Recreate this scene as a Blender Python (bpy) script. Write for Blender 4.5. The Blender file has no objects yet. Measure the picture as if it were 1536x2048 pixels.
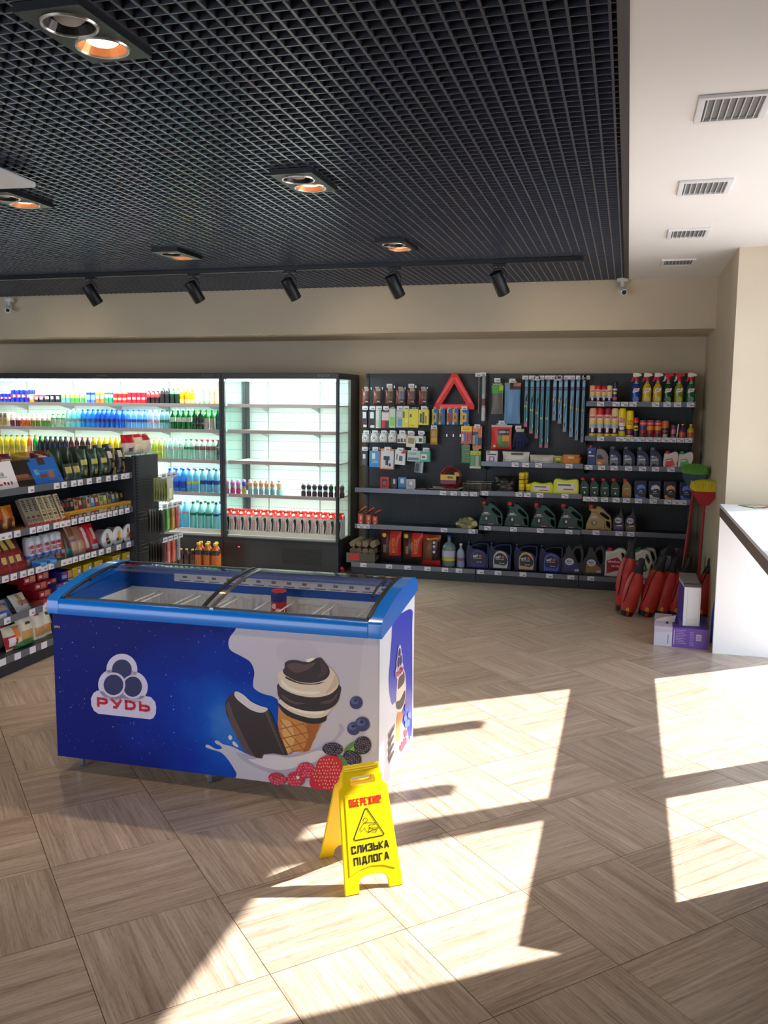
import bpy, bmesh, math, random
from mathutils import Vector, Matrix
from mathutils.geometry import tessellate_polygon
R = random.Random(7)
PI = math.pi
C = bpy.context.scene.collection
SC = bpy.context.scene

# ---------------------------------------------------------------- camera
FOC, CX, CY, CAMH = 1753.1, 768.0, 1024.0, 1.75
_r = Vector((0.96381774, 0.26643518, 0.00822526))
_d = Vector((0.04101342, -0.11773363, -0.99219791))
_f = Vector((-0.26338804, 0.9566353, -0.12440118))
EYE = Vector((0, 0, CAMH))
cam = bpy.data.cameras.new('camera'); co = bpy.data.objects.new('camera', cam); C.objects.link(co)
cam.sensor_fit = 'VERTICAL'; cam.sensor_height = 36; cam.sensor_width = 27; cam.lens = FOC / 2048 * 36
cam.clip_start = .05
co.matrix_world = Matrix(((_r.x, -_d.x, -_f.x, 0), (_r.y, -_d.y, -_f.y, 0), (_r.z, -_d.z, -_f.z, CAMH), (0, 0, 0, 1)))
SC.camera = co
# measuring helpers: a surveyed point of the room from a sight line and a known plane
def sight(x, y): return _f + _r * ((x - CX) / FOC) + _d * ((y - CY) / FOC)
def atY(x, y, Y): v = sight(x, y); return EYE + v * (Y / v.y)
def atX(x, y, X): v = sight(x, y); return EYE + v * (X / v.x)
def atZ(x, y, Z): v = sight(x, y); return EYE + v * ((Z - CAMH) / v.z)

# ---------------------------------------------------------------- light, sky, exposure
SUN_EL = math.radians(43)
SUN_DIR = Vector((-.81 * math.cos(SUN_EL), -.586 * math.cos(SUN_EL), -math.sin(SUN_EL)))
sun = bpy.data.lights.new('sun', 'SUN'); sun.energy = 8.5; sun.angle = math.radians(.6); sun.color = (1, .93, .84)
so = bpy.data.objects.new('sun', sun); C.objects.link(so); so.location = (6, 8, 8)
so.rotation_euler = SUN_DIR.to_track_quat('-Z', 'Y').to_euler()
w = bpy.data.worlds.new('world'); SC.world = w; w.use_nodes = True
bgn = w.node_tree.nodes['Background']
bgn.inputs[0].default_value = (.78, .88, 1, 1); bgn.inputs[1].default_value = 1.9
SC.view_settings.view_transform = 'Standard'; SC.view_settings.look = 'None'
SC.view_settings.gamma = 1; SC.view_settings.use_curve_mapping = False
SC.view_settings.exposure = 1.12
SC.cycles.max_bounces = 8; SC.cycles.transparent_max_bounces = 16
SC.cycles.use_denoising = True
SC.cycles.sample_clamp_indirect = 6

# ---------------------------------------------------------------- materials
def lin(c):
    return tuple(((x / 255) / 12.92 if x / 255 <= .04045 else ((x / 255 + .055) / 1.055) ** 2.4) for x in c)
_m = {}
def mat(c, rough=.5, metal=0., trans=0., emit=0., coat=0., name=None):
    k = (tuple(c), rough, metal, trans, emit, coat)
    if k in _m: return _m[k]
    m = bpy.data.materials.new(name or 'paint_%d_%d_%d' % tuple(int(v) for v in c)); m.use_nodes = True
    nt = m.node_tree; b = nt.nodes['Principled BSDF']; col = (*lin(c), 1)
    b.inputs['Base Color'].default_value = col; b.inputs['Roughness'].default_value = rough
    b.inputs['Metallic'].default_value = metal
    if coat: b.inputs['Coat Weight'].default_value = coat; b.inputs['Coat Roughness'].default_value = .05
    if emit: b.inputs['Emission Color'].default_value = col; b.inputs['Emission Strength'].default_value = emit
    if trans:
        out = nt.nodes['Material Output']; t = nt.nodes.new('ShaderNodeBsdfTransparent'); mx = nt.nodes.new('ShaderNodeMixShader')
        t.inputs[0].default_value = col; mx.inputs[0].default_value = trans
        nt.links.new(b.outputs[0], mx.inputs[1]); nt.links.new(t.outputs[0], mx.inputs[2]); nt.links.new(mx.outputs[0], out.inputs[0])
    _m[k] = m; return m
def glass_mat(name, tint=(.93, .97, .96), refl=.08):
    m = bpy.data.materials.new(name); m.use_nodes = True; nt = m.node_tree; nt.nodes.clear()
    o = nt.nodes.new('ShaderNodeOutputMaterial'); t = nt.nodes.new('ShaderNodeBsdfTransparent'); g = nt.nodes.new('ShaderNodeBsdfGlossy')
    mx = nt.nodes.new('ShaderNodeMixShader'); lw = nt.nodes.new('ShaderNodeLayerWeight'); pw = nt.nodes.new('ShaderNodeMath'); pw.operation = 'POWER'; pw.inputs[1].default_value = 4
    ma = nt.nodes.new('ShaderNodeMath'); ma.operation = 'MULTIPLY_ADD'; ma.inputs[1].default_value = .7; ma.inputs[2].default_value = .02 + refl * .3
    t.inputs[0].default_value = (*tint, 1); g.inputs['Roughness'].default_value = .02
    nt.links.new(lw.outputs['Facing'], pw.inputs[0]); nt.links.new(pw.outputs[0], ma.inputs[0]); nt.links.new(ma.outputs[0], mx.inputs[0])
    nt.links.new(t.outputs[0], mx.inputs[1]); nt.links.new(g.outputs[0], mx.inputs[2]); nt.links.new(mx.outputs[0], o.inputs[0])
    return m
GLASS = glass_mat('clear_glass', (.98, .99, .99), .08)
BLACK = mat((14, 15, 18), .45); DARK = mat((44, 48, 56), .45); DARKER = mat((30, 33, 40), .5)
STEEL = mat((170, 172, 175), .3, .9); WHITE = mat((236, 236, 238), .4); TAG = mat((225, 224, 234), .6)
def nodes_noise(m, scale, detail=4, coord='Object', vec=None):
    nt = m.node_tree; tc = nt.nodes.new('ShaderNodeTexCoord'); mp = nt.nodes.new('ShaderNodeMapping'); n = nt.nodes.new('ShaderNodeTexNoise')
    nt.links.new(tc.outputs[coord], mp.inputs[0]); nt.links.new(mp.outputs[0], n.inputs['Vector']); n.inputs['Scale'].default_value = scale; n.inputs['Detail'].default_value = detail
    if vec: mp.inputs['Scale'].default_value = vec
    return n
def wall_mat(name, c, amt=.06, bump=.03):
    m = bpy.data.materials.new(name); m.use_nodes = True; nt = m.node_tree; b = nt.nodes['Principled BSDF']; b.inputs['Roughness'].default_value = .75
    n = nodes_noise(m, 1.3); r = nt.nodes.new('ShaderNodeValToRGB'); a = lin(c); r.color_ramp.elements[0].position = .3; r.color_ramp.elements[1].position = .7
    r.color_ramp.elements[0].color = (*[v * (1 - amt) for v in a], 1); r.color_ramp.elements[1].color = (*[min(1, v * (1 + amt)) for v in a], 1)
    nt.links.new(n.outputs[0], r.inputs[0]); nt.links.new(r.outputs[0], b.inputs['Base Color'])
    n2 = nodes_noise(m, 220, 2); bp = nt.nodes.new('ShaderNodeBump'); bp.inputs['Strength'].default_value = bump
    nt.links.new(n2.outputs[0], bp.inputs['Height']); nt.links.new(bp.outputs[0], b.inputs['Normal'])
    return m
WALL = wall_mat('beige_wall', (203, 188, 165)); CEIL = wall_mat('white_ceiling', (232, 229, 228), .02)
def tile_mat():
    m = bpy.data.materials.new('wood_grain_tile'); m.use_nodes = True; nt = m.node_tree; b = nt.nodes['Principled BSDF']; L = nt.links.new
    tc = nt.nodes.new('ShaderNodeTexCoord'); oi = nt.nodes.new('ShaderNodeObjectInfo')
    def band(sx, sy, sc, det, dist):
        mp = nt.nodes.new('ShaderNodeMapping'); mp.inputs['Scale'].default_value = (sx, sy, 1); n = nt.nodes.new('ShaderNodeTexNoise'); n.noise_dimensions = '4D'
        mu = nt.nodes.new('ShaderNodeMath'); mu.operation = 'MULTIPLY'; mu.inputs[1].default_value = 37
        L(tc.outputs['Object'], mp.inputs[0]); L(mp.outputs[0], n.inputs['Vector']); L(oi.outputs['Random'], mu.inputs[0]); L(mu.outputs[0], n.inputs['W'])
        n.inputs['Scale'].default_value = sc; n.inputs['Detail'].default_value = det; n.inputs['Distortion'].default_value = dist; return n
    big = band(.05, 1, 24, 3, .25); fine = band(.035, 1, 130, 5, .15); speck = band(.12, 1, 230, 2, 0)
    r1 = nt.nodes.new('ShaderNodeValToRGB'); e = r1.color_ramp.elements
    e[0].position = .3; e[0].color = (*lin((130, 111, 96)), 1); e[1].position = .72; e[1].color = (*lin((212, 198, 184)), 1)
    q = e.new(.5); q.color = (*lin((177, 158, 142)), 1)
    a = nt.nodes.new('ShaderNodeMath'); a.operation = 'MULTIPLY_ADD'; a.inputs[1].default_value = .55
    s = nt.nodes.new('ShaderNodeMath'); s.operation = 'MULTIPLY'; s.inputs[1].default_value = .45
    L(big.outputs[0], s.inputs[0]); L(fine.outputs[0], a.inputs[0]); L(s.outputs[0], a.inputs[2]); L(a.outputs[0], r1.inputs[0])
    r2 = nt.nodes.new('ShaderNodeValToRGB'); r2.color_ramp.elements[0].position = .33; r2.color_ramp.elements[0].color = (.62, .56, .5, 1); r2.color_ramp.elements[1].position = .42; r2.color_ramp.elements[1].color = (1, 1, 1, 1)
    L(speck.outputs[0], r2.inputs[0])
    mx = nt.nodes.new('ShaderNodeMix'); mx.data_type = 'RGBA'; mx.blend_type = 'MULTIPLY'; mx.inputs[0].default_value = .6
    L(r1.outputs[0], mx.inputs[6]); L(r2.outputs[0], mx.inputs[7])
    hv = nt.nodes.new('ShaderNodeHueSaturation'); vm = nt.nodes.new('ShaderNodeMath'); vm.operation = 'MULTIPLY_ADD'; vm.inputs[1].default_value = .16; vm.inputs[2].default_value = .92
    L(oi.outputs['Random'], vm.inputs[0]); L(vm.outputs[0], hv.inputs['Value']); L(mx.outputs[2], hv.inputs['Color']); L(hv.outputs[0], b.inputs['Base Color'])
    b.inputs['Roughness'].default_value = .3; b.inputs['Specular IOR Level'].default_value = .45
    bp = nt.nodes.new('ShaderNodeBump'); bp.inputs['Strength'].default_value = .08; bp.inputs['Distance'].default_value = .002
    L(fine.outputs[0], bp.inputs['Height']); L(bp.outputs[0], b.inputs['Normal'])
    return m
TILE = tile_mat()
def perf_mat(name, c, c2, sx, sz, rad, axis='XZ', rough=.5):
    """sheet metal with rows of punched holes"""
    m = bpy.data.materials.new(name); m.use_nodes = True; nt = m.node_tree; b = nt.nodes['Principled BSDF']; L = nt.links.new; b.inputs['Roughness'].default_value = rough
    tc = nt.nodes.new('ShaderNodeTexCoord'); sp = nt.nodes.new('ShaderNodeSeparateXYZ'); L(tc.outputs['Object'], sp.inputs[0])
    def frac(o, s):
        d = nt.nodes.new('ShaderNodeMath'); d.operation = 'DIVIDE'; d.inputs[1].default_value = s; f = nt.nodes.new('ShaderNodeMath'); f.operation = 'FRACT'
        u = nt.nodes.new('ShaderNodeMath'); u.operation = 'SUBTRACT'; u.inputs[1].default_value = .5; ab = nt.nodes.new('ShaderNodeMath'); ab.operation = 'ABSOLUTE'
        L(sp.outputs[o], d.inputs[0]); L(d.outputs[0], f.inputs[0]); L(f.outputs[0], u.inputs[0]); L(u.outputs[0], ab.inputs[0]); return ab
    a = frac(axis[0], sx); z = frac(axis[1], sz)
    la = nt.nodes.new('ShaderNodeMath'); la.operation = 'LESS_THAN'; la.inputs[1].default_value = rad[0]; L(a.outputs[0], la.inputs[0])
    lz = nt.nodes.new('ShaderNodeMath'); lz.operation = 'LESS_THAN'; lz.inputs[1].default_value = rad[1]; L(z.outputs[0], lz.inputs[0])
    mm = nt.nodes.new('ShaderNodeMath'); mm.operation = 'MULTIPLY'; L(la.outputs[0], mm.inputs[0]); L(lz.outputs[0], mm.inputs[1])
    mx = nt.nodes.new('ShaderNodeMix'); mx.data_type = 'RGBA'; mx.inputs[6].default_value = (*lin(c), 1); mx.inputs[7].default_value = (*lin(c2), 1)
    L(mm.outputs[0], mx.inputs[0]); L(mx.outputs[2], b.inputs['Base Color']); return m
PEG = perf_mat('perforated_dark_panel', (48, 52, 60), (16, 17, 22), .025, .025, (.12, .3))
COOLBACK = perf_mat('white_slotted_liner', (222, 238, 232), (120, 140, 138), .028, .105, (.3, .022))
SLOT = perf_mat('slotted_upright', (52, 56, 64), (12, 13, 16), 1, .025, (.6, .25))

# ---------------------------------------------------------------- mesh helpers
class MB:
    def __init__(s): s.v = []; s.f = []; s.m = []; s.mats = []
    def mi(s, m):
        if m not in s.mats: s.mats.append(m)
        return s.mats.index(m)
    def add(s, vs, fs, m):
        k = len(s.v); s.v += [tuple(v) for v in vs]
        for i, f in enumerate(fs):
            s.f.append(tuple(k + a for a in f)); s.m.append(s.mi(m[i] if isinstance(m, list) else m))
        return s
    def box(s, x0, x1, y0, y1, z0, z1, m):
        vs = [(x, y, z) for z in (z0, z1) for y in (y0, y1) for x in (x0, x1)]
        return s.add(vs, [(0, 2, 3, 1), (4, 5, 7, 6), (0, 1, 5, 4), (2, 6, 7, 3), (0, 4, 6, 2), (1, 3, 7, 5)], m)
    def quad(s, a, b, c, d, m): return s.add([a, b, c, d], [(0, 1, 2, 3)], m)
    def lathe(s, prof, m, n=16, c=(0, 0, 0), colf=None, squash=1, caps=True):
        """prof: (r, z) list; colf(k, angle) picks the material of ring k"""
        vs = []; fs = []; ms = []
        for r, z in prof:
            for i in range(n):
                a = 2 * PI * i / n; vs.append((c[0] + r * math.sin(a), c[1] - r * math.cos(a) * squash, c[2] + z))
        for k in range(len(prof) - 1):
            for i in range(n):
                j = (i + 1) % n; fs.append((k * n + i, k * n + j, (k + 1) * n + j, (k + 1) * n + i))
                an = (i + .5) / n; an = an if an < .5 else an - 1
                ms.append(colf(k, an) if colf else m)
        if not caps: return s.add(vs, fs, ms)
        fs.append(tuple(reversed(range(n)))); ms.append(colf(0, .5) if colf else m)
        fs.append(tuple((len(prof) - 1) * n + i for i in range(n))); ms.append(colf(len(prof) - 2, .5) if colf else m)
        return s.add(vs, fs, ms)
    def tube(s, pts, r, m, n=6, closed=False):
        pts = [Vector(p) for p in pts]; vs = []; fs = []; N = len(pts)
        up = Vector((0, 0, 1))
        for i, p in enumerate(pts):
            t = (pts[(i + 1) % N] - pts[i - 1]) if closed else (pts[min(i + 1, N - 1)] - pts[max(i - 1, 0)])
            t.normalize(); a = t.cross(up)
            if a.length < .05: a = t.cross(Vector((0, 1, 0)))
            a.normalize(); b = t.cross(a)
            rr = r[i] if isinstance(r, (list, tuple)) else r
            for k in range(n): an = 2 * PI * k / n; vs.append(p + a * rr * math.cos(an) + b * rr * math.sin(an))
        for i in range(N if closed else N - 1):
            j = (i + 1) % N
            for k in range(n): l = (k + 1) % n; fs.append((i * n + k, i * n + l, j * n + l, j * n + k))
        if not closed: fs += [tuple(reversed(range(n))), tuple((N - 1) * n + k for k in range(n))]
        return s.add(vs, fs, m)
    def poly(s, pts, m, y=0., f=None):
        """flat filled outline of (x, z) points standing in the plane y (front towards -y); f maps (x,z)->3d"""
        f = f or (lambda a, b: (a, y, b))
        P = [Vector((a, b, 0)) for a, b in pts]
        area = sum(P[i].x * P[(i + 1) % len(P)].y - P[(i + 1) % len(P)].x * P[i].y for i in range(len(P)))
        if area < 0: P.reverse()
        tris = tessellate_polygon([P]); fs = []
        for t in tris:
            a, b, c = [P[i] for i in t]
            fs.append(tuple(t) if (b - a).cross(c - a).z > 0 else tuple(reversed(t)))
        return s.add([f(p.x, p.y) for p in P], fs, m)
    def prism(s, pts, y0, y1, m, axis='y'):
        P = list(pts); n = len(P)
        area = sum(P[i][0] * P[(i + 1) % n][1] - P[(i + 1) % n][0] * P[i][1] for i in range(n))
        if area < 0: P.reverse()
        g = {'y': lambda a, b, t: (a, t, b), 'x': lambda a, b, t: (t, a, b), 'z': lambda a, b, t: (a, b, t)}[axis]
        V = [Vector((a, b, 0)) for a, b in P]; tris = tessellate_polygon([V])
        fs = [tuple(t) if (V[t[1]] - V[t[0]]).cross(V[t[2]] - V[t[0]]).z > 0 else tuple(reversed(t)) for t in tris]
        back = [tuple(n + a for a in reversed(f)) for f in fs]
        side = [(i, i + n, (i + 1) % n + n, (i + 1) % n) for i in range(n)]
        return s.add([g(a, b, y0) for a, b in P] + [g(a, b, y1) for a, b in P], fs + back + side, m)
    def mesh(s, name, smooth=40):
        me = bpy.data.meshes.new(name); me.from_pydata(s.v, [], s.f)
        for m in s.mats: me.materials.append(m)
        me.polygons.foreach_set('material_index', s.m)
        if smooth:
            me.shade_smooth(); me.set_sharp_from_angle(angle=math.radians(smooth))
        me.update(); return me
    def build(s, name, parent=None, smooth=40, bevel=0, fix=False, **k):
        me = s.mesh(name, smooth)
        if fix:
            bm = bmesh.new(); bm.from_mesh(me); bmesh.ops.recalc_face_normals(bm, faces=bm.faces); bm.to_mesh(me); bm.free()
        o = link(name, me, parent)
        if bevel:
            b = o.modifiers.new('bevel', 'BEVEL'); b.width = bevel; b.segments = 2; b.limit_method = 'ANGLE'; b.angle_limit = math.radians(50)
        for a, v in k.items(): o[a] = v
        return o
CH = {}   # parts of each thing, for copying
def link(name, me, parent=None, loc=None):
    o = bpy.data.objects.new(name, me); C.objects.link(o)
    if parent: o.parent = parent; CH.setdefault(parent.name, []).append(o)
    if loc: o.location = loc
    return o
def tag(o, label, cat, group=None, kind=None):
    o['label'] = label; o['category'] = cat
    if group: o['group'] = group
    if kind: o['kind'] = kind
    return o
def thing(name, label=None, cat=None, loc=(0, 0, 0), rz=0, group=None):
    o = bpy.data.objects.new(name, None); C.objects.link(o); o.empty_display_size = .05
    o.location = loc; o.rotation_euler = (0, 0, rz)
    if label: tag(o, label, cat, group)
    return o
def struct(o): o['kind'] = 'structure'; return o
def copy_tree(o, parent=None):
    c = o.copy(); C.objects.link(c); c.parent = parent
    for ch in CH.get(o.name, ()): copy_tree(ch, c)
    return c
def catmull(pts, k=6, closed=True):
    out = []; n = len(pts)
    for i in range(n if closed else n - 1):
        g = (lambda j: pts[j % n]) if closed else (lambda j: pts[max(0, min(n - 1, j))])
        p0, p1, p2, p3 = g(i - 1), g(i), g(i + 1), g(i + 2)
        for q in range(k):
            t = q / k
            out.append(tuple(.5 * (2 * b + (c - a) * t + (2 * a - 5 * b + 4 * c - d) * t * t + (3 * b - a - 3 * c + d) * t ** 3) for a, b, c, d in zip(p0, p1, p2, p3)))
    if not closed: out.append(tuple(pts[-1]))
    return out
def rrect(x0, z0, x1, z1, r, k=4):
    o = []
    for cx, cz, a in ((x1 - r, z1 - r, 0), (x0 + r, z1 - r, 90), (x0 + r, z0 + r, 180), (x1 - r, z0 + r, 270)):
        for i in range(k + 1): t = math.radians(a + 90 * i / k); o.append((cx + r * math.cos(t), cz + r * math.sin(t)))
    return o
def ell(cx, cz, rx, rz, n=20, rot=0): return [(cx + rx * math.cos(2 * PI * i / n) * math.cos(rot) - rz * math.sin(2 * PI * i / n) * math.sin(rot), cz + rx * math.cos(2 * PI * i / n) * math.sin(rot) + rz * math.sin(2 * PI * i / n) * math.cos(rot)) for i in range(n)]
def plate_mesh(name, outline, holes, depth, bevel, m, sharp=35):
    """moulded slab with real holes: (x,z) outlines, thickness along y, rounded edges"""
    cu = bpy.data.curves.new(name, 'CURVE'); cu.dimensions = '2D'; cu.fill_mode = 'BOTH'; cu.extrude = max(0, depth / 2 - bevel); cu.bevel_depth = bevel; cu.bevel_resolution = 1
    cu.offset = -bevel
    for pl in [outline] + holes:
        sp = cu.splines.new('POLY'); sp.points.add(len(pl) - 1); sp.use_cyclic_u = True
        for i, (a, b) in enumerate(pl): sp.points[i].co = (a, b, 0, 1)
    o = bpy.data.objects.new(name, cu); C.objects.link(o)
    dg = bpy.context.evaluated_depsgraph_get(); me = bpy.data.meshes.new_from_object(o.evaluated_get(dg))
    bpy.data.objects.remove(o); bpy.data.curves.remove(cu)
    me.transform(Matrix.Rotation(PI / 2, 4, 'X')); me.materials.clear(); me.materials.append(m); me.name = name
    me.shade_smooth(); me.set_sharp_from_angle(angle=math.radians(sharp))
    return me
_t = {}
def text_mesh(s, w, h, m, bold=0., shear=0.):
    """lettering fitted into w x h, centred, standing in the xz plane facing -y"""
    k = (s, round(w, 4), round(h, 4), m.name, bold, shear)
    if k in _t: return _t[k]
    cu = bpy.data.curves.new('lettering', 'FONT'); cu.body = s; cu.size = 1; cu.offset = bold; cu.shear = shear; cu.resolution_u = 3; cu.extrude = .0
    o = bpy.data.objects.new('lettering', cu); C.objects.link(o)
    dg = bpy.context.evaluated_depsgraph_get(); me = bpy.data.meshes.new_from_object(o.evaluated_get(dg))
    bpy.data.objects.remove(o); bpy.data.curves.remove(cu)
    xs = [v.co.x for v in me.vertices]; ys = [v.co.y for v in me.vertices]
    if xs:
        x0, x1, y0, y1 = min(xs), max(xs), min(ys), max(ys)
        for v in me.vertices: v.co = ((v.co.x - (x0 + x1) / 2) * w / max(1e-6, x1 - x0), 0, (v.co.y - (y0 + y1) / 2) * h / max(1e-6, y1 - y0))
    me.materials.clear(); me.materials.append(m); me.name = 'lettering'; _t[k] = me; return me
def text(s, w, h, m, parent, loc, rot=(0, 0, 0), bold=0., name='lettering', shear=0.):
    o = link(name, text_mesh(s, w, h, m, bold, shear), parent, loc); o.rotation_euler = rot; return o

GLY = {'О': [[(0, 0), (1, 0), (1, 1), (0, 1), (0, 0)]], 'Б': [[(1, 1), (0, 1), (0, 0), (1, 0), (1, .56), (0, .56)]], 'Е': [[(1, 1), (0, 1), (0, 0), (1, 0)], [(0, .5), (.85, .5)]], 'Р': [[(0, 0), (0, 1), (1, 1), (1, .42), (0, .42)]],
    'Ж': [[(.5, 0), (.5, 1)], [(0, 1), (.4, .5), (0, 0)], [(1, 1), (.6, .5), (1, 0)]], 'Н': [[(0, 0), (0, 1)], [(1, 0), (1, 1)], [(0, .5), (1, .5)]], '!': [[(.5, 1), (.5, .4)], [(.5, .06), (.5, 0)]], 'С': [[(1, .68), (1, 1), (0, 1), (0, 0), (1, 0), (1, .32)]],
    'Л': [[(0, 0), (.14, .1), (.25, 1), (1, 1), (1, 0)]], 'И': [[(0, 1), (0, 0)], [(1, 1), (1, 0)], [(0, .05), (1, .95)]], 'З': [[(0, .78), (0, 1), (1, 1), (1, 0), (0, 0), (0, .22)], [(.35, .52), (1, .52)]], 'Ь': [[(0, 1), (0, 0), (1, 0), (1, .5), (0, .5)]],
    'К': [[(0, 0), (0, 1)], [(1, 1), (.1, .5), (1, 0)]], 'А': [[(0, 0), (.38, 1), (.62, 1), (1, 0)], [(.2, .25), (.8, .25)]], 'П': [[(0, 0), (0, 1), (1, 1), (1, 0)]], 'І': [[(.5, 0), (.5, 1)]], 'Д': [[(.2, .12), (.3, 1), (.85, 1), (.85, .12)], [(0, -.12), (0, .12), (1, .12), (1, -.12)]], 'Г': [[(0, 0), (0, 1), (1, 1)]],
    'У': [[(0, 1), (.6, .38)], [(1, 1), (.62, .3), (.42, 0), (.1, 0)]], 'D': [[(0, 0), (0, 1), (.5, 1), (.86, .86), (1, .5), (.86, .14), (.5, 0), (0, 0)]], 'b': [[(0, 1), (0, 0), (.6, 0), (.95, .1), (1, .3), (.95, .5), (.6, .6), (0, .6)]], 'P': [[(0, 0), (0, 1), (.6, 1), (.95, .9), (1, .7), (.95, .5), (.6, .4), (0, .4)]]}
def bold_text(s, w, h, m, parent, loc, rot=(0, 0, 0), tk=.2, gap=.16, name='lettering'):
    """heavy block lettering drawn with straight strokes, centred, facing -y"""
    rel = {'!': .35, 'І': .38, 'Ж': 1.35, 'Д': 1.1, 'П': 1}; ws = [rel.get(c, 1) for c in s]; u = w / (sum(ws) + gap * (len(s) - 1)); x = -w / 2; M_ = MB(); t = tk * h / 2
    for c, wr in zip(s, ws):
        cw = wr * u
        for st in GLY[c]:
            P = [Vector((x + t + a * (cw - 2 * t), -h / 2 + t + b * (h - 2 * t))) for a, b in st]
            for i in range(len(P) - 1):
                a, b = P[i], P[i + 1]; d = (b - a).normalized(); n = Vector((-d.y, d.x)) * t; cl = st[0] == st[-1]; e0, e1 = [(0 if q in (0, len(P) - 1) and not cl else (.98 if abs(d.x * d.y) < .01 else .3)) for q in (i, i + 1)]; a2, b2 = a - d * t * (e0 or (1 if P[i].y - t < -h / 2 + .001 or P[i].y + t > h / 2 - .001 else 0)), b + d * t * (e1 or (1 if abs(d.y) > .9 and (P[i + 1].y - t < -h / 2 + .001 or P[i + 1].y + t > h / 2 - .001) else 0))
                M_.quad(*[(p.x, 0, p.y) for p in (a2 - n, b2 - n, b2 + n, a2 + n)], m)
        x += cw + gap * u
    o = M_.build(name, parent, 0); o.location = loc; o.rotation_euler = rot; return o

ORD = 'first second third fourth fifth sixth seventh eighth ninth tenth eleventh twelfth thirteenth fourteenth fifteenth sixteenth seventeenth eighteenth nineteenth twentieth'.split()
def ordl(i, n, desc, place, frm='from the left'):
    if n == 1: return '%s %s' % (desc, place)
    if n == 2: return ('left ' if i == 0 else 'right ') + '%s of two %s' % (desc, place)
    if i == 0 and frm == 'from the left': return 'leftmost %s %s' % (desc, place)
    if i == n - 1 and frm == 'from the left': return 'rightmost %s %s' % (desc, place)
    return '%s %s %s %s' % (ORD[i] if i < 20 else str(i), desc, frm, place)
def fit(l):
    for a, b in ((' on the ', ' on '), (' in the ', ' in '), (' from the left', ' from left'), (' of the ', ' of '), (' and ', ' '), (' in back row,', ', back row,')):
        if len(l.split()) <= 16: break
        l = l.replace(a, b)
    return l
PROTO = {}
def put(key, builder, name, loc, rz=0, label='', cat='', group=None, sc=None, rx=0, ry=0):
    """first use builds the thing, later uses copy it with its parts; returns its root"""
    if key not in PROTO:
        o = builder(name); PROTO[key] = o
    else: o = copy_tree(PROTO[key])
    o.location = loc; o.rotation_euler = (rx, ry, rz); o.scale = sc or (1, 1, 1)
    if o.get('group'): del o['group']
    return tag(o, fit(label), cat, group)
# ================================================================ THE ROOM
ZC = 2.835                      # ceiling
YB, YBEAM, ZBEAM = 9.10, 8.18, 2.403   # back wall, beam face, beam underside
XS, YCOL = .70, 6.68            # side return and column face on the right
def sbox(name, x0, x1, y0, y1, z0, z1, m, kind='structure', parent=None):
    o = MB().box(x0, x1, y0, y1, z0, z1, m).build(name, parent, 0)
    if kind and not parent: o['kind'] = kind
    return o
GROUT = mat((118, 104, 92), .8)
fl = sbox('floor', -9, 4, -3.5, 9.3, -.12, -.012, GROUT)
TS = .488; HD = TS / math.sqrt(2)
tm = MB().box(-TS / 2 + .0012, TS / 2 - .0012, -TS / 2 + .0012, TS / 2 - .0012, -.011, 0, TILE).mesh('tile', 0)
cnt = 0
spots = []
for i in range(-16, 8):
    for j in range(-14, 22):
        if (i + j) % 2: continue
        # tile centres sit half a diagonal from the surveyed joint at (-.30, 3.01)
        spots.append((-.30 + HD * i, 3.01 + HD * (j + 1), i % 2))
spots = [p for p in spots if -4.6 < p[0] < 1.5 and .9 < p[1] < 9.2]
spots.sort(key=lambda p: math.hypot(p[0], p[1]))
for x, y, par in spots[:300]:
    o = link('tile', tm, fl, (x, y, 0)); o.rotation_euler = (0, 0, math.radians(45 + 90 * par))
rest = MB()
for i in range(-30, 14):
    for j in range(-22, 22):
        if (i + j) % 2: continue
        x, y = -.30 + HD * i, 3.01 + HD * (j + 1)
        if -4.6 < x < 1.5 and .9 < y < 9.2 or not (-8.6 < x < 3.6 and -3 < y < 9.0): continue
        h = HD - .0017; rest.add([(x, y - h, 0), (x + h, y, 0), (x, y + h, 0), (x - h, y, 0)], [(0, 1, 2, 3)], TILE)
rest.build('distant_tiles', fl, 0)['kind'] = 'stuff'

sbox('wall_back', -9, 1.4, YB, YB + .15, 0, 3.3, WALL)
sbox('trim_1', -9, XS, YBEAM, YB, ZBEAM, 3.3, WALL)               # the deep bulkhead over the shelving
sbox('wall_left', -9.1, -9, -3.5, 9.2, 0, 3.3, WALL)
sbox('wall_right', XS, 1.4, YCOL, YB, 0, 3.3, WALL)                # return wall with the column face
# street window wall on the right, out of view but it lets the sun in
FR = mat((70, 72, 76), .4, .3); XW = 1.2
wr = MB()
wr.box(XW, XW + .12, 6.51, YCOL, 0, 3.0, FR); wr.box(XW, XW + .12, 4.72, 4.86, 0, 2.90, FR); wr.box(XW, XW + .12, -1.4, 3.64, 0, 2.90, FR)
wr.box(XW, XW + .12, -1.4, YCOL, 2.90, 3.3, FR)
wo = wr.build('window_1', None, 0); wo['kind'] = 'structure'
for y in (5.147, 6.0): MB().box(XW - .02, XW + .04, y - .05, y + .05, 2.22, 2.90, FR).build('shadow_bar', wo, 0)  # unseen bars added to cast the two short shadows on the floor
sbox('window_pane', XW + .05, XW + .058, 3.64, 4.72, 0, 2.90, GLASS, None, wo); sbox('window_pane', XW + .05, XW + .058, 4.86, 6.51, 0, 2.90, GLASS, None, wo)

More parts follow.
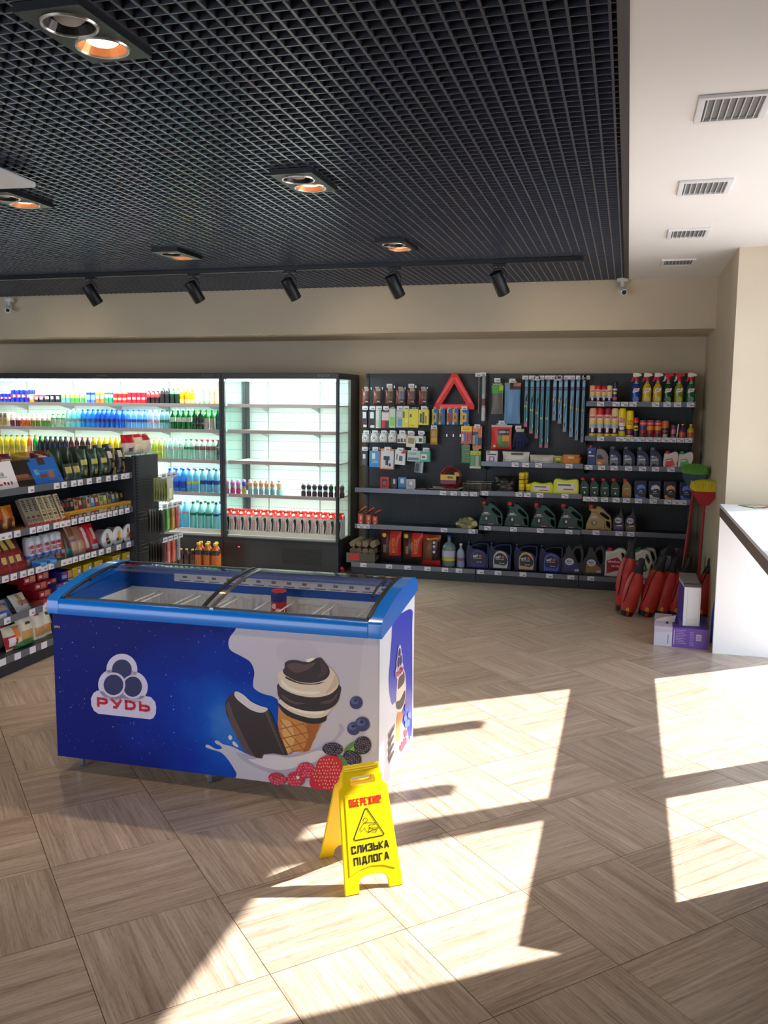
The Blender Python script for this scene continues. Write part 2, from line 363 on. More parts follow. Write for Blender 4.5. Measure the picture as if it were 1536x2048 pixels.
# white plasterboard ceiling on the right, dark void above the open grid
sbox('ceiling', -.04, 1.06, -3.5, YB, ZC, ZC + .1, CEIL); sbox('trim_4', 1.06, 1.4, -3.5, YB, 3.05, 3.1, CEIL)  # ceiling stops short; unseen raised strip shaped to let the high sun in
sbox('wall_front_shade', -2.2, 1.4, -1.7, -1.55, 0, 3.3, WALL)  # unseen wall behind the camera, added to darken the near right floor
VOID = mat((10, 11, 15), .9)
sbox('trim_2', -9, -.04, -3.5, YB, ZC + .42, ZC + .5, VOID)
sbox('trim_3', -.075, -.04, -3.5, YBEAM, ZC - .004, ZC + .42, mat((66, 62, 62), .5))   # edge channel of the grid
GRID = mat((88, 92, 104), .27, .35)
gr = thing('ceiling_grid', 'dark grey open cell grid ceiling over the sales floor', 'ceiling grid', (0, 0, ZC))
sx = MB().box(-7.4, -.075, -.0028, .0028, 0, .042, GRID).mesh('slat', 0)
sy = MB().box(-.0045, .0045, -1.0, YBEAM, 0, .042, GRID).mesh('slat', 0)
y = YBEAM - .03
while y > 1.9: link('slat', sx, gr, (0, y, 0)); y -= .0595
x = -.094
while x > -6.9: link('slat', sy, gr, (x, 0, 0)); x -= .0573
MB().box(-7.4, -.075, -.0015, .0015, 0, .035, GRID).build('far_slats', gr, 0)['kind'] = 'stuff'
nf = MB(); y = 1.84
while y > -1: nf.box(-7.4, -.075, y, y + .006, 0, .042, GRID); y -= .0595
nf.build('near_slats', gr, 0)['kind'] = 'stuff'

# downlights in pairs
RING = mat((205, 200, 195), .25, .85); REFL_LIT = mat((222, 150, 105), .3, .6)
LAMP = mat((255, 214, 165), .5, emit=7); DEAD = mat((170, 164, 160), .5)
def downlight(name):
    t = thing(name); pl = plate_mesh('plate', rrect(-.105, -.19, .105, .19, .004), [ell(0, y, .071, .071, 28) for y in (-.082, .082)], .004, .0005, BLACK); pl.transform(Matrix.Rotation(-PI / 2, 4, 'X')); link('plate', pl, t, (0, 0, -.024))
    a = MB()
    for q in ((-.105, -.102, -.19, .19), (.102, .105, -.19, .19), (-.102, .102, -.19, -.187), (-.102, .102, .187, .19)): a.box(*q, -.024, 0, BLACK)
    a.box(-.104, .104, -.189, .189, -.0012, -.0002, BLACK); a.build('housing', t, 0)
    for yy, on in ((-.082, 0), (.082, 1)):
        MB().lathe([(.071, -.0262), (.074, -.031), (.079, -.031), (.082, -.026)], RING, 32, (0, yy, 0), caps=False).build('lamp_ring', t)
        v = MB(); n = 32
        for (r0, z0), (r1, z1) in (((.071, -.027), (.056, -.004)),):
            for i in range(n):
                p, q = 2 * PI * i / n, 2 * PI * (i + 1) / n
                v.quad((r0 * math.cos(p), yy + r0 * math.sin(p), z0), (r0 * math.cos(q), yy + r0 * math.sin(q), z0), (r1 * math.cos(q), yy + r1 * math.sin(q), z1), (r1 * math.cos(p), yy + r1 * math.sin(p), z1), REFL_LIT if on else mat((60, 56, 58), .25, .7))  # warm glow put into the lit reflector's colour, darkness into the unlit one's
        v.build('reflector', t)
        if on: MB().lathe([(.0, -.014), (.04, -.0135), (.048, -.008)], LAMP, 28, (0, yy, 0)).build('bulb', t)
        else: MB().lathe([(.0, -.022), (.03, -.019), (.044, -.008)], DEAD, 28, (0, yy, 0)).build('bulb', t)
    return t
dls = [(-1.578, 2.395, 'nearest pair of round downlights at the upper left of the grid ceiling'),
       (-1.571, 4.19, 'pair of round downlights in the middle of the grid ceiling'),
       (-3.234, 4.19, 'pair of round downlights beside the white cassette panel'),
       (-3.256, 6.01, 'pair of round downlights above the drinks coolers'),
       (-1.575, 6.0, 'pair of round downlights above the wiper blade display')]
def warm_spot(loc, dirn, e, deg, col=(1, .78, .52), blend=.6, rad=.03, name='spot_glow'):
    l = bpy.data.lights.new(name, 'SPOT'); l.energy = e; l.spot_size = math.radians(deg); l.spot_blend = blend; l.color = col; l.shadow_soft_size = rad
    o = bpy.data.objects.new(name, l); C.objects.link(o); o.location = loc; o.rotation_euler = Vector(dirn).to_track_quat('-Z', 'Y').to_euler(); return o
for x, y, lb in dls:
    put('downlight', downlight, 'downlight', (x, y, ZC - .001), 0, lb, 'downlight', 'paired downlights in the grid ceiling')
    warm_spot((x, y + .082, ZC - .036), (0, 0, -1), 26, 95)

# track with spotlights
tr = thing('light_track', 'long black lighting track fixed under the grid ceiling', 'light track', (0, 0, 0))
TP0, TP1 = Vector((-6.9, 6.86, ZC)), Vector((-.36, 6.80, ZC))
MB().box(-6.9, -.36, 6.80, 6.835, ZC - .035, ZC - .002, BLACK).build('rail', tr, 0)
MB().box(-.375, -.355, 6.795, 6.84, ZC - .04, ZC - .002, DARKER).build('end_cap', tr, 0)
def track_head(name):
    t = thing(name)
    MB().box(-.05, .05, -.016, .016, -.055, -.035, BLACK).build('adapter', t, 0, .003)
    MB().lathe([(.012, -.07), (.014, -.055)], BLACK, 12).build('stem', t)
    k = MB(); k.tube(catmull([(-.052, 0, -.17), (-.056, 0, -.12), (-.03, 0, -.075), (.03, 0, -.075), (.056, 0, -.12), (.052, 0, -.17)], 4, False), .004, BLACK)
    k.tube(catmull([(.01, 0, -.06), (.03, .0, -.1), (.02, .01, -.15)], 4, False), .003, BLACK); k.build('yoke', t)
    b = MB().lathe([(.03, .075), (.047, .075), (.05, .068), (.05, -.1), (.046, -.105), (.042, -.1), (.042, -.07), (.0, -.07)], BLACK, 24).build('lamp_body', t)
    b.location = (0, 0, -.17)
    return t
hd = [(-4.70, 'leftmost'), (-3.72, 'second from left'), (-2.82, 'third from left'), (-1.87, 'fourth from left'), (-.93, 'rightmost')]
hx = [atY(px, 590, 6.82).x for px in (183, 388, 580, 788, 997)]
for i, (x, (q, lb)) in enumerate(zip([-5.62] + hx, [(0, 'cut off by the left picture edge')] + hd)):
    o = put('track', track_head, 'track_spotlight', (x, 6.818, ZC), 0, ('black cylindrical track spotlight ' + lb) if i == 0 else lb + ' black cylindrical track spotlight under the rail', 'spotlight', 'track spotlights')
    b = [c for c in CH.get(o.name, [])] or [c for c in o.children]
    tilt = Vector((.42, .5, -1)).normalized()
    for c in b:
        if c.name.startswith('lamp_body'): c.rotation_euler = (-tilt).to_track_quat('Z', 'Y').to_euler()
    warm_spot(Vector((x, 6.818, ZC - .17)) + tilt * .12, (.25 if i else 0, 1, -.32 if i in (0, 3, 5) else -.8), 5 if i in (0, 3, 5) else 2.5, 75, (1, .78, .45), 1)

# security cameras
def cctv(name):
    t = thing(name); W = mat((222, 220, 218), .4)
    MB().lathe([(.05, -.03), (.05, 0)], W, 20).build('base', t)
    MB().tube([(0, 0, -.02), (.0, -.01, -.06), (0, -.02, -.085)], .016, W, 10).build('bracket', t)
    b = MB().lathe([(.0, .085), (.026, .085), (.03, .075), (.03, -.07), (.026, -.075), (.0, -.075)], W, 20).build('camera_body', t); b.location = (0, -.02, -.1); b.rotation_euler = (math.radians(-68), 0, math.radians(14))
    l = MB().lathe([(.0, -.078), (.016, -.078), (.02, -.0755)], BLACK, 16).build('lens', t); l.location = b.location; l.rotation_euler = b.rotation_euler
    return t
put('cctv', cctv, 'security_camera', (-.09, 8.1, ZC), 0, 'small white bullet security camera at the right corner of the grid', 'camera', 'bullet security cameras')
p = atY(17, 583, 8.1)
put('cctv', cctv, 'security_camera', (p.x, 8.1, ZC - .03), .3, 'small white bullet security camera at the far left below the grid', 'camera', 'bullet security cameras')

# ceiling vents
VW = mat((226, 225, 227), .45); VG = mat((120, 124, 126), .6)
def vent(name):
    t = thing(name); w, d, b = .125, .15, .024
    f = MB(); f.box(-w, w, -d, -d + b, -.012, 0, VW); f.box(-w, w, d - b, d, -.012, 0, VW); f.box(-w, -w + b, -d + b, d - b, -.012, 0, VW); f.box(w - b, w, -d + b, d - b, -.012, 0, VW); f.build('frame', t, 0, .002)
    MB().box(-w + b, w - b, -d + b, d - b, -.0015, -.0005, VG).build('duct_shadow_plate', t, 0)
    for i in range(8):
        x = -w + b + .012 + i * (2 * w - 2 * b - .024) / 7
        o = MB().box(-.0018, .0018, -d + b, d - b, -.011, -.001, VW).build('blade', t, 0); o.location = (x, 0, 0); o.rotation_euler = (0, .35, 0)
    return t
for i, y in enumerate((3.583, 4.82, 6.06, 7.25)):
    put('vent', vent, 'ceiling_vent', (.323, y, ZC - .0005), 0, ordl(i, 9, 'square white louvred vent', 'in the white ceiling', 'from the camera') if i else 'nearest square white louvred vent in the white ceiling', 'vent', 'vents along the white ceiling')
# ceiling cassette
cs = thing('air_conditioner_cassette', 'white ceiling air conditioner panel at the left picture edge', 'air conditioner', (-3.27, 3.68, ZC - .035), math.radians(5))
MB().prism(rrect(-.45, -.32, .45, .13, .03), -.02, .0, VW, 'z').build('panel', cs, 30, .004)
MB().box(-.3, .15, -.02, .0, -.024, -.02, VG).build('air_slot', cs, 0)

# ================================================================ COUNTER
FAS = wall_mat('grey_wood_fascia', (112, 98, 92), .1)
ct = thing('service_counter', 'white topped service counter with grey wooden edge at right', 'counter', (.648, 6.5, 0))
LAM = mat((240, 240, 243), .35)
MB().box(0, .44, -3.16, 0, 1.04, 1.062, LAM).build('countertop', ct, 0, .001)
MB().box(.0, .44, -3.16, -.0, .978, 1.04, FAS).build('edge_board', ct, 0)
MB().box(0, .44, -.045, -.005, 0, .978, LAM).build('end_panel', ct, 0, .001); MB().box(0, .44, -3.16, -3.12, 0, .978, LAM).build('end_panel', ct, 0, .001)
for i, (px, c, lb) in enumerate(((1503, (60, 130, 80), 'green covered'), (1522, (150, 60, 50), 'red and brown covered'))):
    p = atZ(px, 1011, 1.066); o = MB().box(-.05, .05, -.09, .09, 0, .004, mat(c, .4)).box(-.035, .02, -.06, .04, .004, .0045, mat((210, 190, 160), .4)).build('magazine', None, 0); o.location = (p.x, p.y - .05, 1.0625 + i * .0001); o.rotation_euler = (0, 0, .5 - i)
    tag(o, '%s magazine lying on the white countertop' % lb, 'magazine', 'magazines on the counter')
# ================================================================ COOLERS
CF = mat((46, 48, 54), .4); CREAM = mat((226, 216, 212), .45); LED = mat((226, 255, 244), .5, emit=9); CG = glass_mat('cooler_glass', (.93, .98, .97), .04)
YC = 8.38
CSH = [(8.45, 1.715), (8.45, 1.445), (8.45, 1.125), (8.45, .776)]
def area(loc, sx, sy, e, col, dirn=(0, 0, -1), name='strip_light', spread=180):
    l = bpy.data.lights.new(name, 'AREA'); l.shape = 'RECTANGLE'; l.size = sx; l.size_y = sy; l.energy = e; l.color = col; l.spread = math.radians(spread)
    o = bpy.data.objects.new(name, l); C.objects.link(o); o.location = loc; o.rotation_euler = Vector(dirn).to_track_quat('-Z', 'Y').to_euler(); return o
def cooler(x0, x1, label, end_glass, seams):
    t = thing('display_cooler', label, 'cooler', (x0, YC, 0), 0, 'open drinks coolers along the back wall'); w = x1 - x0
    MB().box(0, w, 0, .70, 0, .325, CF).build('base_cabinet', t, 0, .004)
    MB().box(0, w, 0, .70, 1.975, 2.035, CF).build('canopy', t, 0, .003)
    MB().box(0, .028, 0, .03, .325, 1.975, CF).build('post', t, 0); MB().box(w - .028, w, 0, .03, .325, 1.975, CF).build('post', t, 0)
    MB().box(.0, w, .64, .66, .325, 1.975, COOLBACK).build('back_liner', t, 0)
    b = MB()
    for s in seams: b.box(s - .004, s + .004, .632, .64, .34, 1.97, mat((150, 165, 160), .5))
    b.build('shelf_rail', t, 0)
    MB().box(.03, w - .03, .03, .64, .325, .345, CREAM).build('bottom_deck', t, 0)
    MB().box(.03, w - .03, .055, .07, .33, .392, mat((232, 228, 218), .4)).build('bottom_lip', t, 0)
    for y, z in CSH:
        o = MB().box(.03, w - .03, .075, .64, z - .02, z - .006, CREAM).build('shelf', t, 0)
        MB().box(.03, w - .03, .07, .075, z - .032, z + .004, mat((196, 180, 180), .4)).build('price_rail', o, 0)
        MB().box(.05, w - .05, .1, .118, z - .031, z - .022, LED).build('led_strip', o, 0)
        for s in seams: MB().prism([(.63, z - .02), (.63, z - .09), (.3, z - .02)], s - .002, s + .002, mat((170, 180, 178), .4), 'x').build('bracket', o, 0)
        area((x0 + w / 2, YC + .16, z - .035), w - .1, .03, 2.2 * w, (.86, 1, .94))
    MB().box(.04, w - .04, .035, .06, 1.953, 1.972, LED).build('led_strip', t, 0)
    area((x0 + w / 2, YC + .06, 1.95), w - .1, .04, 5 * w, (.86, 1, .94), (0, .45, -1))
    # shut off side walls
    def side(x, glazed):
        if glazed:
            MB().box(x - .006, x + .006, .03, .40, .335, 1.96, CG).build('side_glass', t, 0)
            MB().box(x - .014, x + .014, .40, .70, .325, 1.975, mat((84, 80, 76), .5)).build('side_panel', t, 0)
            MB().box(x - .014, x + .014, .03, .40, .325, .345, CF).build('side_sill', t, 0)
        else:
            MB().box(x - .008, x + .008, .03, .55, .335, 1.96, CG).build('side_glass', t, 0)
            MB().box(x - .012, x + .012, .55, .64, .335, 1.96, CF).build('side_panel', t, 0)
    side(w - .014, end_glass)
    if end_glass: side(.014, 0)
    for s in (w - .16,):
        MB().box(s - .06, s + .06, -.002, 0, 2.0, 2.016, mat((110, 98, 80), .35, .5)).build('name_plate', t, 0)
        MB().box(s - .05, s + .05, -.003, -.002, 2.004, 2.011, BLACK).build('plate_print', t, 0)
    # plinth seam, vent grille and controller
    MB().box(.0, w, -.004, 0, .296, .322, DARKER).build('bumper', t, 0)
    g = MB()
    for k in range(9): g.box(w * .52, w * .86, -.003, 0, .08 + k * .018, .087 + k * .018, mat((26, 28, 33), .5))
    g.build('air_grille', t, 0)
    MB().box(.14, .2, -.004, 0, .215, .24, BLACK).build('controller', t, 0); MB().box(.165, .185, -.005, -.004, .222, .233, mat((255, 30, 40), .4, emit=5)).build('digits', t, 0)
    return t
c2x0, c2x1 = -4.062, -2.787
cooler(c2x0, c2x1, 'nearly empty open cooler with milk cartons beside the tool display', True, [.25, .85])
c1 = cooler(-7.3, -4.066, 'long open cooler full of drinks at the left of the back wall', False, [.4, 1.03, 1.66, 2.28, 2.9])
for s in (1.83,): MB().box(s - .06, s + .06, -.002, 0, 2.0, 2.016, mat((110, 98, 80), .35, .5)).build('name_plate', c1, 0)

# ================================================================ TOOL AND OIL SHELVING ON THE BACK WALL
SHELF = mat((50, 54, 62), .45); STRIP = mat((112, 116, 128), .3, .3); PLINTH = mat((40, 44, 54), .45)
YP = 8.93
BAYS = [(-2.66, -1.375), (-1.375, -.386), (-.386, .603)]
TAGPX = {}
def price_tags(o, X0, Y, z, pxs, py, w=.064):
    for px in pxs:
        x = atY(px, py, Y).x - X0
        m = MB(); m.box(x - w / 2, x + w / 2, -.0012, 0, z, z + .042, TAG)
        m.box(x - w * .38, x - w * .02, -.0016, -.0012, z + .025, z + .032, mat((120, 118, 125), .7)); m.box(x - w * .05, x + w * .36, -.0016, -.0012, z + .008, z + .022, mat((90, 90, 96), .7))
        m.build('price_tag', o, 0)
def shelf_unit(i, label, shelves, base_tags):
    x0, x1 = BAYS[i]; t = thing('display_shelving', label, 'shelving', (x0, 8.4, 0), 0, 'dark shelving bays on the back wall'); w = x1 - x0; b = YP - 8.4
    MB().box(.0, w, b, b + .03, .1, 2.045, PEG).build('perforated_panel', t, 0)
    for x in ((.014, w) if i == 0 else (w,)): MB().box(x - .028 if x > .1 else x - .014, x if x > .1 else x + .014, b - .012, b + .03, 0, 2.045, SLOT).build('upright', t, 0)
    bs = MB(); bs.box(.003, w - .003, .006, b, 0, .1, PLINTH); bs.build('plinth', t, 0)
    dk = MB().box(.003, w - .003, 0, b, .1, .118, SHELF).build('base_deck', t, 0)
    MB().box(.006, w - .006, -.004, .0, .085, .13, STRIP).build('price_rail', dk, 0)
    for yy, z, tags, py in shelves:
        s = MB().box(.004, w - .004, yy - 8.4 + .004, b, z - .040, z - .0245, SHELF).build('shelf', t, 0)
        r = MB().box(.004, w - .004, yy - 8.4, yy - 8.4 + .004, z - .042, z + .004, STRIP).build('price_rail', s, 0)
        for x in (.008, w - .008): MB().prism([(yy - 8.4 + .05, z - .04), (b, z - .04), (b, z - .11)], x - .002, x + .002, SHELF, 'x').build('bracket', s, 0)
        for px in tags:
            x = atY(px, py, yy).x - x0; m = MB(); ww = .032
            m.box(x - ww, x + ww, yy - 8.402, yy - 8.4, z - .042, z + .0, TAG); m.box(x - .022, x + .0, yy - 8.4026, yy - 8.402, z - .016, z - .01, mat((120, 118, 125), .7)); m.box(x - .002, x + .024, yy - 8.4026, yy - 8.402, z - .034, z - .02, mat((150, 150, 158), .7)); m.build('price_tag', s, 0)
    for px in base_tags:
        x = atY(px, 1145, 8.4).x - x0; m = MB(); m.box(x - .032, x + .032, -.006, -.004, .087, .128, TAG); m.box(x - .002, x + .024, -.0066, -.006, .094, .108, mat((150, 150, 158), .7)); m.build('price_tag', dk, 0)
    return t
shelf_unit(0, 'wide dark shelving bay with electrical accessories, firewood and charcoal', [(8.52, .878, (886, 907.5, 929, 947), 985), (8.52, .506, (720.5, 733, 888, 943.5), 1060)], (727, 778, 815, 855, 890, 918))
shelf_unit(1, 'middle dark shelving bay with wiper blades, sponges and green oil jugs', [(8.58, 1.175, (1030, 1051, 1077, 1138), 933), (8.52, .89, (970, 1038, 1054.5, 1080, 1130), 990), (8.52, .546, (975, 1027, 1080.5, 1138), 1060)], (961, 996, 1046, 1099, 1142))
shelf_unit(2, 'right dark shelving bay with spray bottles and engine oil', [(8.58, 1.769, (1201, 1232, 1249, 1266, 1311, 1334, 1355, 1381), 810), (8.58, 1.443, (1201, 1239, 1253, 1268, 1282, 1298, 1314, 1330, 1345, 1361, 1377), 880), (8.58, 1.168, (1178, 1203, 1228, 1257, 1285, 1311, 1342, 1371), 936),
     (8.52, .87, (1173, 1188, 1209, 1232, 1253, 1277, 1306.5, 1336, 1352, 1366), 1000), (8.52, .551, (1192, 1238, 1261.5), 1066)], (1182, 1283))

# ================================================================ LEFT SNACK SHELVING (runs towards the camera)
XL, YE = -3.78, 6.17
LSH = [1.178, .905, .632, .36]
ls = thing('display_shelving', 'dark snack shelving running along the left picture edge', 'shelving', (XL, YE, 0), 0)
L0 = -3.4
MB().box(-.60, -.57, L0, 0, .1, 1.30, PEG).build('perforated_panel', ls, 0)
MB().box(-.57, .03, L0, 0, 0, .1, PLINTH).build('plinth', ls, 0)
dk = MB().box(-.57, .05, L0, 0, .1, .118, SHELF).build('base_deck', ls, 0); MB().box(.05, .054, L0, 0, .085, .13, STRIP).build('price_rail', dk, 0)
MB().box(-.6, .012, 0, .03, 0, 1.30, SHELF).build('end_panel', ls, 0)
MB().box(-.02, .02, .03, .06, 0, 1.31, SLOT).build('upright', ls, 0); MB().box(-.04, -.01, .06, .42, 0, 1.305, SHELF).build('end_board', ls, 0)
LT = [[(38, 22), (62, 975), (113, 968), (128, 965), (147, 962), (160, 960), (178, 957), (197, 954), (216, 950), (230, 948), (246, 946), (254, 945)],
      [(4, 1070), (17, 1067), (34, 1063), (65, 1057), (79, 1054), (92, 1051), (112, 1047), (124, 1044), (135, 1042), (148, 1039), (162, 1035), (174, 1033), (186, 1030), (198, 1027), (208, 1025), (219, 1023), (230, 1020), (242, 1018), (254, 1015)],
      [(10, 1152), (27, 1148), (46, 1143), (61, 1139), (77, 1134), (89, 1130), (102, 1127), (127, 1119), (138, 1115), (150, 1112), (163, 1109), (175, 1106), (187, 1102), (202, 1097), (217, 1094), (237, 1089), (257, 1083)],
      [(14, 1237), (64, 1219), (91, 1208), (102, 1204)]]
for z, tg in zip(LSH, LT):
    s = MB().box(-.57, -.004, L0, 0, z - .040, z - .0245, SHELF).build('shelf', ls, 0)
    MB().box(-.004, 0, L0, 0, z - .042, z + .004, STRIP).build('price_rail', s, 0)
    MB().box(-.002, -.0008, L0, -.01, z + .0, z + .045, glass_mat('clear_lip', (.9, .92, .95), .0) if 'LIP' not in globals() else LIP).build('clear_fence', s, 0)
    for px, py in tg:
        if px < 0 or py < 100: continue
        y = atX(px, py, XL).y - YE; m = MB(); m.box(0, .002, y - .03, y + .03, z - .042, z, TAG); m.box(.002, .0025, y - .006, y + .022, z - .034, z - .02, mat((150, 150, 158), .7)); m.build('price_tag', s, 0)
for px, py in ((5, 1325), (35, 1311), (65, 1298), (88, 1289)):
    y = atX(px, py, XL + .054).y - YE; m = MB(); m.box(.054, .056, y - .03, y + .03, .085, .128, TAG); m.build('price_tag', dk, 0)
# ================================================================ ICE CREAM FREEZER
FZ = thing('ice_cream_freezer', 'blue glass lidded chest freezer printed with ice cream and milk splash', 'freezer', (-2.529, 3.417, 0), math.radians(.7))
FM = Matrix.Translation((-2.529, 3.417, 0)) @ Matrix.Rotation(math.radians(.7), 4, 'Z'); FI = FM.inverted(); FW, FD = 1.569, .651
def on_front(px, py):
    o = FI @ EYE; d = (FI.to_3x3() @ sight(px, py)); q = o + d * (-o.y / d.y); return (q.x, q.z)
def on_side(px, py):
    o = FI @ EYE; d = (FI.to_3x3() @ sight(px, py)); q = o + d * ((FW - o.x) / d.x); return (q.y, q.z)
BLUE = mat((0, 122, 232), .22, coat=.6); FWHITE = mat((236, 236, 240), .45); NAVY = mat((20, 26, 92), .35)
def space_print():
    m = bpy.data.materials.new('blue_space_print'); m.use_nodes = True; nt = m.node_tree; b = nt.nodes['Principled BSDF']; L = nt.links.new
    b.inputs['Roughness'].default_value = .45; b.inputs['Specular IOR Level'].default_value = .2
    tc = nt.nodes.new('ShaderNodeTexCoord'); mp = nt.nodes.new('ShaderNodeMapping'); mp.inputs['Location'].default_value = (-.98, 0, -.36); mp.inputs['Scale'].default_value = (1, 1, 1.25)
    ln = nt.nodes.new('ShaderNodeVectorMath'); ln.operation = 'LENGTH'; L(tc.outputs['Object'], mp.inputs[0]); L(mp.outputs[0], ln.inputs[0])
    n = nt.nodes.new('ShaderNodeTexNoise'); n.inputs['Scale'].default_value = 3.2; n.inputs['Detail'].default_value = 3; L(tc.outputs['Object'], n.inputs['Vector'])
    ma = nt.nodes.new('ShaderNodeMath'); ma.operation = 'MULTIPLY_ADD'; ma.inputs[1].default_value = .5; L(n.outputs[0], ma.inputs[0]); L(ln.outputs['Value'], ma.inputs[2])
    r = nt.nodes.new('ShaderNodeValToRGB'); e = r.color_ramp.elements; e[0].position = .27; e[0].color = (*lin((72, 140, 222)), 1); e[1].position = .95; e[1].color = (*lin((6, 22, 120)), 1)
    q = e.new(.43); q.color = (*lin((10, 86, 200)), 1); q = e.new(.63); q.color = (*lin((0, 48, 168)), 1)
    L(ma.outputs[0], r.inputs[0]); L(r.outputs[0], b.inputs['Base Color']); return m
SPACE = space_print()
b = MB(); b.box(0, FW, 0, .033, .08, .775, FWHITE); b.box(0, FW, FD - .038, FD, .08, .82, FWHITE); b.box(0, .048, .033, FD - .038, .08, .79, FWHITE); b.box(FW - .048, FW, .033, FD - .038, .08, .79, FWHITE); b.box(0.048, FW - .048, .033, FD - .038, .08, .19, FWHITE); b.build('cabinet', FZ, 0)
lin_ = MB(); lin_.box(0, FW, -.0012, 0, .08, .775, SPACE); lin_.build('front_graphic', FZ, 0)
sg = MB(); sg.box(FW, FW + .0012, -.001, FD, .08, .80, mat((232, 234, 244), .35)); sg.prism([(FD - .001, .76), (0, .76), (0, .775), (FD, .85)], FW - .02, FW + .0011, mat((232, 234, 244), .35), 'x'); sg.build('side_graphic', FZ, 0)
K = 3.4133
def c6(a, b_): return on_front(400 + a / K, 1100 + b_ / K)
LAY = [0]
def art(pts, m, parent=None, smooth=True, k=5, conv=c6, name='print', lift=None, clip=True):
    P = [conv(*p) for p in pts]
    if smooth: P = catmull(P, k)
    if clip: P = [(max(.0, min(FW, x)), max(.08, min(.774, z))) for x, z in P]
    LAY[0] += 1; y = -.0014 - .00012 * LAY[0]
    return MB().poly(P, m, y).build(name, parent or FZ, 0)
def flat(c, r=.4): return mat(c, r)
MILK = flat((204, 198, 216), .35); MILK2 = flat((222, 218, 230), .35); MILKD = flat((184, 176, 200), .35)
CH0, CH1, CH2 = flat((44, 28, 32)), flat((92, 66, 70)), flat((30, 20, 25)); VAN, VAN2 = flat((232, 214, 196)), flat((250, 240, 226))
WAF, WAF2, WAF3 = flat((206, 138, 70)), flat((170, 98, 44)), flat((226, 172, 108))
# big milk area
art([(262, 500), (245, 540), (205, 595), (195, 640), (212, 685), (290, 728), (345, 765), (372, 830), (364, 900), (372, 945), (430, 980), (500, 1000), (540, 1035), (560, 1100), (600, 1250), (640, 1380), (500, 1400), (430, 1420), (330, 1395), (230, 1345), (160, 1325), (120, 1300), (102, 1305), (112, 1322), (140, 1335), (150, 1355), (110, 1358), (60, 1330), (40, 1332), (45, 1348), (95, 1365), (150, 1385), (200, 1440), (250, 1520), (300, 1600), (900, 1680), (1240, 1690), (1240, 1100), (1240, 560), (900, 520), (500, 480)], MILK, k=4)
art([(640, 600), (760, 640), (820, 740), (760, 800), (600, 790), (520, 700), (560, 620)], flat((199, 192, 211), .35)); art([(1120, 620), (1210, 640), (1210, 1300), (1160, 1350), (1090, 1100)], flat((212, 208, 224), .35))
for p in ([(205, 1262), (220, 1275), (216, 1294), (202, 1294), (194, 1276)], [(228, 1305), (250, 1320), (264, 1345), (240, 1338), (224, 1322)]): art(p, MILK2)
art([(435, 1385), (500, 1382), (590, 1395), (700, 1375), (820, 1340), (900, 1300), (950, 1235), (948, 1190), (966, 1182), (985, 1215), (978, 1245), (930, 1310), (960, 1380), (900, 1480), (700, 1500), (560, 1540), (420, 1500), (300, 1440), (250, 1380), (340, 1400), (415, 1420)], MILKD)
art([(430, 1400), (520, 1400), (600, 1415), (700, 1400), (800, 1370), (860, 1380), (820, 1430), (700, 1470), (560, 1500), (440, 1480), (330, 1430), (380, 1425)], MILK2)
# waffle cone
CONE = [(538, 1040), (532, 1180), (545, 1260), (600, 1394), (640, 1376), (705, 1380), (745, 1370), (830, 1190), (870, 1100), (700, 1060)]
art(CONE, WAF, smooth=False); art([(720, 1150), (836, 1150), (745, 1370), (705, 1380), (740, 1280)], WAF2, smooth=False); art([(560, 1150), (620, 1170), (650, 1280), (625, 1370), (600, 1390), (566, 1290)], WAF3, smooth=False)
for a, b_, c_, d_ in ((536, 1225, 800, 1160), (545, 1290, 812, 1225), (580, 1350, 785, 1290), (640, 1374, 760, 1345), (548, 1160, 720, 1378), (620, 1165, 765, 1330), (700, 1180, 790, 1280), (536, 1230, 640, 1376)):
    LAY[0] += 1; P0, P1 = c6(a, b_), c6(c_, d_); n = Vector((P1[1] - P0[1], -(P1[0] - P0[0]))).normalized() * .0022
    MB().poly([(P0[0] - n.x, P0[1] - n.y), (P1[0] - n.x, P1[1] - n.y), (P1[0] + n.x, P1[1] + n.y), (P0[0] + n.x, P0[1] + n.y)], WAF2, -.0014 - .00012 * LAY[0]).build('print', FZ, 0)
art([(540, 1040), (545, 1075), (600, 1130), (720, 1175), (800, 1184), (858, 1165), (868, 1130), (880, 1060), (700, 1000), (560, 1000)], CH2); art([(544, 1020), (560, 1060), (640, 1112), (760, 1145), (850, 1135), (900, 1085), (912, 1040), (700, 980)], VAN); art([(600, 1070), (700, 1110), (800, 1120), (850, 1105), (820, 1092), (700, 1080)], VAN2)
art([(536, 910), (531, 960), (545, 1008), (620, 1065), (740, 1098), (860, 1092), (930, 1050), (957, 985), (950, 920), (800, 900), (620, 880)], CH0); art([(560, 985), (640, 1030), (720, 1045), (650, 1050), (575, 1015)], CH1); art([(820, 1040), (900, 1015), (940, 975), (930, 1010), (880, 1045)], CH1)
art([(545, 830), (538, 880), (552, 930), (640, 980), (760, 1003), (870, 990), (935, 945), (948, 890), (925, 840), (880, 800), (700, 780)], VAN); art([(560, 880), (600, 925), (700, 960), (820, 965), (780, 985), (650, 972), (570, 925)], VAN2); art([(860, 980), (930, 930), (945, 880), (925, 850), (905, 900)], flat((214, 190, 170)))
art([(580, 800), (582, 770), (610, 752), (660, 750), (724, 762), (780, 745), (822, 732), (850, 760), (884, 808), (884, 850), (850, 885), (770, 905), (670, 895), (590, 855), (568, 825)], CH0); art([(598, 790), (640, 768), (720, 780), (790, 765), (760, 800), (700, 830), (640, 830)], CH1); art([(822, 745), (850, 775), (872, 820), (850, 850), (800, 870), (830, 820)], flat((70, 46, 50)))
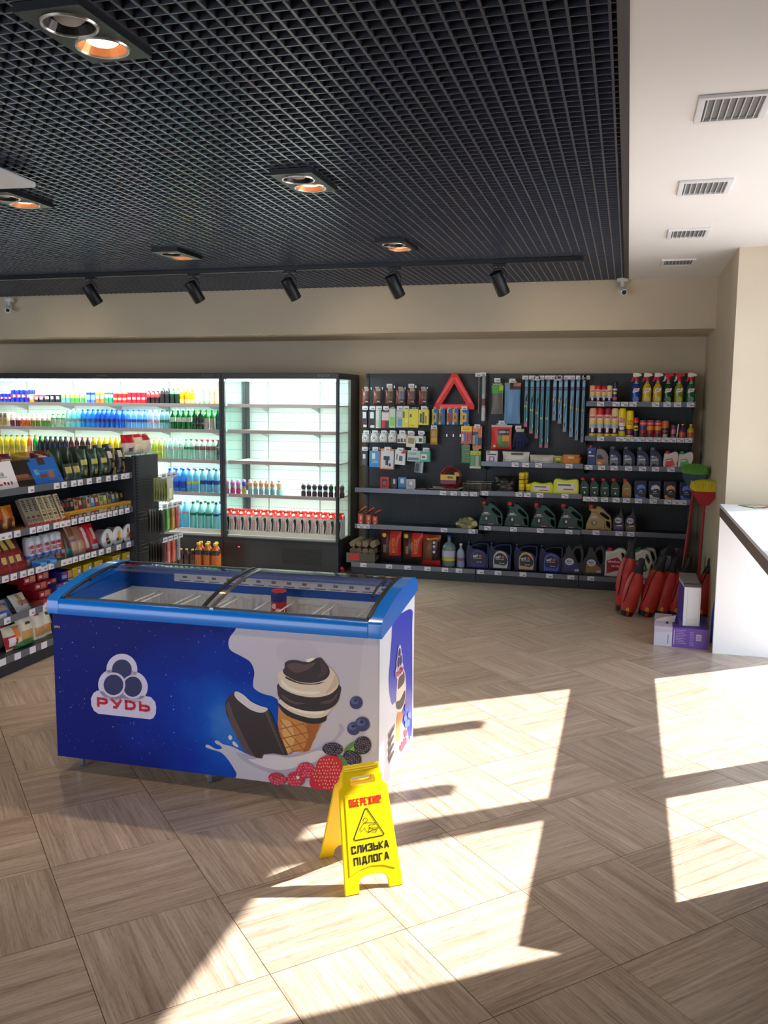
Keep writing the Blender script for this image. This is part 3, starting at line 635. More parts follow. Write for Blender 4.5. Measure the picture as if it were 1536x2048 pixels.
art([(724, 750), (750, 738), (778, 732), (786, 742), (760, 758), (736, 764)], VAN2); art([(590, 862), (680, 902), (780, 910), (850, 895), (800, 915), (690, 912), (600, 880)], CH2)
# bitten bar
art([(236, 965), (195, 1000), (175, 1040), (182, 1110), (215, 1195), (300, 1360), (340, 1396), (400, 1418), (425, 1420), (435, 1392), (500, 1385), (574, 1398), (602, 1398), (480, 1095), (468, 1080), (440, 1105), (360, 1070), (280, 1020)], CH0, smooth=False); art([(182, 1060), (200, 1030), (230, 1120), (330, 1330), (380, 1410), (340, 1396), (300, 1360), (215, 1195)], CH1, smooth=False)
art([(250, 962), (300, 985), (350, 1030), (410, 1060), (466, 1078), (450, 1100), (410, 1108), (345, 1085), (290, 1045), (255, 1015), (238, 985)], flat((226, 216, 226)), k=4); art([(445, 1108), (462, 1092), (582, 1396), (574, 1398)], flat((84, 66, 60)), smooth=False)
# berries on the print
BB, BB2, BB3 = flat((56, 62, 116)), flat((92, 100, 156)), flat((30, 34, 80))
for cx, cz, r in ((1068, 1040, 44), (1052, 1216, 45), (1110, 1186, 50)):
    art(ell(cx, cz, r, r), BB, smooth=False); art(ell(cx - 10, cz - 12, r * .6, r * .5, 14), BB2, smooth=False); art(ell(cx - 2, cz - 16, r * .3, r * .24, 8), BB3, smooth=False)
BK, BK2, BK3 = flat((34, 28, 44)), flat((78, 66, 92)), flat((190, 182, 200))
def drupes(cx, cz, rx, rz, rot, m0, m1, m2, s, parent=None):
    art(ell(cx, cz, rx, rz, 22, rot), m0, smooth=False)
    nx, nz = int(rx / s), int(rz / s); P1, P2 = MB(), MB(); LAY[0] += 2; y = -.0014 - .00012 * LAY[0]
    rj = random.Random(int(cx))
    for i in range(-nx - 1, nx + 2):
        for j in range(-nz - 1, nz + 2):
            a, b_ = (i + .5 * (j % 2)) * s + rj.uniform(-.12, .12) * s, j * s * .9 + rj.uniform(-.12, .12) * s
            if (a / rx) ** 2 + (b_ / rz) ** 2 > .86: continue
            x, z = cx + a * math.cos(rot) - b_ * math.sin(rot), cz + a * math.sin(rot) + b_ * math.cos(rot)
            P1.poly([c6(*q) for q in ell(x, z, s * .46, s * .44, 9)], m1 if rj.random() > .3 else m0, y + .00008); P2.poly([c6(*q) for q in ell(x - s * .1, z - s * .14, s * .15, s * .13, 5)], m2, y - .00004)
    P1.build('print', FZ, 0); P2.build('print', FZ, 0)
LEAF = flat((86, 138, 64)); LEAF2 = flat((140, 180, 90))
art([(1110, 1290), (1060, 1300), (1005, 1335), (988, 1370), (1020, 1400), (1060, 1380), (1100, 1395), (1115, 1350)], LEAF); art([(1085, 1320), (1040, 1345), (1010, 1380), (1060, 1362), (1092, 1350)], LEAF2)
drupes(1112, 1330, 58, 62, .3, BK, BK2, BK3, 17); drupes(908, 1355, 70, 44, .1, BK, BK2, BK3, 17); drupes(1042, 1415, 66, 48, .5, BK, BK2, BK3, 17)
art([(948, 1400), (990, 1415), (1010, 1455), (990, 1490), (955, 1460)], LEAF)
RB, RB2, RB3 = flat((196, 38, 74)), flat((222, 84, 110)), flat((244, 170, 180))
drupes(722, 1500, 60, 56, 0, RB, RB2, RB3, 20); drupes(530, 1558, 60, 40, .3, RB, RB2, RB3, 19); drupes(655, 1560, 62, 52, 0, RB, RB2, RB3, 20)
art([(790, 1480), (820, 1420), (880, 1396), (940, 1405), (975, 1450), (985, 1520), (950, 1600), (900, 1640), (800, 1628), (755, 1600), (760, 1540)], flat((206, 40, 62)))
sd = MB(); LAY[0] += 1; R2_ = random.Random(2)
for i in range(12):
    for j in range(9):
        x, z = 775 + i * 19 + (j % 2) * 9 + R2_.uniform(-3, 3), 1425 + j * 24 + R2_.uniform(-4, 4)
        if ((x - 870) / 108) ** 2 + ((z - 1520) / 112) ** 2 < .85: sd.poly([c6(*q) for q in ell(x, z, 4, 6, 6)], flat((244, 190, 160)), -.0014 - .00012 * LAY[0])
sd.build('print', FZ, 0)
MB().lathe([(.0, .0), (.0065, .0), (.0075, .002)], flat((240, 226, 200)), 16).build('drain_cap', FZ).matrix_local = Matrix.Translation((c6(675, 1545)[0], -.0105, c6(675, 1545)[1])) @ Matrix.Rotation(PI / 2, 4, 'X')
# stars
st = MB(); R2 = random.Random(3); LAY[0] += 1
for k in range(330):
    px, py = R2.uniform(110, 560), R2.uniform(1235, 1560)
    if px > 455 and py < 1390 and px > 455 + (py - 1240) * .45: continue
    if 180 < px < 315 and 1300 < py < 1440: continue
    if px > 420 and py > 1380 or py > 1500 + (px - 110) * .1: continue
    r = R2.choice((.0008, .001, .0012, .0012, .0018, .0024)); x, z = on_front(px, py)
    st.poly(ell(x, z, r, r, 6), flat((R2.choice(((150, 170, 230), (190, 205, 245), (80, 110, 200)))), .5), -.0014 - .0001)
st.build('printed_stars', FZ, 0)['kind'] = 'stuff'
# round logo with three scoops and red name
def logo(conv, lay0, plane, name='logo'):
    LW, LN, LR = mat((222, 212, 240), .35), mat((18, 24, 88), .35), mat((212, 28, 58), .4)
    def ly(P, m, k): plane(P, m, lay0 + k)
    Q = lambda pts: [conv(*p) for p in pts]
    ly(Q(ell(762, 475, 250, 255, 36)), LW, 0); ly(Q(ell(628, 722, 250, 255, 36)), LW, 0); ly(Q(ell(930, 760, 250, 255, 36)), LW, 0)
    ly(Q([(262, 940), (300, 860), (360, 815), (420, 822), (1150, 905), (1230, 920), (1300, 1000), (1316, 1080), (1310, 1190), (1270, 1260), (1215, 1280), (380, 1190), (310, 1140), (268, 1050)]), LW, 0)
    ly(Q(ell(762, 477, 160, 165, 30)), LN, 1); ly(Q(ell(628, 722, 196, 200, 30)), LW, 2); ly(Q(ell(940, 755, 185, 192, 30)), LW, 2); ly(Q(ell(938, 752, 150, 165, 30)), LN, 3); ly(Q(ell(628, 722, 190, 196, 30)), LW, 4); ly(Q(ell(628, 722, 160, 166, 30)), LN, 5)
    return LR
K8 = 1536 / 190
def c8(a, b_): return on_front(150 + a / K8, 1280 + b_ / K8)
lg = MB()
def lgp(P, m, k): lg.poly(P, m, -.002 - .0002 * k)
LR = logo(c8, 0, lgp); lg.build('logo', FZ, 0)
p0, p1, p2 = Vector(c8(358, 1003)), Vector(c8(1218, 1090)), Vector(c8(788, 1040)); ang = math.atan2(p1.y - p0.y, p1.x - p0.x)
bold_text('PУDb', (p1 - p0).length, .047, LR, FZ, (p2.x, -.0035, p2.y), (0, -ang, 0), .27, .26)
text('®', .006, .006, LR, FZ, (c8(1228, 1025)[0], -.0035, c8(1228, 1025)[1]), bold=0)
q = on_front(113, 1253); text('JUKA', .031, .012, mat((200, 170, 90), .3, .8), FZ, (q[0] + .006, -.004, q[1]), bold=.02, name='metal_badge')
MB().box(q[0] - .011, q[0] + .024, -.003, -.0012, q[1] - .008, q[1] - .005, BLACK).build('badge_back', FZ, 0)
# side artwork
KS = 6.2058
def cs7(a, b_): return on_side(740 + a / KS, 1230 + b_ / KS)
sm = MB(); sl = [0]
def sart(pts, m, smooth=True):
    P = [cs7(*p) for p in pts]
    if smooth: P = catmull(P, 4)
    P = [(max(0, min(FD, x)), max(.08, min(.85, z))) for x, z in P]; sl[0] += 1
    sm.poly(P, m, 0, (lambda k: lambda a, b_: (FW + .0014 + .0002 * k, a, b_))(sl[0]))
SB = mat((40, 62, 196), .3)
sart([(285, 60), (262, 300), (240, 600), (226, 800), (240, 1000), (272, 1115), (310, 1080), (330, 1180), (380, 1250), (400, 1350), (450, 1400), (480, 1560), (500, 1500), (520, 1400), (520, 200), (520, -60), (400, -30)], SB)
for s_ in ([(345, 700 + 0), (400, 670), (430, 720), (442, 900), (430, 1060), (390, 1190), (350, 1260), (320, 1200), (322, 1000), (332, 850)],): sart(s_, mat((240, 226, 210), .4))
sart([(400, 680), (424, 730), (420, 830), (370, 900), (340, 915), (345, 820), (370, 740)], CH1); sart([(430, 930), (425, 1060), (380, 1160), (326, 1160), (324, 1080), (370, 1050)], CH0); sart([(336, 1220), (390, 1210), (400, 1260), (370, 1400), (350, 1540), (318, 1560), (322, 1400)], mat((236, 140, 66), .4))
for k in range(4): o_ = k * 95; sart([(215, 1480 + o_), (300, 1350 + o_), (312, 1390 + o_), (228, 1560 + o_)], mat((150, 140, 146), .4), False); sart([(222, 1500 + o_), (280, 1390 + o_), (290, 1410 + o_), (232, 1540 + o_)], CH0, False)
for a_, b_ in ((440, 1150), (430, 1280), (480, 1240), (465, 1340), (440, 1360)): sart(ell(a_, b_, 22, 45, 8), mat((90, 110, 200), .4), False)
for a_, b_ in ((430, 1460), (425, 1560), (380, 1640), (400, 1600)): sart(ell(a_, b_, 22, 50, 8), mat((226, 70, 90), .4), False)
sm.build('side_print', FZ, 0)
sl2 = MB()
def csl(a, b_):
    a2, b2 = (a - 262) / 1054, (b_ - 222) / 1058
    Y0, Z0 = cs7(305, 600); Y1, Z1 = cs7(408, 158); return (Y0 + (Y1 - Y0) * a2 * 1.0, .505 + .155 * (1 - b2) - .01)
LR2 = logo(lambda a, b_: csl(a, b_), 0, lambda P, m, k: sl2.poly(P, m, 0, lambda a, b_: (FW + .0045 + .0003 * k, a, b_))); sl2.build('side_logo', FZ, 0)
ya = csl(262, 1040)[0]; yb = csl(1316, 1040)[0]; o = bold_text('PУDb', (yb - ya) * .82, .03, LR, FZ, (FW + .0065, (ya + yb) / 2, csl(700, 1080)[1]), (0, 0, PI / 2), .24, .25)

# rim, end caps, curved sliding glass
def arc(n=14):   # lid profile (y, z)
    return catmull([(-.012, .838), (.1, .868), (.24, .895), (.4, .912), (.54, .914), (.62, .902)], 4, False)
AR = arc()
for x0, x1 in ((-.014, .045), (FW - .045, FW + .014)):
    pr = [(-.018, .772), (-.02, .825), (-.012, .842)] + [(y, z + .008) for y, z in AR[1:]] + [(.655, .885), (.668, .86), (.668, .838), (.62, .832)]
    MB().prism(pr, x0, x1, BLUE, 'x').build('end_cap', FZ, 30, .006)
MB().prism([(-.018, .77), (-.022, .79), (-.02, .825), (-.008, .84), (.022, .84), (.022, .77)], .045, FW - .045, BLUE, 'x').build('front_rim', FZ, 40, .003)
MB().prism([(.615, .895), (.64, .898), (.662, .885), (.668, .86), (.668, .76), (.64, .76), (.625, .87)], .045, FW - .045, mat((8, 60, 140), .25, coat=.5), 'x').build('back_rim', FZ, 40, .002)
MB().box(.045, FW - .045, .012, .028, .838, .846, mat((54, 36, 32), .35)).build('front_seal', FZ, 0, .001)
MB().prism([(.56, .917), (.6, .913), (.62, .903), (.56, .907)], .045, FW - .045, BLACK, 'x').build('back_seal', FZ, 0)
def lid(x0, x1, dz, hx):
    g = MB(); P = [(y, z + dz) for y, z in AR[1:-2]]
    for (a, b_), (c_, d_) in zip(P, P[1:]): g.quad((x0, a, b_), (x1, a, b_), (x1, c_, d_), (x0, c_, d_), GLASS)
    l = g.build('glass_lid', FZ)
    for x in (x0, x1):
        f = MB(); f.prism([(a, b_ + .003) for a, b_ in P] + [(a, b_ - .004) for a, b_ in reversed(P)], x - .009, x + .009, BLACK if dz > 0 or x in (x0,) else STEEL, 'x'); f.build('lid_frame', l, 30)
    h = MB(); m = len(P) // 2; h.tube([(hx, P[m + a][0], P[m + a][1] + (.0 if abs(a) == 3 else .012)) for a in (-3, -1, 1, 3)], .006, BLACK, 8); h.build('handle', l)
lid(.05, .80, .0, .072); lid(.765, FW - .05, .009, FW - .09)
# inner tub
IN = mat((240, 240, 244), .6); INB = mat((0, 86, 190), .3)
t_ = MB(); x0, x1, y0, y1 = .05, FW - .05, .035, .61
for (a, b_, c_, d_) in ((x0, y1, x1, y1), (x1, y1, x1, y0), (x0, y0, x0, y1), (x1, y0, x0, y0)):
    t_.quad((a, b_, .77), (c_, d_, .77), (c_, d_, .835 if d_ < .1 else .888), (a, b_, .835 if b_ < .1 else .888), INB); t_.quad((a, b_, .2), (c_, d_, .2), (c_, d_, .77), (a, b_, .77), IN)
t_.quad((x0, y0, .2), (x1, y0, .2), (x1, y1, .2), (x0, y1, .2), IN); t_.build('inner_tub', FZ, 0)
fr = MB().box(x0, x1, y1 - .012, y1 - .001, .60, .778, mat((232, 236, 246), .8)).box(x0 + .001, x0 + .014, y0, y1, .55, .775, mat((232, 236, 246), .8)).build('frost', FZ, 0)
ps = MB().box(.30, FW - .07, y1 - .003, y1 - .001, .818, .858, TAG)
for i in range(14):
    x = .36 + i * .082
    if x > FW - .1: break
    ps.box(x - .028, x + .03, y1 - .0036, y1 - .003, .823, .827, mat((90, 92, 100), .6)); ps.box(x - .012, x + .012, y1 - .0036, y1 - .003, .837, .849, mat((120, 120, 130), .6))
ps.build('price_strip', FZ, 0)
cab = FZ.children if False else None
for k, bx in enumerate((.055, .268, .482, .69, .985, 1.2)):
    bt = thing('wire_basket', '%s white wire basket inside the ice cream freezer' % ('leftmost', 'second', 'third', 'fourth', 'fifth', 'rightmost')[k], 'basket', FM @ Vector((bx, .08, .48)), math.radians(.7), 'white wire baskets in the freezer')
    wm = MB(); W_, D_, H_ = .17, .5, .285
    for z in (0, .12, H_): wm.tube([(0, 0, z), (W_, 0, z), (W_, D_, z), (0, D_, z)], .0038, IN, 5, True)
    for q in range(7):
        for xx in (0, W_): wm.tube([(xx, D_ * q / 6, 0), (xx, D_ * q / 6, H_)], .0018, IN, 4)
    for q in range(1, 6):
        for yy in (0, D_): wm.tube([(W_ * q / 6, yy, 0), (W_ * q / 6, yy, H_ if q % 5 else H_)], .0016, IN, 4)
    for q in range(1, 12): wm.tube([(0, D_, H_ * q / 12), (W_, D_, H_ * q / 12)], .0011, IN, 4)
    for xx in (0, W_): wm.tube([(xx, D_, 0), (xx, D_, H_ + .004)], .0042, IN, 6)
    wm.build('wires', bt)
# things lying inside the freezer
def inside(px, py, z): p = atZ(px, py, z); return p
tb = thing('ice_cream_tube_pack', 'red and blue paper wrapped ice cream standing among freezer baskets', 'ice cream', FM @ Vector((.922, .5, .66)), .1)
body = MB().lathe([(.0, 0), (.036, 0), (.038, .01), (.038, .155), (.038, .166), (.034, .172), (.0, .174)], None, 20, colf=lambda k, a: [mat((208, 34, 50), .4), mat((208, 34, 50), .4), mat((208, 34, 50), .4) if abs(a) > .6 else mat((208, 34, 50), .4), mat((28, 52, 130), .4), mat((208, 34, 50), .4)][min(k, 4)]).build('wrapper', tb)
body2 = MB().lathe([(.0385, .118), (.0385, .157)], mat((28, 52, 130), .4), 20).build('blue_band', tb); MB().poly(ell(.008, .075, .016, .013, 12), mat((240, 236, 240), .4), -.0386).build('badge', tb, 0); text('РУДЬ', .02, .007, mat((208, 34, 50), .4), tb, (.008, -.0392, .073))
MB().poly(ell(-.012, .098, .014, .013, 12), mat((240, 226, 230), .4), -.0372).build('badge', tb, 0)
def lump(name, lab, cat, x, y, z, sx_, sy_, sz_, c):
    m = MB(); m.lathe([(.0, 0), (.8, .05), (1, .4), (.85, .8), (.3, 1), (0, 1)], mat(c, .35), 14); o = m.build(name); o.scale = (sx_, sy_, sz_); o.location = FM @ Vector((x, y, z)); return tag(o, lab, cat)
lump('frozen_pack', 'green frozen pack lying in the second freezer basket from the left', 'frozen food', .372, .36, .6, .07, .06, .11, (84, 160, 90)); lump('frozen_pack', 'yellow frozen pack lying in the freezer basket right of the tube', 'frozen food', 1.07, .34, .6, .04, .03, .12, (236, 214, 40))
lump('frozen_pack', 'beige frozen pack at the bottom of the leftmost freezer basket', 'frozen food', .56, .3, .6, .06, .06, .05, (214, 200, 170))
# castors
def castor(name):
    t = thing(name); return t
for x, y in ((.07, .09), (FW * .47, .09), (FW - .1, .09), (.07, FD - .09), (FW - .1, FD - .09)):
    c = MB().lathe([(.0, -.011), (.03, -.011), (.034, -.007), (.034, .007), (.03, .011), (0, .011)], mat((120, 122, 126), .5), 18).build('castor_wheel', FZ); c.matrix_local = Matrix.Translation((x, y, .034)) @ Matrix.Rotation(.5, 4, 'Z') @ Matrix.Rotation(PI / 2, 4, 'Y')
    MB().prism([(-.02, .03), (.012, .03), (.025, .08), (-.025, .08)], -.014, .014, STEEL, 'x').build('castor_fork', FZ, 0).location = (x, y, 0)

# ================================================================ WET FLOOR SIGN
YEL = mat((255, 222, 6), .38, coat=.2)
SG = thing('wet_floor_sign', 'yellow plastic folding wet floor sign standing in sunlight before the freezer', 'sign', (0, 0, 0))
f1, f2 = atZ(690, 1793, 0), atZ(805, 1768, 0); mid = (f1 + f2) / 2; ux = (f2 - f1).normalized(); ang = math.atan2(ux.y, ux.x)
# hinge line over the middle between front and back feet
b1 = atZ(637, 1716, 0); nrm = Vector((-ux.y, ux.x, 0)); spread = (b1 - f1).dot(nrm)
SG.location = mid + nrm * spread / 2; SG.rotation_euler = (0, 0, ang); HT = .405; HS = spread / 2; LEN = math.hypot(HT, HS); TI = math.atan2(HS, HT); W2 = (f2 - f1).length / 2
out = [(-W2, 0), (-W2 * .52, 0), (-W2 * .5, .035), (-W2 * .38, .05), (0, .056), (W2 * .38, .05), (W2 * .5, .035), (W2 * .52, 0), (W2, 0), (W2 * .85, .33), (W2 * .83, .347), (W2 * .70, .362), (W2 * .68, .395), (W2 * .6, LEN), (-W2 * .6, LEN), (-W2 * .68, .395), (-W2 * .70, .362), (-W2 * .83, .347), (-W2 * .85, .33)]
out = [(x, z * LEN / .415) for x, z in out]
hole = rrect(-W2 * .42, LEN * .865, W2 * .42, LEN * .93, .008)
pm = plate_mesh('sign_panel', out, [hole], .012, .002, YEL, 12)
PN = []
for s in (-1, 1):
    o = link('sign_panel', pm, SG, (0, s * HS, 0)); o.rotation_euler = (s * TI, 0, 0)
    PN.append(o)
MB().tube([(-W2 * .6, 0, HT), (W2 * .6, 0, HT)], .009, YEL, 10).build('hinge', SG)
fp = PN[0]
rz_ = lambda a, b_: [(-W2 * a, .062), (-W2 * a * .5, .08), (0, .086), (W2 * a * .5, .08), (W2 * a, .062), (W2 * b_, .34), (-W2 * b_, .34)]
for pp, s in ((PN[0], 1), (PN[1], -1)):
    m = MB(); P = rz_(.8, .68); m.prism(P, -.0085 * s, -.006 * s, mat((255, 232, 20), .35), 'y'); m.build('raised_field', pp, 0, .0015, fix=True)
RED = mat((226, 40, 30), .5); INK = mat((38, 34, 34), .5)
bold_text('ОБЕРЕЖНО!', .126, .028, RED, fp, (0, -.0094, .311), tk=.165, gap=.2)
bold_text('СЛИЗЬКА', .146, .027, INK, fp, (0, -.0094, .150), tk=.2); bold_text('ПІДЛОГА', .138, .027, INK, fp, (0, -.0094, .110), tk=.2)
def outline_mesh(pts, wd, y, m, closed=True):
    o = MB(); n = len(pts)
    for i in range(n if closed else n - 1):
        a, b_ = Vector(pts[i]), Vector(pts[(i + 1) % n]); d = (b_ - a).normalized(); nn = Vector((-d.y, d.x)) * wd / 2; a = a - d * wd * .3; b_ = b_ + d * wd * .3
        o.quad((a.x + nn.x, y, a.y + nn.y), (a.x - nn.x, y, a.y - nn.y), (b_.x - nn.x, y, b_.y - nn.y), (b_.x + nn.x, y, b_.y + nn.y), m)
    return o
tri = [(-.054, .182), (.054, .182), (.059, .187), (.004, .284), (-.004, .284), (-.059, .187)]
outline_mesh(tri, .0036, -.0096, INK).build('warning_triangle', fp, 0)
fig = outline_mesh(ell(-.006, .234, .0065, .0065, 12), .0015, -.0096, INK)
for P in ([(-.026, .211), (-.012, .226), (.0, .226), (.022, .222), (.023, .218), (.004, .219), (.003, .212), (.03, .208), (.03, .204), (.014, .204), (-.002, .199), (-.008, .205), (-.01, .213), (-.022, .205)], [(.004, .211), (.026, .2), (.022, .196), (.0, .2)]):
    q_ = outline_mesh(P, .0015, -.0096, INK); fig.add(q_.v, q_.f, INK)
fig.v = [(x * 1.25, y, .2 + (z - .198) * 1.25) for x, y, z in fig.v]; fig.build('slipping_figure', fp, 0)
# ================================================================ PRODUCT KINDS
SILV = mat((200, 202, 206), .3, .8)
def mc(c): return c if not isinstance(c, tuple) else (mat(c[:3], .35) if len(c) == 3 else mat(c[:3], .18, trans=c[3]))
def mk_can(r, h, bands, front=(), rim=SILV, cone=0):
    """printed can: bands (v0, v1, colour); front patches (v0, v1, half_angle, colour)"""
    vs = sorted({0., 1.} | {v for b_ in bands for v in b_[:2]} | {v for f in front for v in f[:2]})
    def b(name):
        t = thing(name)
        prof = [(r * (.86 if v in (0., 1.) and cone == 0 else 1), v * h * .96 + .02 * h) for v in vs]
        prof = [(r * .8, 0)] + [(r, .02 * h)] + [(r, v * h * .96 + .02 * h) for v in vs[1:-1]] + [(r, .95 * h)]
        mids = [0.] + [(a + c) / 2 for a, c in zip(vs, vs[1:])]
        def cf(k, an):
            v = mids[min(k, len(mids) - 1)]
            for f in front:
                if f[0] <= v <= f[1] and abs(an) < f[2]: return mc(f[3])
            for q in bands:
                if q[0] <= v <= q[1]: return mc(q[2])
            return mc(bands[0][2])
        MB().lathe(prof, None, 18, colf=cf).build('can_body', t)
        MB().lathe([(r, .95 * h), (r * .82, h * .985), (r * .84, h), (r * .78, h), (r * .76, h * .985)], rim, 18).build('rim', t)
        return t
    return b
def mk_bottle(R_, h, body, cap, labels=(), neck=.36, sh=.68, capr=None, liquid=None, n=14):
    """PET or glass bottle with shoulders: label (v0, v1, colour)"""
    def b(name):
        t = thing(name); r2 = R_ * neck
        prof = [(R_ * .7, 0), (R_ * .97, .015 * h), (R_, .05 * h), (R_, sh * .45 * h), (R_ * .965, sh * .5 * h), (R_, sh * .55 * h), (R_, sh * h), (R_ * .93, (sh + .06) * h), (R_ * .72, (sh + .13) * h), (r2 * 1.15, (sh + .2) * h), (r2, (sh + .23) * h), (r2, .95 * h)]
        fill = liquid or body
        MB().lathe(prof, None, n, colf=lambda k, a: mc(fill) if k < 8 else mc(body)).build('bottle_body', t)
        MB().lathe([(r2 * 1.18, .935 * h), (r2 * 1.22, .94 * h), (r2 * 1.2, h), (0, h)], mc(cap), 12).build('cap', t)
        for v0, v1, c in labels:
            rr = R_ * 1.012 if v0 < sh else R_ * .9
            MB().lathe([(rr, v0 * h), (rr, v1 * h if v1 <= sh + .01 else sh * h)] + ([(R_ * .95, (sh + .06) * h), (R_ * .8, (sh + .11) * h)] if v1 > sh + .02 else []), mc(c), n).build('label', t)
        return t
    return b
def mk_pack(w, h, d, base, patches=(), texts=(), bev=.0015):
    """carton: patches (u0, v0, u1, v1, colour) printed on the front"""
    def b(name):
        t = thing(name); MB().box(-w / 2, w / 2, -d / 2, d / 2, 0, h, mc(base)).build('carton', t, 0, bev)
        if patches:
            p = MB()
            for i, (u0, v0, u1, v1, c) in enumerate(patches):
                y = -d / 2 - .0004 - .00015 * i; p.quad(((u0 - .5) * w, y, v0 * h), ((u1 - .5) * w, y, v0 * h), ((u1 - .5) * w, y, v1 * h), ((u0 - .5) * w, y, v1 * h), mc(c))
            p.build('front_print', t, 0)
        for (s, tw, th, c, u, v, *r) in texts: text(s, tw, th, mc(c), t, ((u - .5) * w, -d / 2 - .002, v * h), (0, r[0] if r else 0, 0), .02)
        return t
    return b
def mk_bag(w, h, d, base, patches=(), texts=(), nu=9, nv=12, crimp=.04, wob=.0, seed=1):
    """soft pillow bag with crimped ends and printed areas"""
    def b(name):
        t = thing(name); m = MB(); rr = random.Random(seed); g = {}
        for s in (-1, 1):
            for j in range(nv + 1):
                for i in range(nu + 1):
                    u, v = i / nu, j / nv; vv = max(0, min(1, (v - crimp) / (1 - 2 * crimp)))
                    bul = (math.sin(PI * u) ** .55) * (math.sin(PI * vv) ** .5)
                    edge = i in (0, nu) or j in (0, nv)
                    x = (u - .5) * w * (1 - .06 * math.sin(PI * v)); y = s * d / 2 * bul * (1 + (rr.uniform(-wob, wob) if not edge else 0))
                    m.v.append((x, y, v * h))
            o = 0 if s < 0 else (nu + 1) * (nv + 1)
            for j in range(nv):
                for i in range(nu):
                    a = o + j * (nu + 1) + i; f = (a, a + 1, a + nu + 2, a + nu + 1)
                    m.f.append(f if s < 0 else tuple(reversed(f))); u, v = (i + .5) / nu, (j + .5) / nv; c = base
                    if s < 0:
                        for (u0, v0, u1, v1, cc) in patches:
                            if u0 <= u <= u1 and v0 <= v <= v1: c = cc
                    m.m.append(m.mi(mc(c)))
        m.build('wrapper', t, 60)
        for (s, tw, th, c, u, v, *r) in texts: text(s, tw, th, mc(c), t, ((u - .5) * w, -d / 2 - .004, v * h), (0, r[0] if r else 0, 0), .02)
        return t
    return b
def mk_jug(org, K_, outline, holes, depth, col, cap, labels=(), texts=(), bev=.008, coat=0, smooth=True):
    """moulded oil jug drawn from its front outline; org = crop pixel of base centre, K_ = metres per crop pixel"""
    cv = lambda p: ((p[0] - org[0]) * K_, (org[1] - p[1]) * K_)
    def b(name):
        t = thing(name); o = [cv(p) for p in outline]
        if smooth: o = catmull(o, 3)
        hs = [catmull([cv(p) for p in h], 3) for h in holes]
        link('jug_body', plate_mesh('jug_body', o, hs, depth, bev, mat(col, .32)), t)
        x = (cap[0] - org[0]) * K_; z = max([q_[1] for q_ in o if abs(q_[0] - x) < cap[1] * K_ * 1.4] or [max(q_[1] for q_ in o)]) - .003; MB().lathe([(cap[1] * K_, 0), (cap[1] * K_, cap[2] * K_ * .9), (cap[1] * K_ * .9, cap[2] * K_), (0, cap[2] * K_)], mc(cap[3]), 14, (x, 0, z)).build('cap', t)
        MB().lathe([(cap[1] * K_ * .8, -.03), (cap[1] * K_ * .8, .002)], mat(col, .32), 12, (x, 0, z)).build('neck', t)
        for i, (pts, c) in enumerate(labels): MB().poly([cv(p) for p in pts], mc(c), -depth / 2 - .0006 - .0003 * i).build('label', t, 0)
        for (s, w_, h_, c, x_, y_) in texts: q = cv((x_, y_)); text(s, w_ * K_, h_ * K_, mc(c), t, (q[0], -depth / 2 - .003, q[1]), bold=.02)
        return t
    return b
def run(key, builder, name, pxs, Y, z, desc, place, cat, group=None, py=None, rz=0, jit=0, sc=None, dy=0):
    n = len(pxs)
    for i, px in enumerate(pxs):
        yp = py if py else CY - (z - CAMH) * 200; x = atY(px, yp, Y).x
        put(key, builder, name, (x, Y + dy, z), rz + (R.uniform(-jit, jit) if jit else 0), ordl(i, n, desc, place), cat, group or (('%ss %s' % (name.replace('_', ' '), place)) if n > 1 else None), sc)

# ---------------------------------------------------------------- drinks in the long cooler
S1, S2, S3, S4, S5 = 1.71, 1.44, 1.12, .771, .346
WATER = (205, 232, 236, .55); G1 = 'drinks on the %s shelf of the long cooler'
CL = 8.50
def crow(shelf, z, py, rows, depth2=True):
    for key, bld, name, pxs, desc, cat in rows:
        place = 'on the %s cooler shelf' % shelf
        run(key, bld, name, pxs, CL, z, desc, place, cat, None, py, jit=.15)
        if depth2:
            n = len(pxs)
            for i, px in enumerate(pxs):
                x = atY(px, py, CL).x; put(key, bld, name, (x + .004, CL + .095, z), R.uniform(-.3, .3), ordl(i, n, desc, 'in the back row, %s cooler shelf' % shelf), cat, 'back row %ss, %s cooler shelf' % (name.replace('_', ' '), shelf))
BLU, RD, NV = (20, 40, 160), (214, 34, 44), (16, 20, 50)
slim = lambda a, b_, c: mk_can(.0225, .125, [(0, .45, a), (.45, .62, b_), (.62, 1, c)])
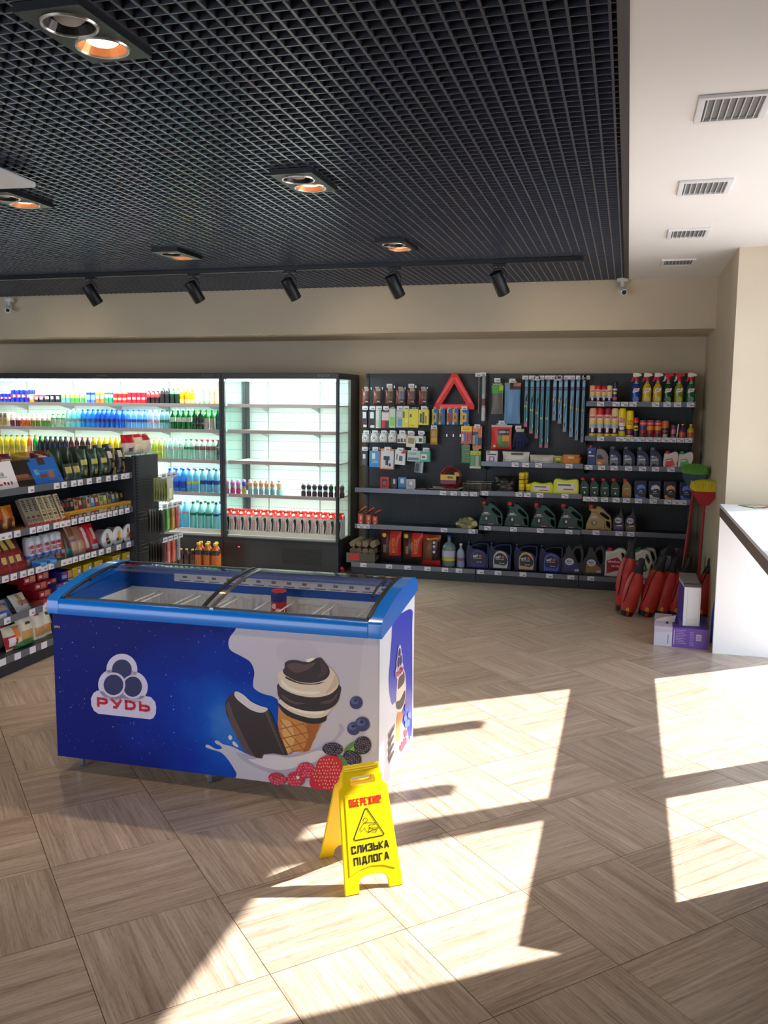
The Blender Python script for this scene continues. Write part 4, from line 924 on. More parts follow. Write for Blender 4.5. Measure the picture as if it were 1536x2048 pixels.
crow('top', S1, 803, [
    ('eb1', mk_can(.0225, .105, [(0, .4, BLU), (.4, .6, (225, 225, 230)), (.6, 1, BLU)], [(.4, .6, .12, RD)]), 'drink_can', [3, 10.5, 18], 'small blue and silver energy drink can', 'can'),
    ('eb2', mk_can(.025, .15, [(0, .4, BLU), (.4, .6, (225, 225, 230)), (.6, 1, BLU)], [(.4, .6, .12, RD)]), 'drink_can', [27, 36, 45.5, 55], 'tall blue and silver energy drink can', 'can'),
    ('eo', mk_can(.028, .095, [(0, 1, (245, 130, 40))], [(.4, .8, .14, (250, 220, 190))]), 'drink_can', [65], 'orange drink can', 'can'),
    ('ep', mk_can(.027, .094, [(0, .6, (36, 28, 40)), (.6, 1, (214, 70, 110))], [(.4, .75, .13, (230, 230, 240)), (.4, .6, .1, (40, 60, 150))]), 'drink_can', [75, 84.5], 'dark cola can with pink top', 'can'),
    ('ek', mk_can(.027, .094, [(0, 1, (28, 28, 34))], [(.45, .8, .13, (225, 225, 235)), (.45, .6, .12, (40, 60, 150)), (.66, .8, .12, RD)]), 'drink_can', [96.6, 107, 117.5], 'black cola can with round emblem', 'can'),
    ('et', slim((90, 170, 180), (210, 170, 90), (170, 150, 140)), 'drink_can', [128, 137], 'slim teal and grey drink can', 'can'),
    ('eg', slim((60, 170, 60), (200, 190, 90), (180, 150, 130)), 'drink_can', [146, 156, 166], 'slim green and grey drink can', 'can'),
    ('eu', mk_can(.026, .125, [(0, .3, (70, 110, 220)), (.3, .75, (130, 170, 200)), (.75, 1, (20, 60, 190))]), 'drink_can', [177.5, 187], 'blue drink can with pale middle', 'can'),
    ('ef', mk_can(.026, .125, [(0, .4, (240, 120, 50)), (.4, .7, (150, 170, 160)), (.7, 1, (245, 150, 60))]), 'drink_can', [196.5, 205.5], 'orange drink can with pale middle', 'can'),
    ('ev', mk_can(.023, .125, [(0, .5, (40, 150, 110)), (.5, .8, (190, 215, 210)), (.8, 1, (40, 80, 190))]), 'drink_can', [214, 223], 'green drink can with blue top', 'can'),
    ('er', mk_can(.026, .125, [(0, .88, (214, 36, 46)), (.88, 1, (240, 220, 60))], [(.3, .5, .15, (250, 190, 150))]), 'drink_can', [232, 241, 250], 'red drink can with yellow top', 'can'),
    ('es', mk_can(.026, .127, [(0, 1, (224, 30, 46))], [(.35, .55, .16, (250, 180, 190))]), 'drink_can', [260, 269.5, 279, 288], 'plain red drink can', 'can'),
    ('ecb', mk_bottle(.025, .14, (40, 20, 18), (214, 40, 44), [(.5, .72, (224, 50, 60))]), 'drink_bottle', [298, 307, 316], 'small dark cola bottle with red label', 'bottle'),
    ('ecd', mk_bottle(.028, .185, (24, 22, 26), (240, 240, 244), [(.58, .68, (60, 60, 66))]), 'drink_bottle', [326, 335.5], 'tall black bottle with white cap', 'bottle'),
    ('ece', mk_bottle(.028, .18, (18, 40, 28), (220, 225, 60), [(.6, .75, (90, 200, 120))]), 'drink_bottle', [345.5, 356], 'dark green bottle with yellow cap', 'bottle'),
    ('eco', mk_bottle(.028, .17, (250, 160, 20, .2), (245, 170, 60), [(.1, .3, (250, 190, 120))]), 'drink_bottle', [365, 375], 'orange soda bottle', 'bottle')])
for i, (pxs, c, d) in enumerate((([384, 395], (196, 160, 214), 'pale violet'), ([404.5, 414.5], (130, 216, 130), 'pale green'), ([425, 436], (250, 160, 120), 'pale orange'))):
    run('milky%d' % i, mk_bottle(.029, .18, (*c, .3), (240, 240, 244), [(.2, .6, c)]), 'drink_bottle', pxs, 8.62, S1, d + ' bottle with white cap', 'set back on the top cooler shelf', 'bottle', None, 803)
JG = lambda c: mk_bottle(.024, .148, (250, 214, 210), (240, 225, 220), [(.5, .72, (246, 190, 190))], sh=.55, liquid=(*c, .15))
BT = lambda c, l, cap=(236, 240, 244), h=.205, r=.027: mk_bottle(r, h, (*c, .55), cap, [(.35, .5, l)])
GRN = mk_bottle(.0275, .218, (20, 120, 50, .2), (210, 220, 214), [(.38, .62, (206, 214, 206))], sh=.6)
crow('second', S2, 855, [
    ('jct', mk_pack(.052, .158, .052, (206, 196, 176), [(.1, .1, .9, .5, (214, 170, 70)), (.3, .65, .7, .85, (150, 90, 70))]), 'juice_carton', [5, 14.5], 'beige juice carton', 'carton'),
    ('j1', JG((110, 20, 40)), 'juice_bottle', [25.5, 36], 'dark red juice bottle with pink neck label', 'bottle'), ('j2', JG((206, 104, 30)), 'juice_bottle', [46, 56], 'orange juice bottle with pink neck label', 'bottle'),
    ('j3', JG((120, 130, 30)), 'juice_bottle', [66, 76.5], 'olive juice bottle with pink neck label', 'bottle'), ('j4', JG((90, 150, 60)), 'juice_bottle', [87, 97], 'green juice bottle with pale neck label', 'bottle'),
    ('j5', mk_bottle(.026, .15, (200, 226, 206, .4), (70, 170, 70), [(.3, .55, (200, 200, 180)), (.62, .7, (60, 130, 80))]), 'drink_bottle', [107, 117, 127], 'clear bottle with green cap and beige label', 'bottle'),
    ('b0', BT((200, 230, 230), (150, 190, 190)), 'water_bottle', [137], 'clear water bottle with pink band', 'bottle'),
    ('b1', BT((170, 232, 236), (200, 180, 190)), 'water_bottle', [147, 157], 'pale turquoise water bottle', 'bottle'),
    ('b2', BT((90, 190, 235), (90, 120, 170), (40, 90, 190)), 'water_bottle', [167, 177, 187], 'bright blue water bottle with violet band', 'bottle'),
    ('b3', BT((80, 165, 232), (60, 70, 160), (30, 80, 180)), 'water_bottle', [197, 206, 215, 225, 235, 246.5], 'deep blue water bottle with navy label', 'bottle'),
    ('b4', BT((180, 220, 242), (70, 100, 190), (40, 110, 200)), 'water_bottle', [257.5, 268.5, 279.5, 290.5], 'light blue water bottle with blue label', 'bottle'),
    ('b5', BT((214, 232, 242), (226, 170, 180)), 'water_bottle', [301.5, 313], 'clear water bottle with pink label', 'bottle'), ('b6', BT((190, 220, 228), (70, 130, 100), (30, 90, 60)), 'water_bottle', [324.5, 335], 'clear water bottle with green label', 'bottle'),
    ('gb1', GRN, 'water_bottle', [346, 357, 367.5, 378], 'green glass bottle with white label', 'bottle'),
    ('gb2', mk_bottle(.0275, .215, (24, 80, 30, .1), (60, 150, 60), [(.15, .6, (26, 40, 30)), (.28, .36, (190, 200, 190))], sh=.66), 'water_bottle', [390, 402], 'dark green bottle with black label', 'bottle'),
    ('gb3', mk_bottle(.0255, .215, (30, 150, 60, .2), (40, 140, 60), [(.04, .58, (190, 178, 170))], sh=.6), 'water_bottle', [413.5, 424.5], 'green bottle with tall beige label', 'bottle'),
    ('gb4', BT((60, 110, 110), (40, 80, 80), (60, 60, 60)), 'water_bottle', [436], 'dark teal bottle beside the cooler post', 'bottle')])
YB_ = lambda cap: mk_bottle(.027, .225, (226, 206, 50, .35), cap, [(.3, .5, (180, 170, 60))])
CB_ = lambda l, cap: mk_bottle(.0265, .22, (206, 232, 224, .5), cap, [(.5, .62, l)])
crow('third', S3, 921, [
    ('y1', YB_((20, 100, 60)), 'soda_bottle', [3, 14, 25, 36, 47], 'yellow lemonade bottle with green cap', 'bottle'),
    ('y2', mk_bottle(.0275, .23, (246, 120, 40, .1), (230, 60, 40), [(.2, .45, (250, 170, 130))]), 'soda_bottle', [61], 'bright orange soda bottle with red cap', 'bottle'),
    ('y3', mk_bottle(.0265, .225, (40, 170, 70, .2), (40, 150, 60), [(.3, .5, (40, 120, 60))]), 'soda_bottle', [72], 'green soda bottle', 'bottle'),
    ('y4', mk_bottle(.026, .215, (34, 22, 22), (20, 20, 24), [(.45, .62, (30, 40, 80))]), 'soda_bottle', [82, 92, 102, 112, 122, 132], 'dark cola bottle with black cap', 'bottle'),
    ('y5', mk_bottle(.026, .215, (60, 24, 22), (196, 40, 50), [(.4, .62, (150, 40, 46))]), 'soda_bottle', [144, 155, 166, 177], 'dark cola bottle with red cap', 'bottle'),
    ('y6', YB_((230, 200, 60)), 'soda_bottle', [189, 200, 211, 222, 233, 244], 'yellow bottle with yellow cap', 'bottle'),
    ('y7', CB_((200, 220, 214), (190, 110, 60)), 'water_bottle', [256, 267, 278, 289, 299], 'clear bottle with orange cap', 'bottle'),
    ('y8', mk_bottle(.0265, .21, (214, 220, 110, .4), (230, 230, 200), [(.3, .4, (220, 220, 150))]), 'water_bottle', [309.5, 320], 'pale yellow lemonade bottle', 'bottle'),
    ('y9', CB_((206, 190, 190), (235, 240, 236)), 'water_bottle', [331, 341.5, 352, 362.5], 'clear water bottle with white cap', 'bottle'),
    ('y10', CB_((60, 130, 80), (40, 100, 60)), 'water_bottle', [373, 383.5], 'clear water bottle with green band', 'bottle'),
    ('y11', mk_bottle(.0265, .215, (206, 226, 220, .5), (150, 30, 50), [(.5, .68, (140, 90, 90))]), 'water_bottle', [394.5, 405.5, 416.5, 427], 'clear bottle with dark red cap and brown label', 'bottle'),
    ('y12', mk_bottle(.025, .22, (90, 120, 116, .2), (100, 100, 100), [(.3, .4, (60, 60, 60)), (.6, .7, (190, 160, 130))]), 'water_bottle', [437.5], 'grey green bottle by the post', 'bottle')])
crow('fourth', S4, 985, [
    ('w1', mk_bottle(.034, .25, (90, 175, 235, .4), (20, 60, 140), [(.18, .45, (20, 70, 190))]), 'water_bottle', [340.5, 354, 367.5], 'large blue water bottle with blue label', 'bottle'),
    ('w2', mk_bottle(.031, .25, (150, 210, 235, .45), (40, 70, 90), [(.36, .48, (210, 200, 90))]), 'water_bottle', [379.5, 392], 'light blue water bottle with yellow emblem', 'bottle'),
    ('w3', mk_bottle(.032, .255, (160, 215, 232, .45), (30, 50, 90), [(.36, .52, (40, 60, 150))]), 'water_bottle', [406, 419.5, 433], 'pale blue water bottle with navy band', 'bottle')])
crow('bottom', S5, 1057, [
    ('v1', mk_bottle(.036, .325, (150, 220, 236, .5), (190, 225, 235), [(.6, .64, (220, 120, 130))]), 'water_bottle', [342, 357, 371.5], 'large turquoise water bottle with white cap', 'bottle'),
    ('v2', mk_bottle(.036, .325, (170, 222, 222, .5), (26, 70, 50), [(.55, .63, (20, 90, 70))]), 'water_bottle', [387, 402.5, 417.5], 'large clear water bottle with green band', 'bottle'),
    ('v3', mk_bottle(.034, .325, (170, 222, 228, .5), (20, 40, 90), [(.55, .62, (30, 50, 130))]), 'water_bottle', [433], 'large clear water bottle with navy band', 'bottle')])

# ---------------------------------------------------------------- dairy cooler
def mk_yog(c0, c1, c2, h=.155, r=.025):
    def b(name):
        t = thing(name)
        MB().lathe([(r * .8, 0), (r, .006), (r, .3 * h), (r * .78, .42 * h), (r * .72, .48 * h), (r * .8, .55 * h), (r, .7 * h), (r * .98, .8 * h), (r * .6, .88 * h)], None, 16, colf=lambda k, a: mc(c0) if k < 3 else (mc(c1) if k < 5 else mc(c2))).build('bottle_body', t)
        MB().lathe([(r * .66, .87 * h), (r * .7, .89 * h), (r * .66, h), (0, h)], mc((232, 226, 236)), 14).build('cap', t); return t
    return b
DC = 'on the fourth shelf of the dairy cooler'
run('g1', mk_yog((206, 50, 130), (130, 150, 140), (214, 110, 190)), 'yogurt_bottle', [454, 465.5, 477], 8.5, .771, 'pink yogurt drink bottle', DC, 'bottle', None, 990)
run('g2', mk_yog((214, 190, 80), (200, 140, 190), (90, 90, 200)), 'yogurt_bottle', [488.5], 8.5, .771, 'violet and yellow yogurt drink bottle', DC, 'bottle', None, 990)
run('g3', mk_yog((130, 190, 210), (200, 210, 200), (226, 160, 120)), 'yogurt_bottle', [500.5, 511.5, 522.5, 533.5, 545], 8.5, .771, 'peach and pale blue yogurt drink bottle', DC, 'bottle', None, 990)
run('g4', mk_yog((150, 210, 210), (220, 200, 160), (236, 214, 180), .16, .035), 'yogurt_bottle', [559.5], 8.5, .771, 'wide cream yogurt bottle with berries', DC, 'bottle', None, 990)
run('g5', mk_yog((70, 46, 66), (200, 200, 206), (50, 52, 66), .14), 'yogurt_bottle', [607, 618, 629, 640, 651], 8.5, .771, 'dark yogurt drink bottle', DC, 'bottle', None, 994)
run('g6', mk_yog((70, 50, 60), (60, 110, 70), (30, 90, 40), .14), 'yogurt_bottle', [662], 8.5, .771, 'dark bottle with green top', DC, 'bottle', None, 994)
run('g7', mk_yog((70, 46, 60), (120, 60, 70), (90, 60, 70), .14), 'yogurt_bottle', [673.5, 684], 8.5, .771, 'dark berry yogurt bottle', 'behind the post of the dairy cooler', 'bottle', None, 996)
def mk_milk(name):
    t = thing(name); w, h, d = .068, .205, .068; W_ = mat((232, 228, 226), .4)
    m = MB().box(-w / 2, w / 2, -d / 2, d / 2, 0, h, W_); m.prism([(-d / 2, h), (d / 2, h), (0, h + .04)], -w / 2, w / 2, mat((222, 52, 44), .4), 'x'); m.box(-w / 2, w / 2, -.003, .003, h + .036, h + .056, mat((222, 52, 44), .4)); m.build('carton', t, 0)
    c = MB().lathe([(.015, 0), (.015, .012), (0, .012)], mat((240, 222, 214), .4), 14).build('cap', t); c.location = (0, -.02, h + .02); c.rotation_euler = (math.radians(50), 0, 0)
    y = -d / 2 - .0005; q = MB(); q.quad((-w / 2, y, 0), (w / 2, y, 0), (w / 2, y, .022), (-w / 2, y, .022), mat((70, 150, 60), .4)); q.quad((-w / 2, y - .0002, .018), (w / 2, y - .0002, .018), (w / 2, y - .0002, .04), (-w / 2, y - .0002, .03), mat((190, 200, 130), .4))
    q.poly(catmull([(.002, .17), (.02, .19), (.032, .17), (.03, .1), (.02, .05), (.008, .06), (.012, .12)], 3), mat((46, 40, 52), .4), y - .0004); q.build('front_print', t, 0)
    text('БУРЕНКА', .13, .019, mat((206, 40, 60), .4), t, (-.018, y - .001, .1), (0, -PI / 2, 0), .02); return t
xs_ = [456.5, 470.5] + [484.5 + 14.9 * i for i in range(13)] + [677]
run('milk', mk_milk, 'milk_carton', xs_, 8.49, .346, 'white milk carton with red top', 'on the bottom of the dairy cooler', 'carton', None, 1064)
for i, px in enumerate(xs_):
    x = atY(px, 1064, 8.49).x; put('milk', mk_milk, 'milk_carton', (x, 8.57, .346), 0, ordl(i, len(xs_), 'white milk carton', 'in the second row of the dairy cooler bottom'), 'carton', 'second row milk cartons')

# ---------------------------------------------------------------- bottles on the floor before the long cooler
for k, (px, row) in enumerate([(398, 0), (415, 0), (431, 0), (403, 1), (418, 1), (434, 1)]):
    Y = 8.02 + .095 * row; x = atY(px, 1135, Y).x
    put('cider', mk_bottle(.044, .31, (206, 110, 40, .15), (230, 190, 60), [(.62, .72, (50, 44, 44))], sh=.66), 'drink_bottle', (x, Y, 0), 0, '%s large amber bottle with yellow cap, %s row, in the shrink pack on the floor' % (('left', 'middle', 'right')[k % 3], ('front', 'back')[row]), 'bottle', 'amber bottles packed on the floor')
for k, px in enumerate((318, 330, 341, 352, 363, 374, 386)):
    dk_ = k in (4, 5, 6); Y = 8.0; x = atY(px, 1130, Y).x
    put('am%d' % dk_, mk_bottle(.03, .215, (60, 26, 24) if dk_ else (196, 110, 40, .15), (226, 190, 60), [(.3, .5, (90, 60, 50))]), 'drink_bottle', (x, Y, .03), 0, ordl(k if not dk_ else k - 4, 4 if not dk_ else 3, ('dark' if dk_ else 'amber') + ' small bottle with yellow cap', 'on the low tray beside the amber pack'), 'bottle', ('dark' if dk_ else 'amber') + ' bottles on the low tray')
x0_ = atY(305, 1130, 8).x; x1_ = atY(392, 1130, 8).x
tag(MB().box(x0_ - .05, x1_, 7.95, 8.1, 0, .028, DARK).box(x0_ - .05, x1_, 7.945, 7.95, 0, .05, STEEL).build('bottle_tray', None, 0), 'low grey tray with small bottles on the floor', 'tray')
# ================================================================ OILS AND SPRAYS (right bay)
K8_, K7_ = .000846, .000816
WH, YL, CRM = (232, 226, 222), (244, 214, 20), (238, 214, 160)
def plak(cap, h, r):
    return mk_can(r, h, [(0, .08, (226, 90, 90)), (.08, .16, (240, 200, 40)), (.16, .34, (60, 30, 50)), (.34, .48, (170, 190, 210)), (.48, .62, (240, 205, 110)), (.62, .8, (238, 210, 200)), (.8, 1, cap)], [(.2, .36, .07, (230, 220, 225))], rim=mat(cap, .4))
def with_text(bld, *ts):
    def b(name):
        t = bld(name)
        for s, w_, h_, c, x, y, z in ts: text(s, w_, h_, mc(c), t, (x, y, z), bold=.03)
        return t
    return b
P1, P2 = 'on the top shelf of the oil bay', 'on the second shelf of the oil bay'
PC = [((246, 170, 130), 'peach'), ((224, 30, 40), 'red'), ((170, 24, 50), 'dark red'), (CRM, 'cream')]
for (c, n), x1_, x2_ in zip(PC, (1184.6, 1196, 1207.5, 1218.5), (1184.6, 1199, 1214, 1228.4)):
    run('ps' + n, with_text(plak(c, .178, .0265), ('plak', .036, .022, (200, 30, 50), 0, -.0272, .125)), 'spray_can', [x1_], 8.64, 1.745, 'small cockpit spray can with %s cap' % n, P1, 'spray can', 'small cockpit sprays', 803)
    run('pl' + n, with_text(plak(c, .29, .0335), ('plak', .05, .032, (200, 30, 50), 0, -.0342, .205)), 'spray_can', [x2_], 8.64, 1.42, 'large cockpit spray can with %s cap' % n, P2, 'spray can', 'large cockpit sprays', 873)
run('db', mk_can(.024, .215, [(0, .35, (40, 50, 120)), (.35, .75, (28, 40, 90)), (.75, 1, (24, 34, 70))], [(.2, .32, .16, (220, 80, 60)), (.45, .56, .13, (230, 200, 60)), (.62, .7, .15, (220, 226, 236))], rim=mat((24, 34, 70), .4)), 'spray_can', [1229.3], 8.64, 1.745, 'tall navy spray can', P1, 'spray can', None, 803)
def mk_trigger(liq, head):
    def b(name):
        t = thing(name); h = .29; Rr = .042
        MB().lathe([(Rr * .8, 0), (Rr, .008), (Rr, .05), (Rr * .93, .09), (Rr, .13), (Rr * .92, .16), (Rr * .5, .195), (.013, .21), (.013, .24)], None, 16, colf=lambda k, a: mc((*liq, .15)) if k < 6 else mat((210, 216, 216), .2, trans=.5), squash=.6).build('bottle_body', t)
        lb = MB(); lb.poly([(-.03, .11), (.024, .125), (.034, .155), (-.02, .15)], mat((238, 234, 236), .4), -.027); lb.poly(ell(.0, .05, .028, .03, 14), mat(tuple(int(v * .6 + 90) for v in liq), .4), -.0262); lb.box(-.022, .022, -.0268, -.0262, .02, .034, mat((236, 230, 230), .4)); lb.build('label', t, 0)
        text('plak', .036, .018, mat((200, 30, 50), .4), t, (.002, -.0276, .137), (0, -.15, 0), .03)
        g = MB(); RH = mat((214, 30, 44), .35); HH = mat((238, 232, 230), .35)
        g.lathe([(.017, .222), (.018, .25), (.014, .262)], RH, 12); g.build('collar', t)
        s = MB(); s.prism(catmull([(-.032, .265), (-.03, .292), (-.01, .298), (.03, .29), (.046, .276), (.04, .268), (.015, .262), (0, .258), (-.02, .258)], 2), -.013, .013, RH if head else HH, 'y'); s.build('trigger_head', t, 30)
        q = MB(); q.prism([(-.036, .27), (-.028, .285), (-.018, .262), (-.024, .235), (-.04, .215), (-.05, .222), (-.036, .24)], -.006, .006, HH if head else RH, 'y'); q.build('trigger', t, 30)
        return t
    return b
for px, c, n, hd_ in ((1271, (20, 70, 170), 'blue', 0), (1293, (236, 200, 30), 'bright yellow', 0), (1314, (226, 190, 24), 'golden yellow', 0), (1335, (16, 70, 40), 'dark green', 1), (1357, (150, 160, 30), 'olive', 1), (1380.6, (24, 110, 60), 'green', 0)):
    run('tr' + n, mk_trigger(c, hd_), 'trigger_spray_bottle', [px], 8.66, 1.745, '%s trigger spray bottle with %s head' % (n, 'red' if hd_ else 'white'), P1, 'spray bottle', 'trigger spray bottles', 803)
run('yt', with_text(mk_can(.033, .29, [(0, .1, (190, 190, 120)), (.1, .25, (226, 200, 40)), (.25, .42, (90, 80, 110)), (.42, .72, (236, 224, 200)), (.72, .8, (240, 220, 60)), (.8, 1, (250, 226, 20))], [(.3, .4, .1, (230, 230, 220))], rim=mat((250, 226, 20), .4)), ('TEAR', .05, .026, (220, 60, 40), 0, -.0338, .19), ('AWAY', .05, .022, (220, 60, 40), 0, -.0338, .165)), 'spray_can', [1243], 8.64, 1.42, 'tall yellow spray can with car picture', P2, 'spray can', None, 876)
run('ca', with_text(mk_can(.034, .27, [(0, .13, (246, 222, 20)), (.13, .36, (90, 30, 60)), (.36, 1, (250, 226, 20))], [(.2, .34, .12, (170, 50, 70))], rim=mat((250, 226, 20), .4)), ('CLEAN', .05, .022, (200, 40, 40), 0, -.0348, .17), ('ALL', .035, .02, (200, 40, 40), 0, -.0348, .145)), 'spray_can', [1258.5], 8.64, 1.42, 'yellow cleaner spray can with red lettering', P2, 'spray can', None, 876)
run('wd', mk_can(.0225, .205, [(0, .06, (190, 30, 40)), (.06, .4, (36, 44, 100)), (.4, .62, (246, 214, 20)), (.62, .66, (220, 40, 40)), (.66, .78, (40, 40, 90)), (.78, .86, (230, 100, 40)), (.86, 1, (214, 30, 40))], [(.46, .56, .1, (40, 44, 90))], rim=mat((214, 30, 40), .4)), 'spray_can', [1271], 8.64, 1.42, 'slim blue and yellow lubricant can with red cap', P2, 'spray can', None, 878)
for i, (px, c, n) in enumerate(((1285, (40, 60, 140), 'blue band'), (1299.5, (226, 150, 40), 'orange band'), (1315, (226, 150, 50), 'yellow band'))):
    run('rc%d' % i, mk_can(.0335, .18, [(0, .3, (196, 60, 76)), (.3, .5, (170, 34, 50)), (.5, .72, c), (.72, 1, (200, 36, 46))], [(.12, .34, .13, (60, 50, 60)), (.8, .9, .14, (230, 150, 150))]), 'oil_can', [px], 8.64, 1.42, 'red additive can with ' + n, P2, 'can', 'red additive cans', 878)
run('ob', mk_can(.033, .178, [(0, .3, (60, 60, 62)), (.3, .62, (40, 34, 34)), (.62, .7, (150, 140, 130)), (.7, 1, (226, 110, 36))], [(.1, .3, .13, (180, 180, 180)), (.4, .5, .14, (170, 80, 50))]), 'oil_can', [1329.5], 8.64, 1.42, 'black additive can with orange top', P2, 'can', None, 878)
run('dp', mk_can(.027, .145, [(0, .25, (120, 120, 126)), (.25, .8, (120, 40, 80)), (.8, 1, (70, 70, 80))], [(.4, .7, .12, (220, 120, 150))], rim=mat((60, 60, 70), .4)), 'small_bottle', [1346], 8.64, 1.42, 'small dark pink additive bottle', P2, 'bottle', None, 878)
tag(MB().tube([(0, 0, 0), (.012, .0, .15)], .006, mat((226, 226, 228), .4), 8).build('glue_tube', None), 'thin white tube leaning on the second shelf of the oil bay', 'tube').location = (atY(1353, 878, 8.62).x, 8.62, 1.42)
for px, c, n in ((1364, (90, 40, 110), 'purple'), (1380.6, (200, 180, 40), 'yellow green')):
    run('cn' + n, mk_bottle(.032, .15, c, YL, [(.2, .5, (206, 90, 60))], neck=.35, sh=.6), 'small_bottle', [px], 8.64, 1.42, '%s additive bottle with yellow cone top' % n, P2, 'bottle', 'cone topped bottles', 878)
# litre jugs
P3, P4, P5, P6 = 'on the third shelf of the oil bay', 'on the fourth shelf of the oil bay', 'on the fifth shelf of the oil bay', 'on the base shelf of the oil bay'
def jrun(key, bld, name, pxs, Y, z, desc, place, py, cat='oil jug', group=None): run(key, bld, name, pxs, Y, z, desc, place, cat, group, py)
bl1 = mk_jug((450, 1105), K8_, [(380, 1100), (380, 900), (392, 893), (430, 893), (470, 912), (500, 950), (514, 1000), (514, 1095), (505, 1105), (388, 1105)], [], .07, (30, 40, 84), (410, 26, 32, (110, 112, 112)),
    [([(388, 1085), (388, 985), (410, 955), (445, 958), (470, 985), (478, 1040), (465, 1085), (430, 1095)], (120, 126, 140)), ([(396, 1070), (420, 1040), (460, 1060), (450, 1085), (410, 1086)], (40, 46, 70)), ([(400, 1000), (470, 992), (472, 1006), (400, 1012)], (206, 210, 220)), (ell(407, 966, 12, 10, 10), (214, 220, 232))], bev=.006, smooth=False)
jrun('bl1', bl1, 'oil_jug', [1231, 1258.5, 1286, 1312], 8.66, 1.144, 'navy litre oil jug with grey cap', P3, 931)
run('bc', mk_pack(.078, .19, .045, (40, 52, 120), [(.0, .85, 1, 1, (60, 72, 140)), (.1, .1, .9, .55, (56, 66, 130)), (.1, .56, .8, .62, (220, 220, 236)), (.12, .72, .4, .82, (210, 220, 240))]), 'fluid_can', [1183], 8.64, 1.144, 'flat blue fluid can', P3, 'can', None, 931)
tag(MB().lathe([(.014, 0), (.014, .02), (0, .02)], mat((200, 30, 60), .4), 12).build('red_stopper', None), 'red cap on the flat blue fluid can', 'cap').location = (atY(1180.5, 931, 8.64).x, 8.64, 1.3355)
jrun('go1', mk_jug((300, 1100), K8_, [(234, 1098), (234, 905), (255, 890), (290, 888), (330, 912), (358, 960), (364, 1010), (362, 1098)], [], .07, (138, 134, 134), (262, 20, 26, (60, 56, 56)), [([(240, 1060), (240, 960), (275, 950), (310, 990), (312, 1060)], (60, 56, 60)), ([(240, 1078), (240, 1005), (318, 1000), (320, 1078)], (206, 110, 60)), ([(244, 1040), (268, 1030), (300, 1060), (250, 1070)], (230, 190, 150))], bev=.006), 'oil_jug', [1204.7], 8.66, 1.144, 'grey litre oil jug with orange label', P3, 931)
def akv1(cap, c):
    return mk_jug((1050, 1112), K8_, [(976, 1108), (976, 950), (985, 938), (1030, 936), (1070, 918), (1100, 912), (1122, 935), (1126, 990), (1112, 1050), (1120, 1108)], [], .06, (226, 214, 210), (1010, 26, 26, cap), [([(990, 1085), (995, 1000), (1060, 985), (1085, 1040), (1090, 1060), (1000, 1092)], c), ([(1000, 1012), (1055, 1002), (1055, 1012), (1000, 1022)], (244, 240, 240))], bev=.006)
jrun('ak1r', akv1((206, 40, 60), (220, 90, 90)), 'coolant_jug', [1341], 8.66, 1.144, 'small cream coolant jug with red cap', P3, 936); jrun('ak1g', akv1((40, 150, 90), (110, 190, 110)), 'coolant_jug', [1370.6], 8.66, 1.144, 'small cream coolant jug with green cap', P3, 936)
def cas1(c, lab):
    return mk_jug((98, 1412), K8_, [(48, 1408), (46, 1260), (60, 1225), (70, 1205), (100, 1200), (122, 1222), (148, 1262), (148, 1408), (140, 1412), (54, 1412)], [], .06, c, (76, 26, 28, (206, 44, 44)), [([(72, 1290), (125, 1286), (125, 1280), (72, 1282)], (214, 214, 210)), (ell(97, 1345, 24, 22, 12), lab[0]), (ell(100, 1342, 10, 14, 8), lab[1]), ([(80, 1392), (126, 1390), (126, 1382), (80, 1384)], (200, 120, 90))], bev=.006, smooth=False)
jrun('cs1', cas1((34, 66, 62), ((20, 40, 38), (200, 210, 200))), 'oil_bottle', [1168.5, 1188.5, 1209.3, 1230], 8.62, .846, 'dark green litre oil bottle with red cap', 'on the fourth oil shelf', 993, 'oil bottle')
jrun('cs1g', cas1((150, 128, 76), ((190, 90, 50), (200, 150, 90))), 'oil_bottle', [1253], 8.62, .846, 'gold litre oil bottle with red cap', P4, 996, 'oil bottle')
def elf1(c):
    return mk_jug((710, 1465), K8_, [(650, 1462), (640, 1300), (645, 1240), (700, 1236), (772, 1236), (778, 1300), (776, 1460), (768, 1465)], [], .075, (18, 25, 58), (668, 16, 22, (26, 32, 66)), [([(665, 1455), (655, 1400), (680, 1390), (700, 1420), (760, 1425), (765, 1450)], c), ([(668, 1330), (680, 1295), (720, 1282), (755, 1300), (765, 1345), (740, 1325), (700, 1330), (685, 1350)], c), (ell(718, 1375, 45, 46, 14), (34, 36, 56))], [('elf', 36, 16, (214, 216, 230), 712, 1355), ('EVOLUTION', 52, 9, (200, 206, 220), 716, 1378)], bev=.006, smooth=False)
for px, c, n in ((1280, (90, 140, 240), 'blue'), (1308.6, (206, 214, 226), 'silver'), (1338.7, (230, 160, 100), 'orange'), (1370.6, (110, 130, 240), 'violet blue')):
    jrun('el' + n, elf1(c), 'oil_jug', [px], 8.62, .846, 'navy litre oil jug with %s curved label' % n, P4, 998, group='navy litre oil jugs')
K2_ = .000816
CASO = [(100, 520), (102, 450), (130, 370), (155, 305), (150, 280), (125, 262), (175, 250), (200, 262), (212, 238), (235, 226), (270, 240), (330, 295), (378, 345), (394, 400), (395, 450), (395, 500), (390, 524), (366, 532), (250, 533), (120, 532)]
CASH = [[(268, 300), (290, 302), (362, 358), (364, 376), (340, 380), (262, 325)], [(336, 402), (350, 400), (374, 425), (378, 470), (372, 486), (338, 458)]]
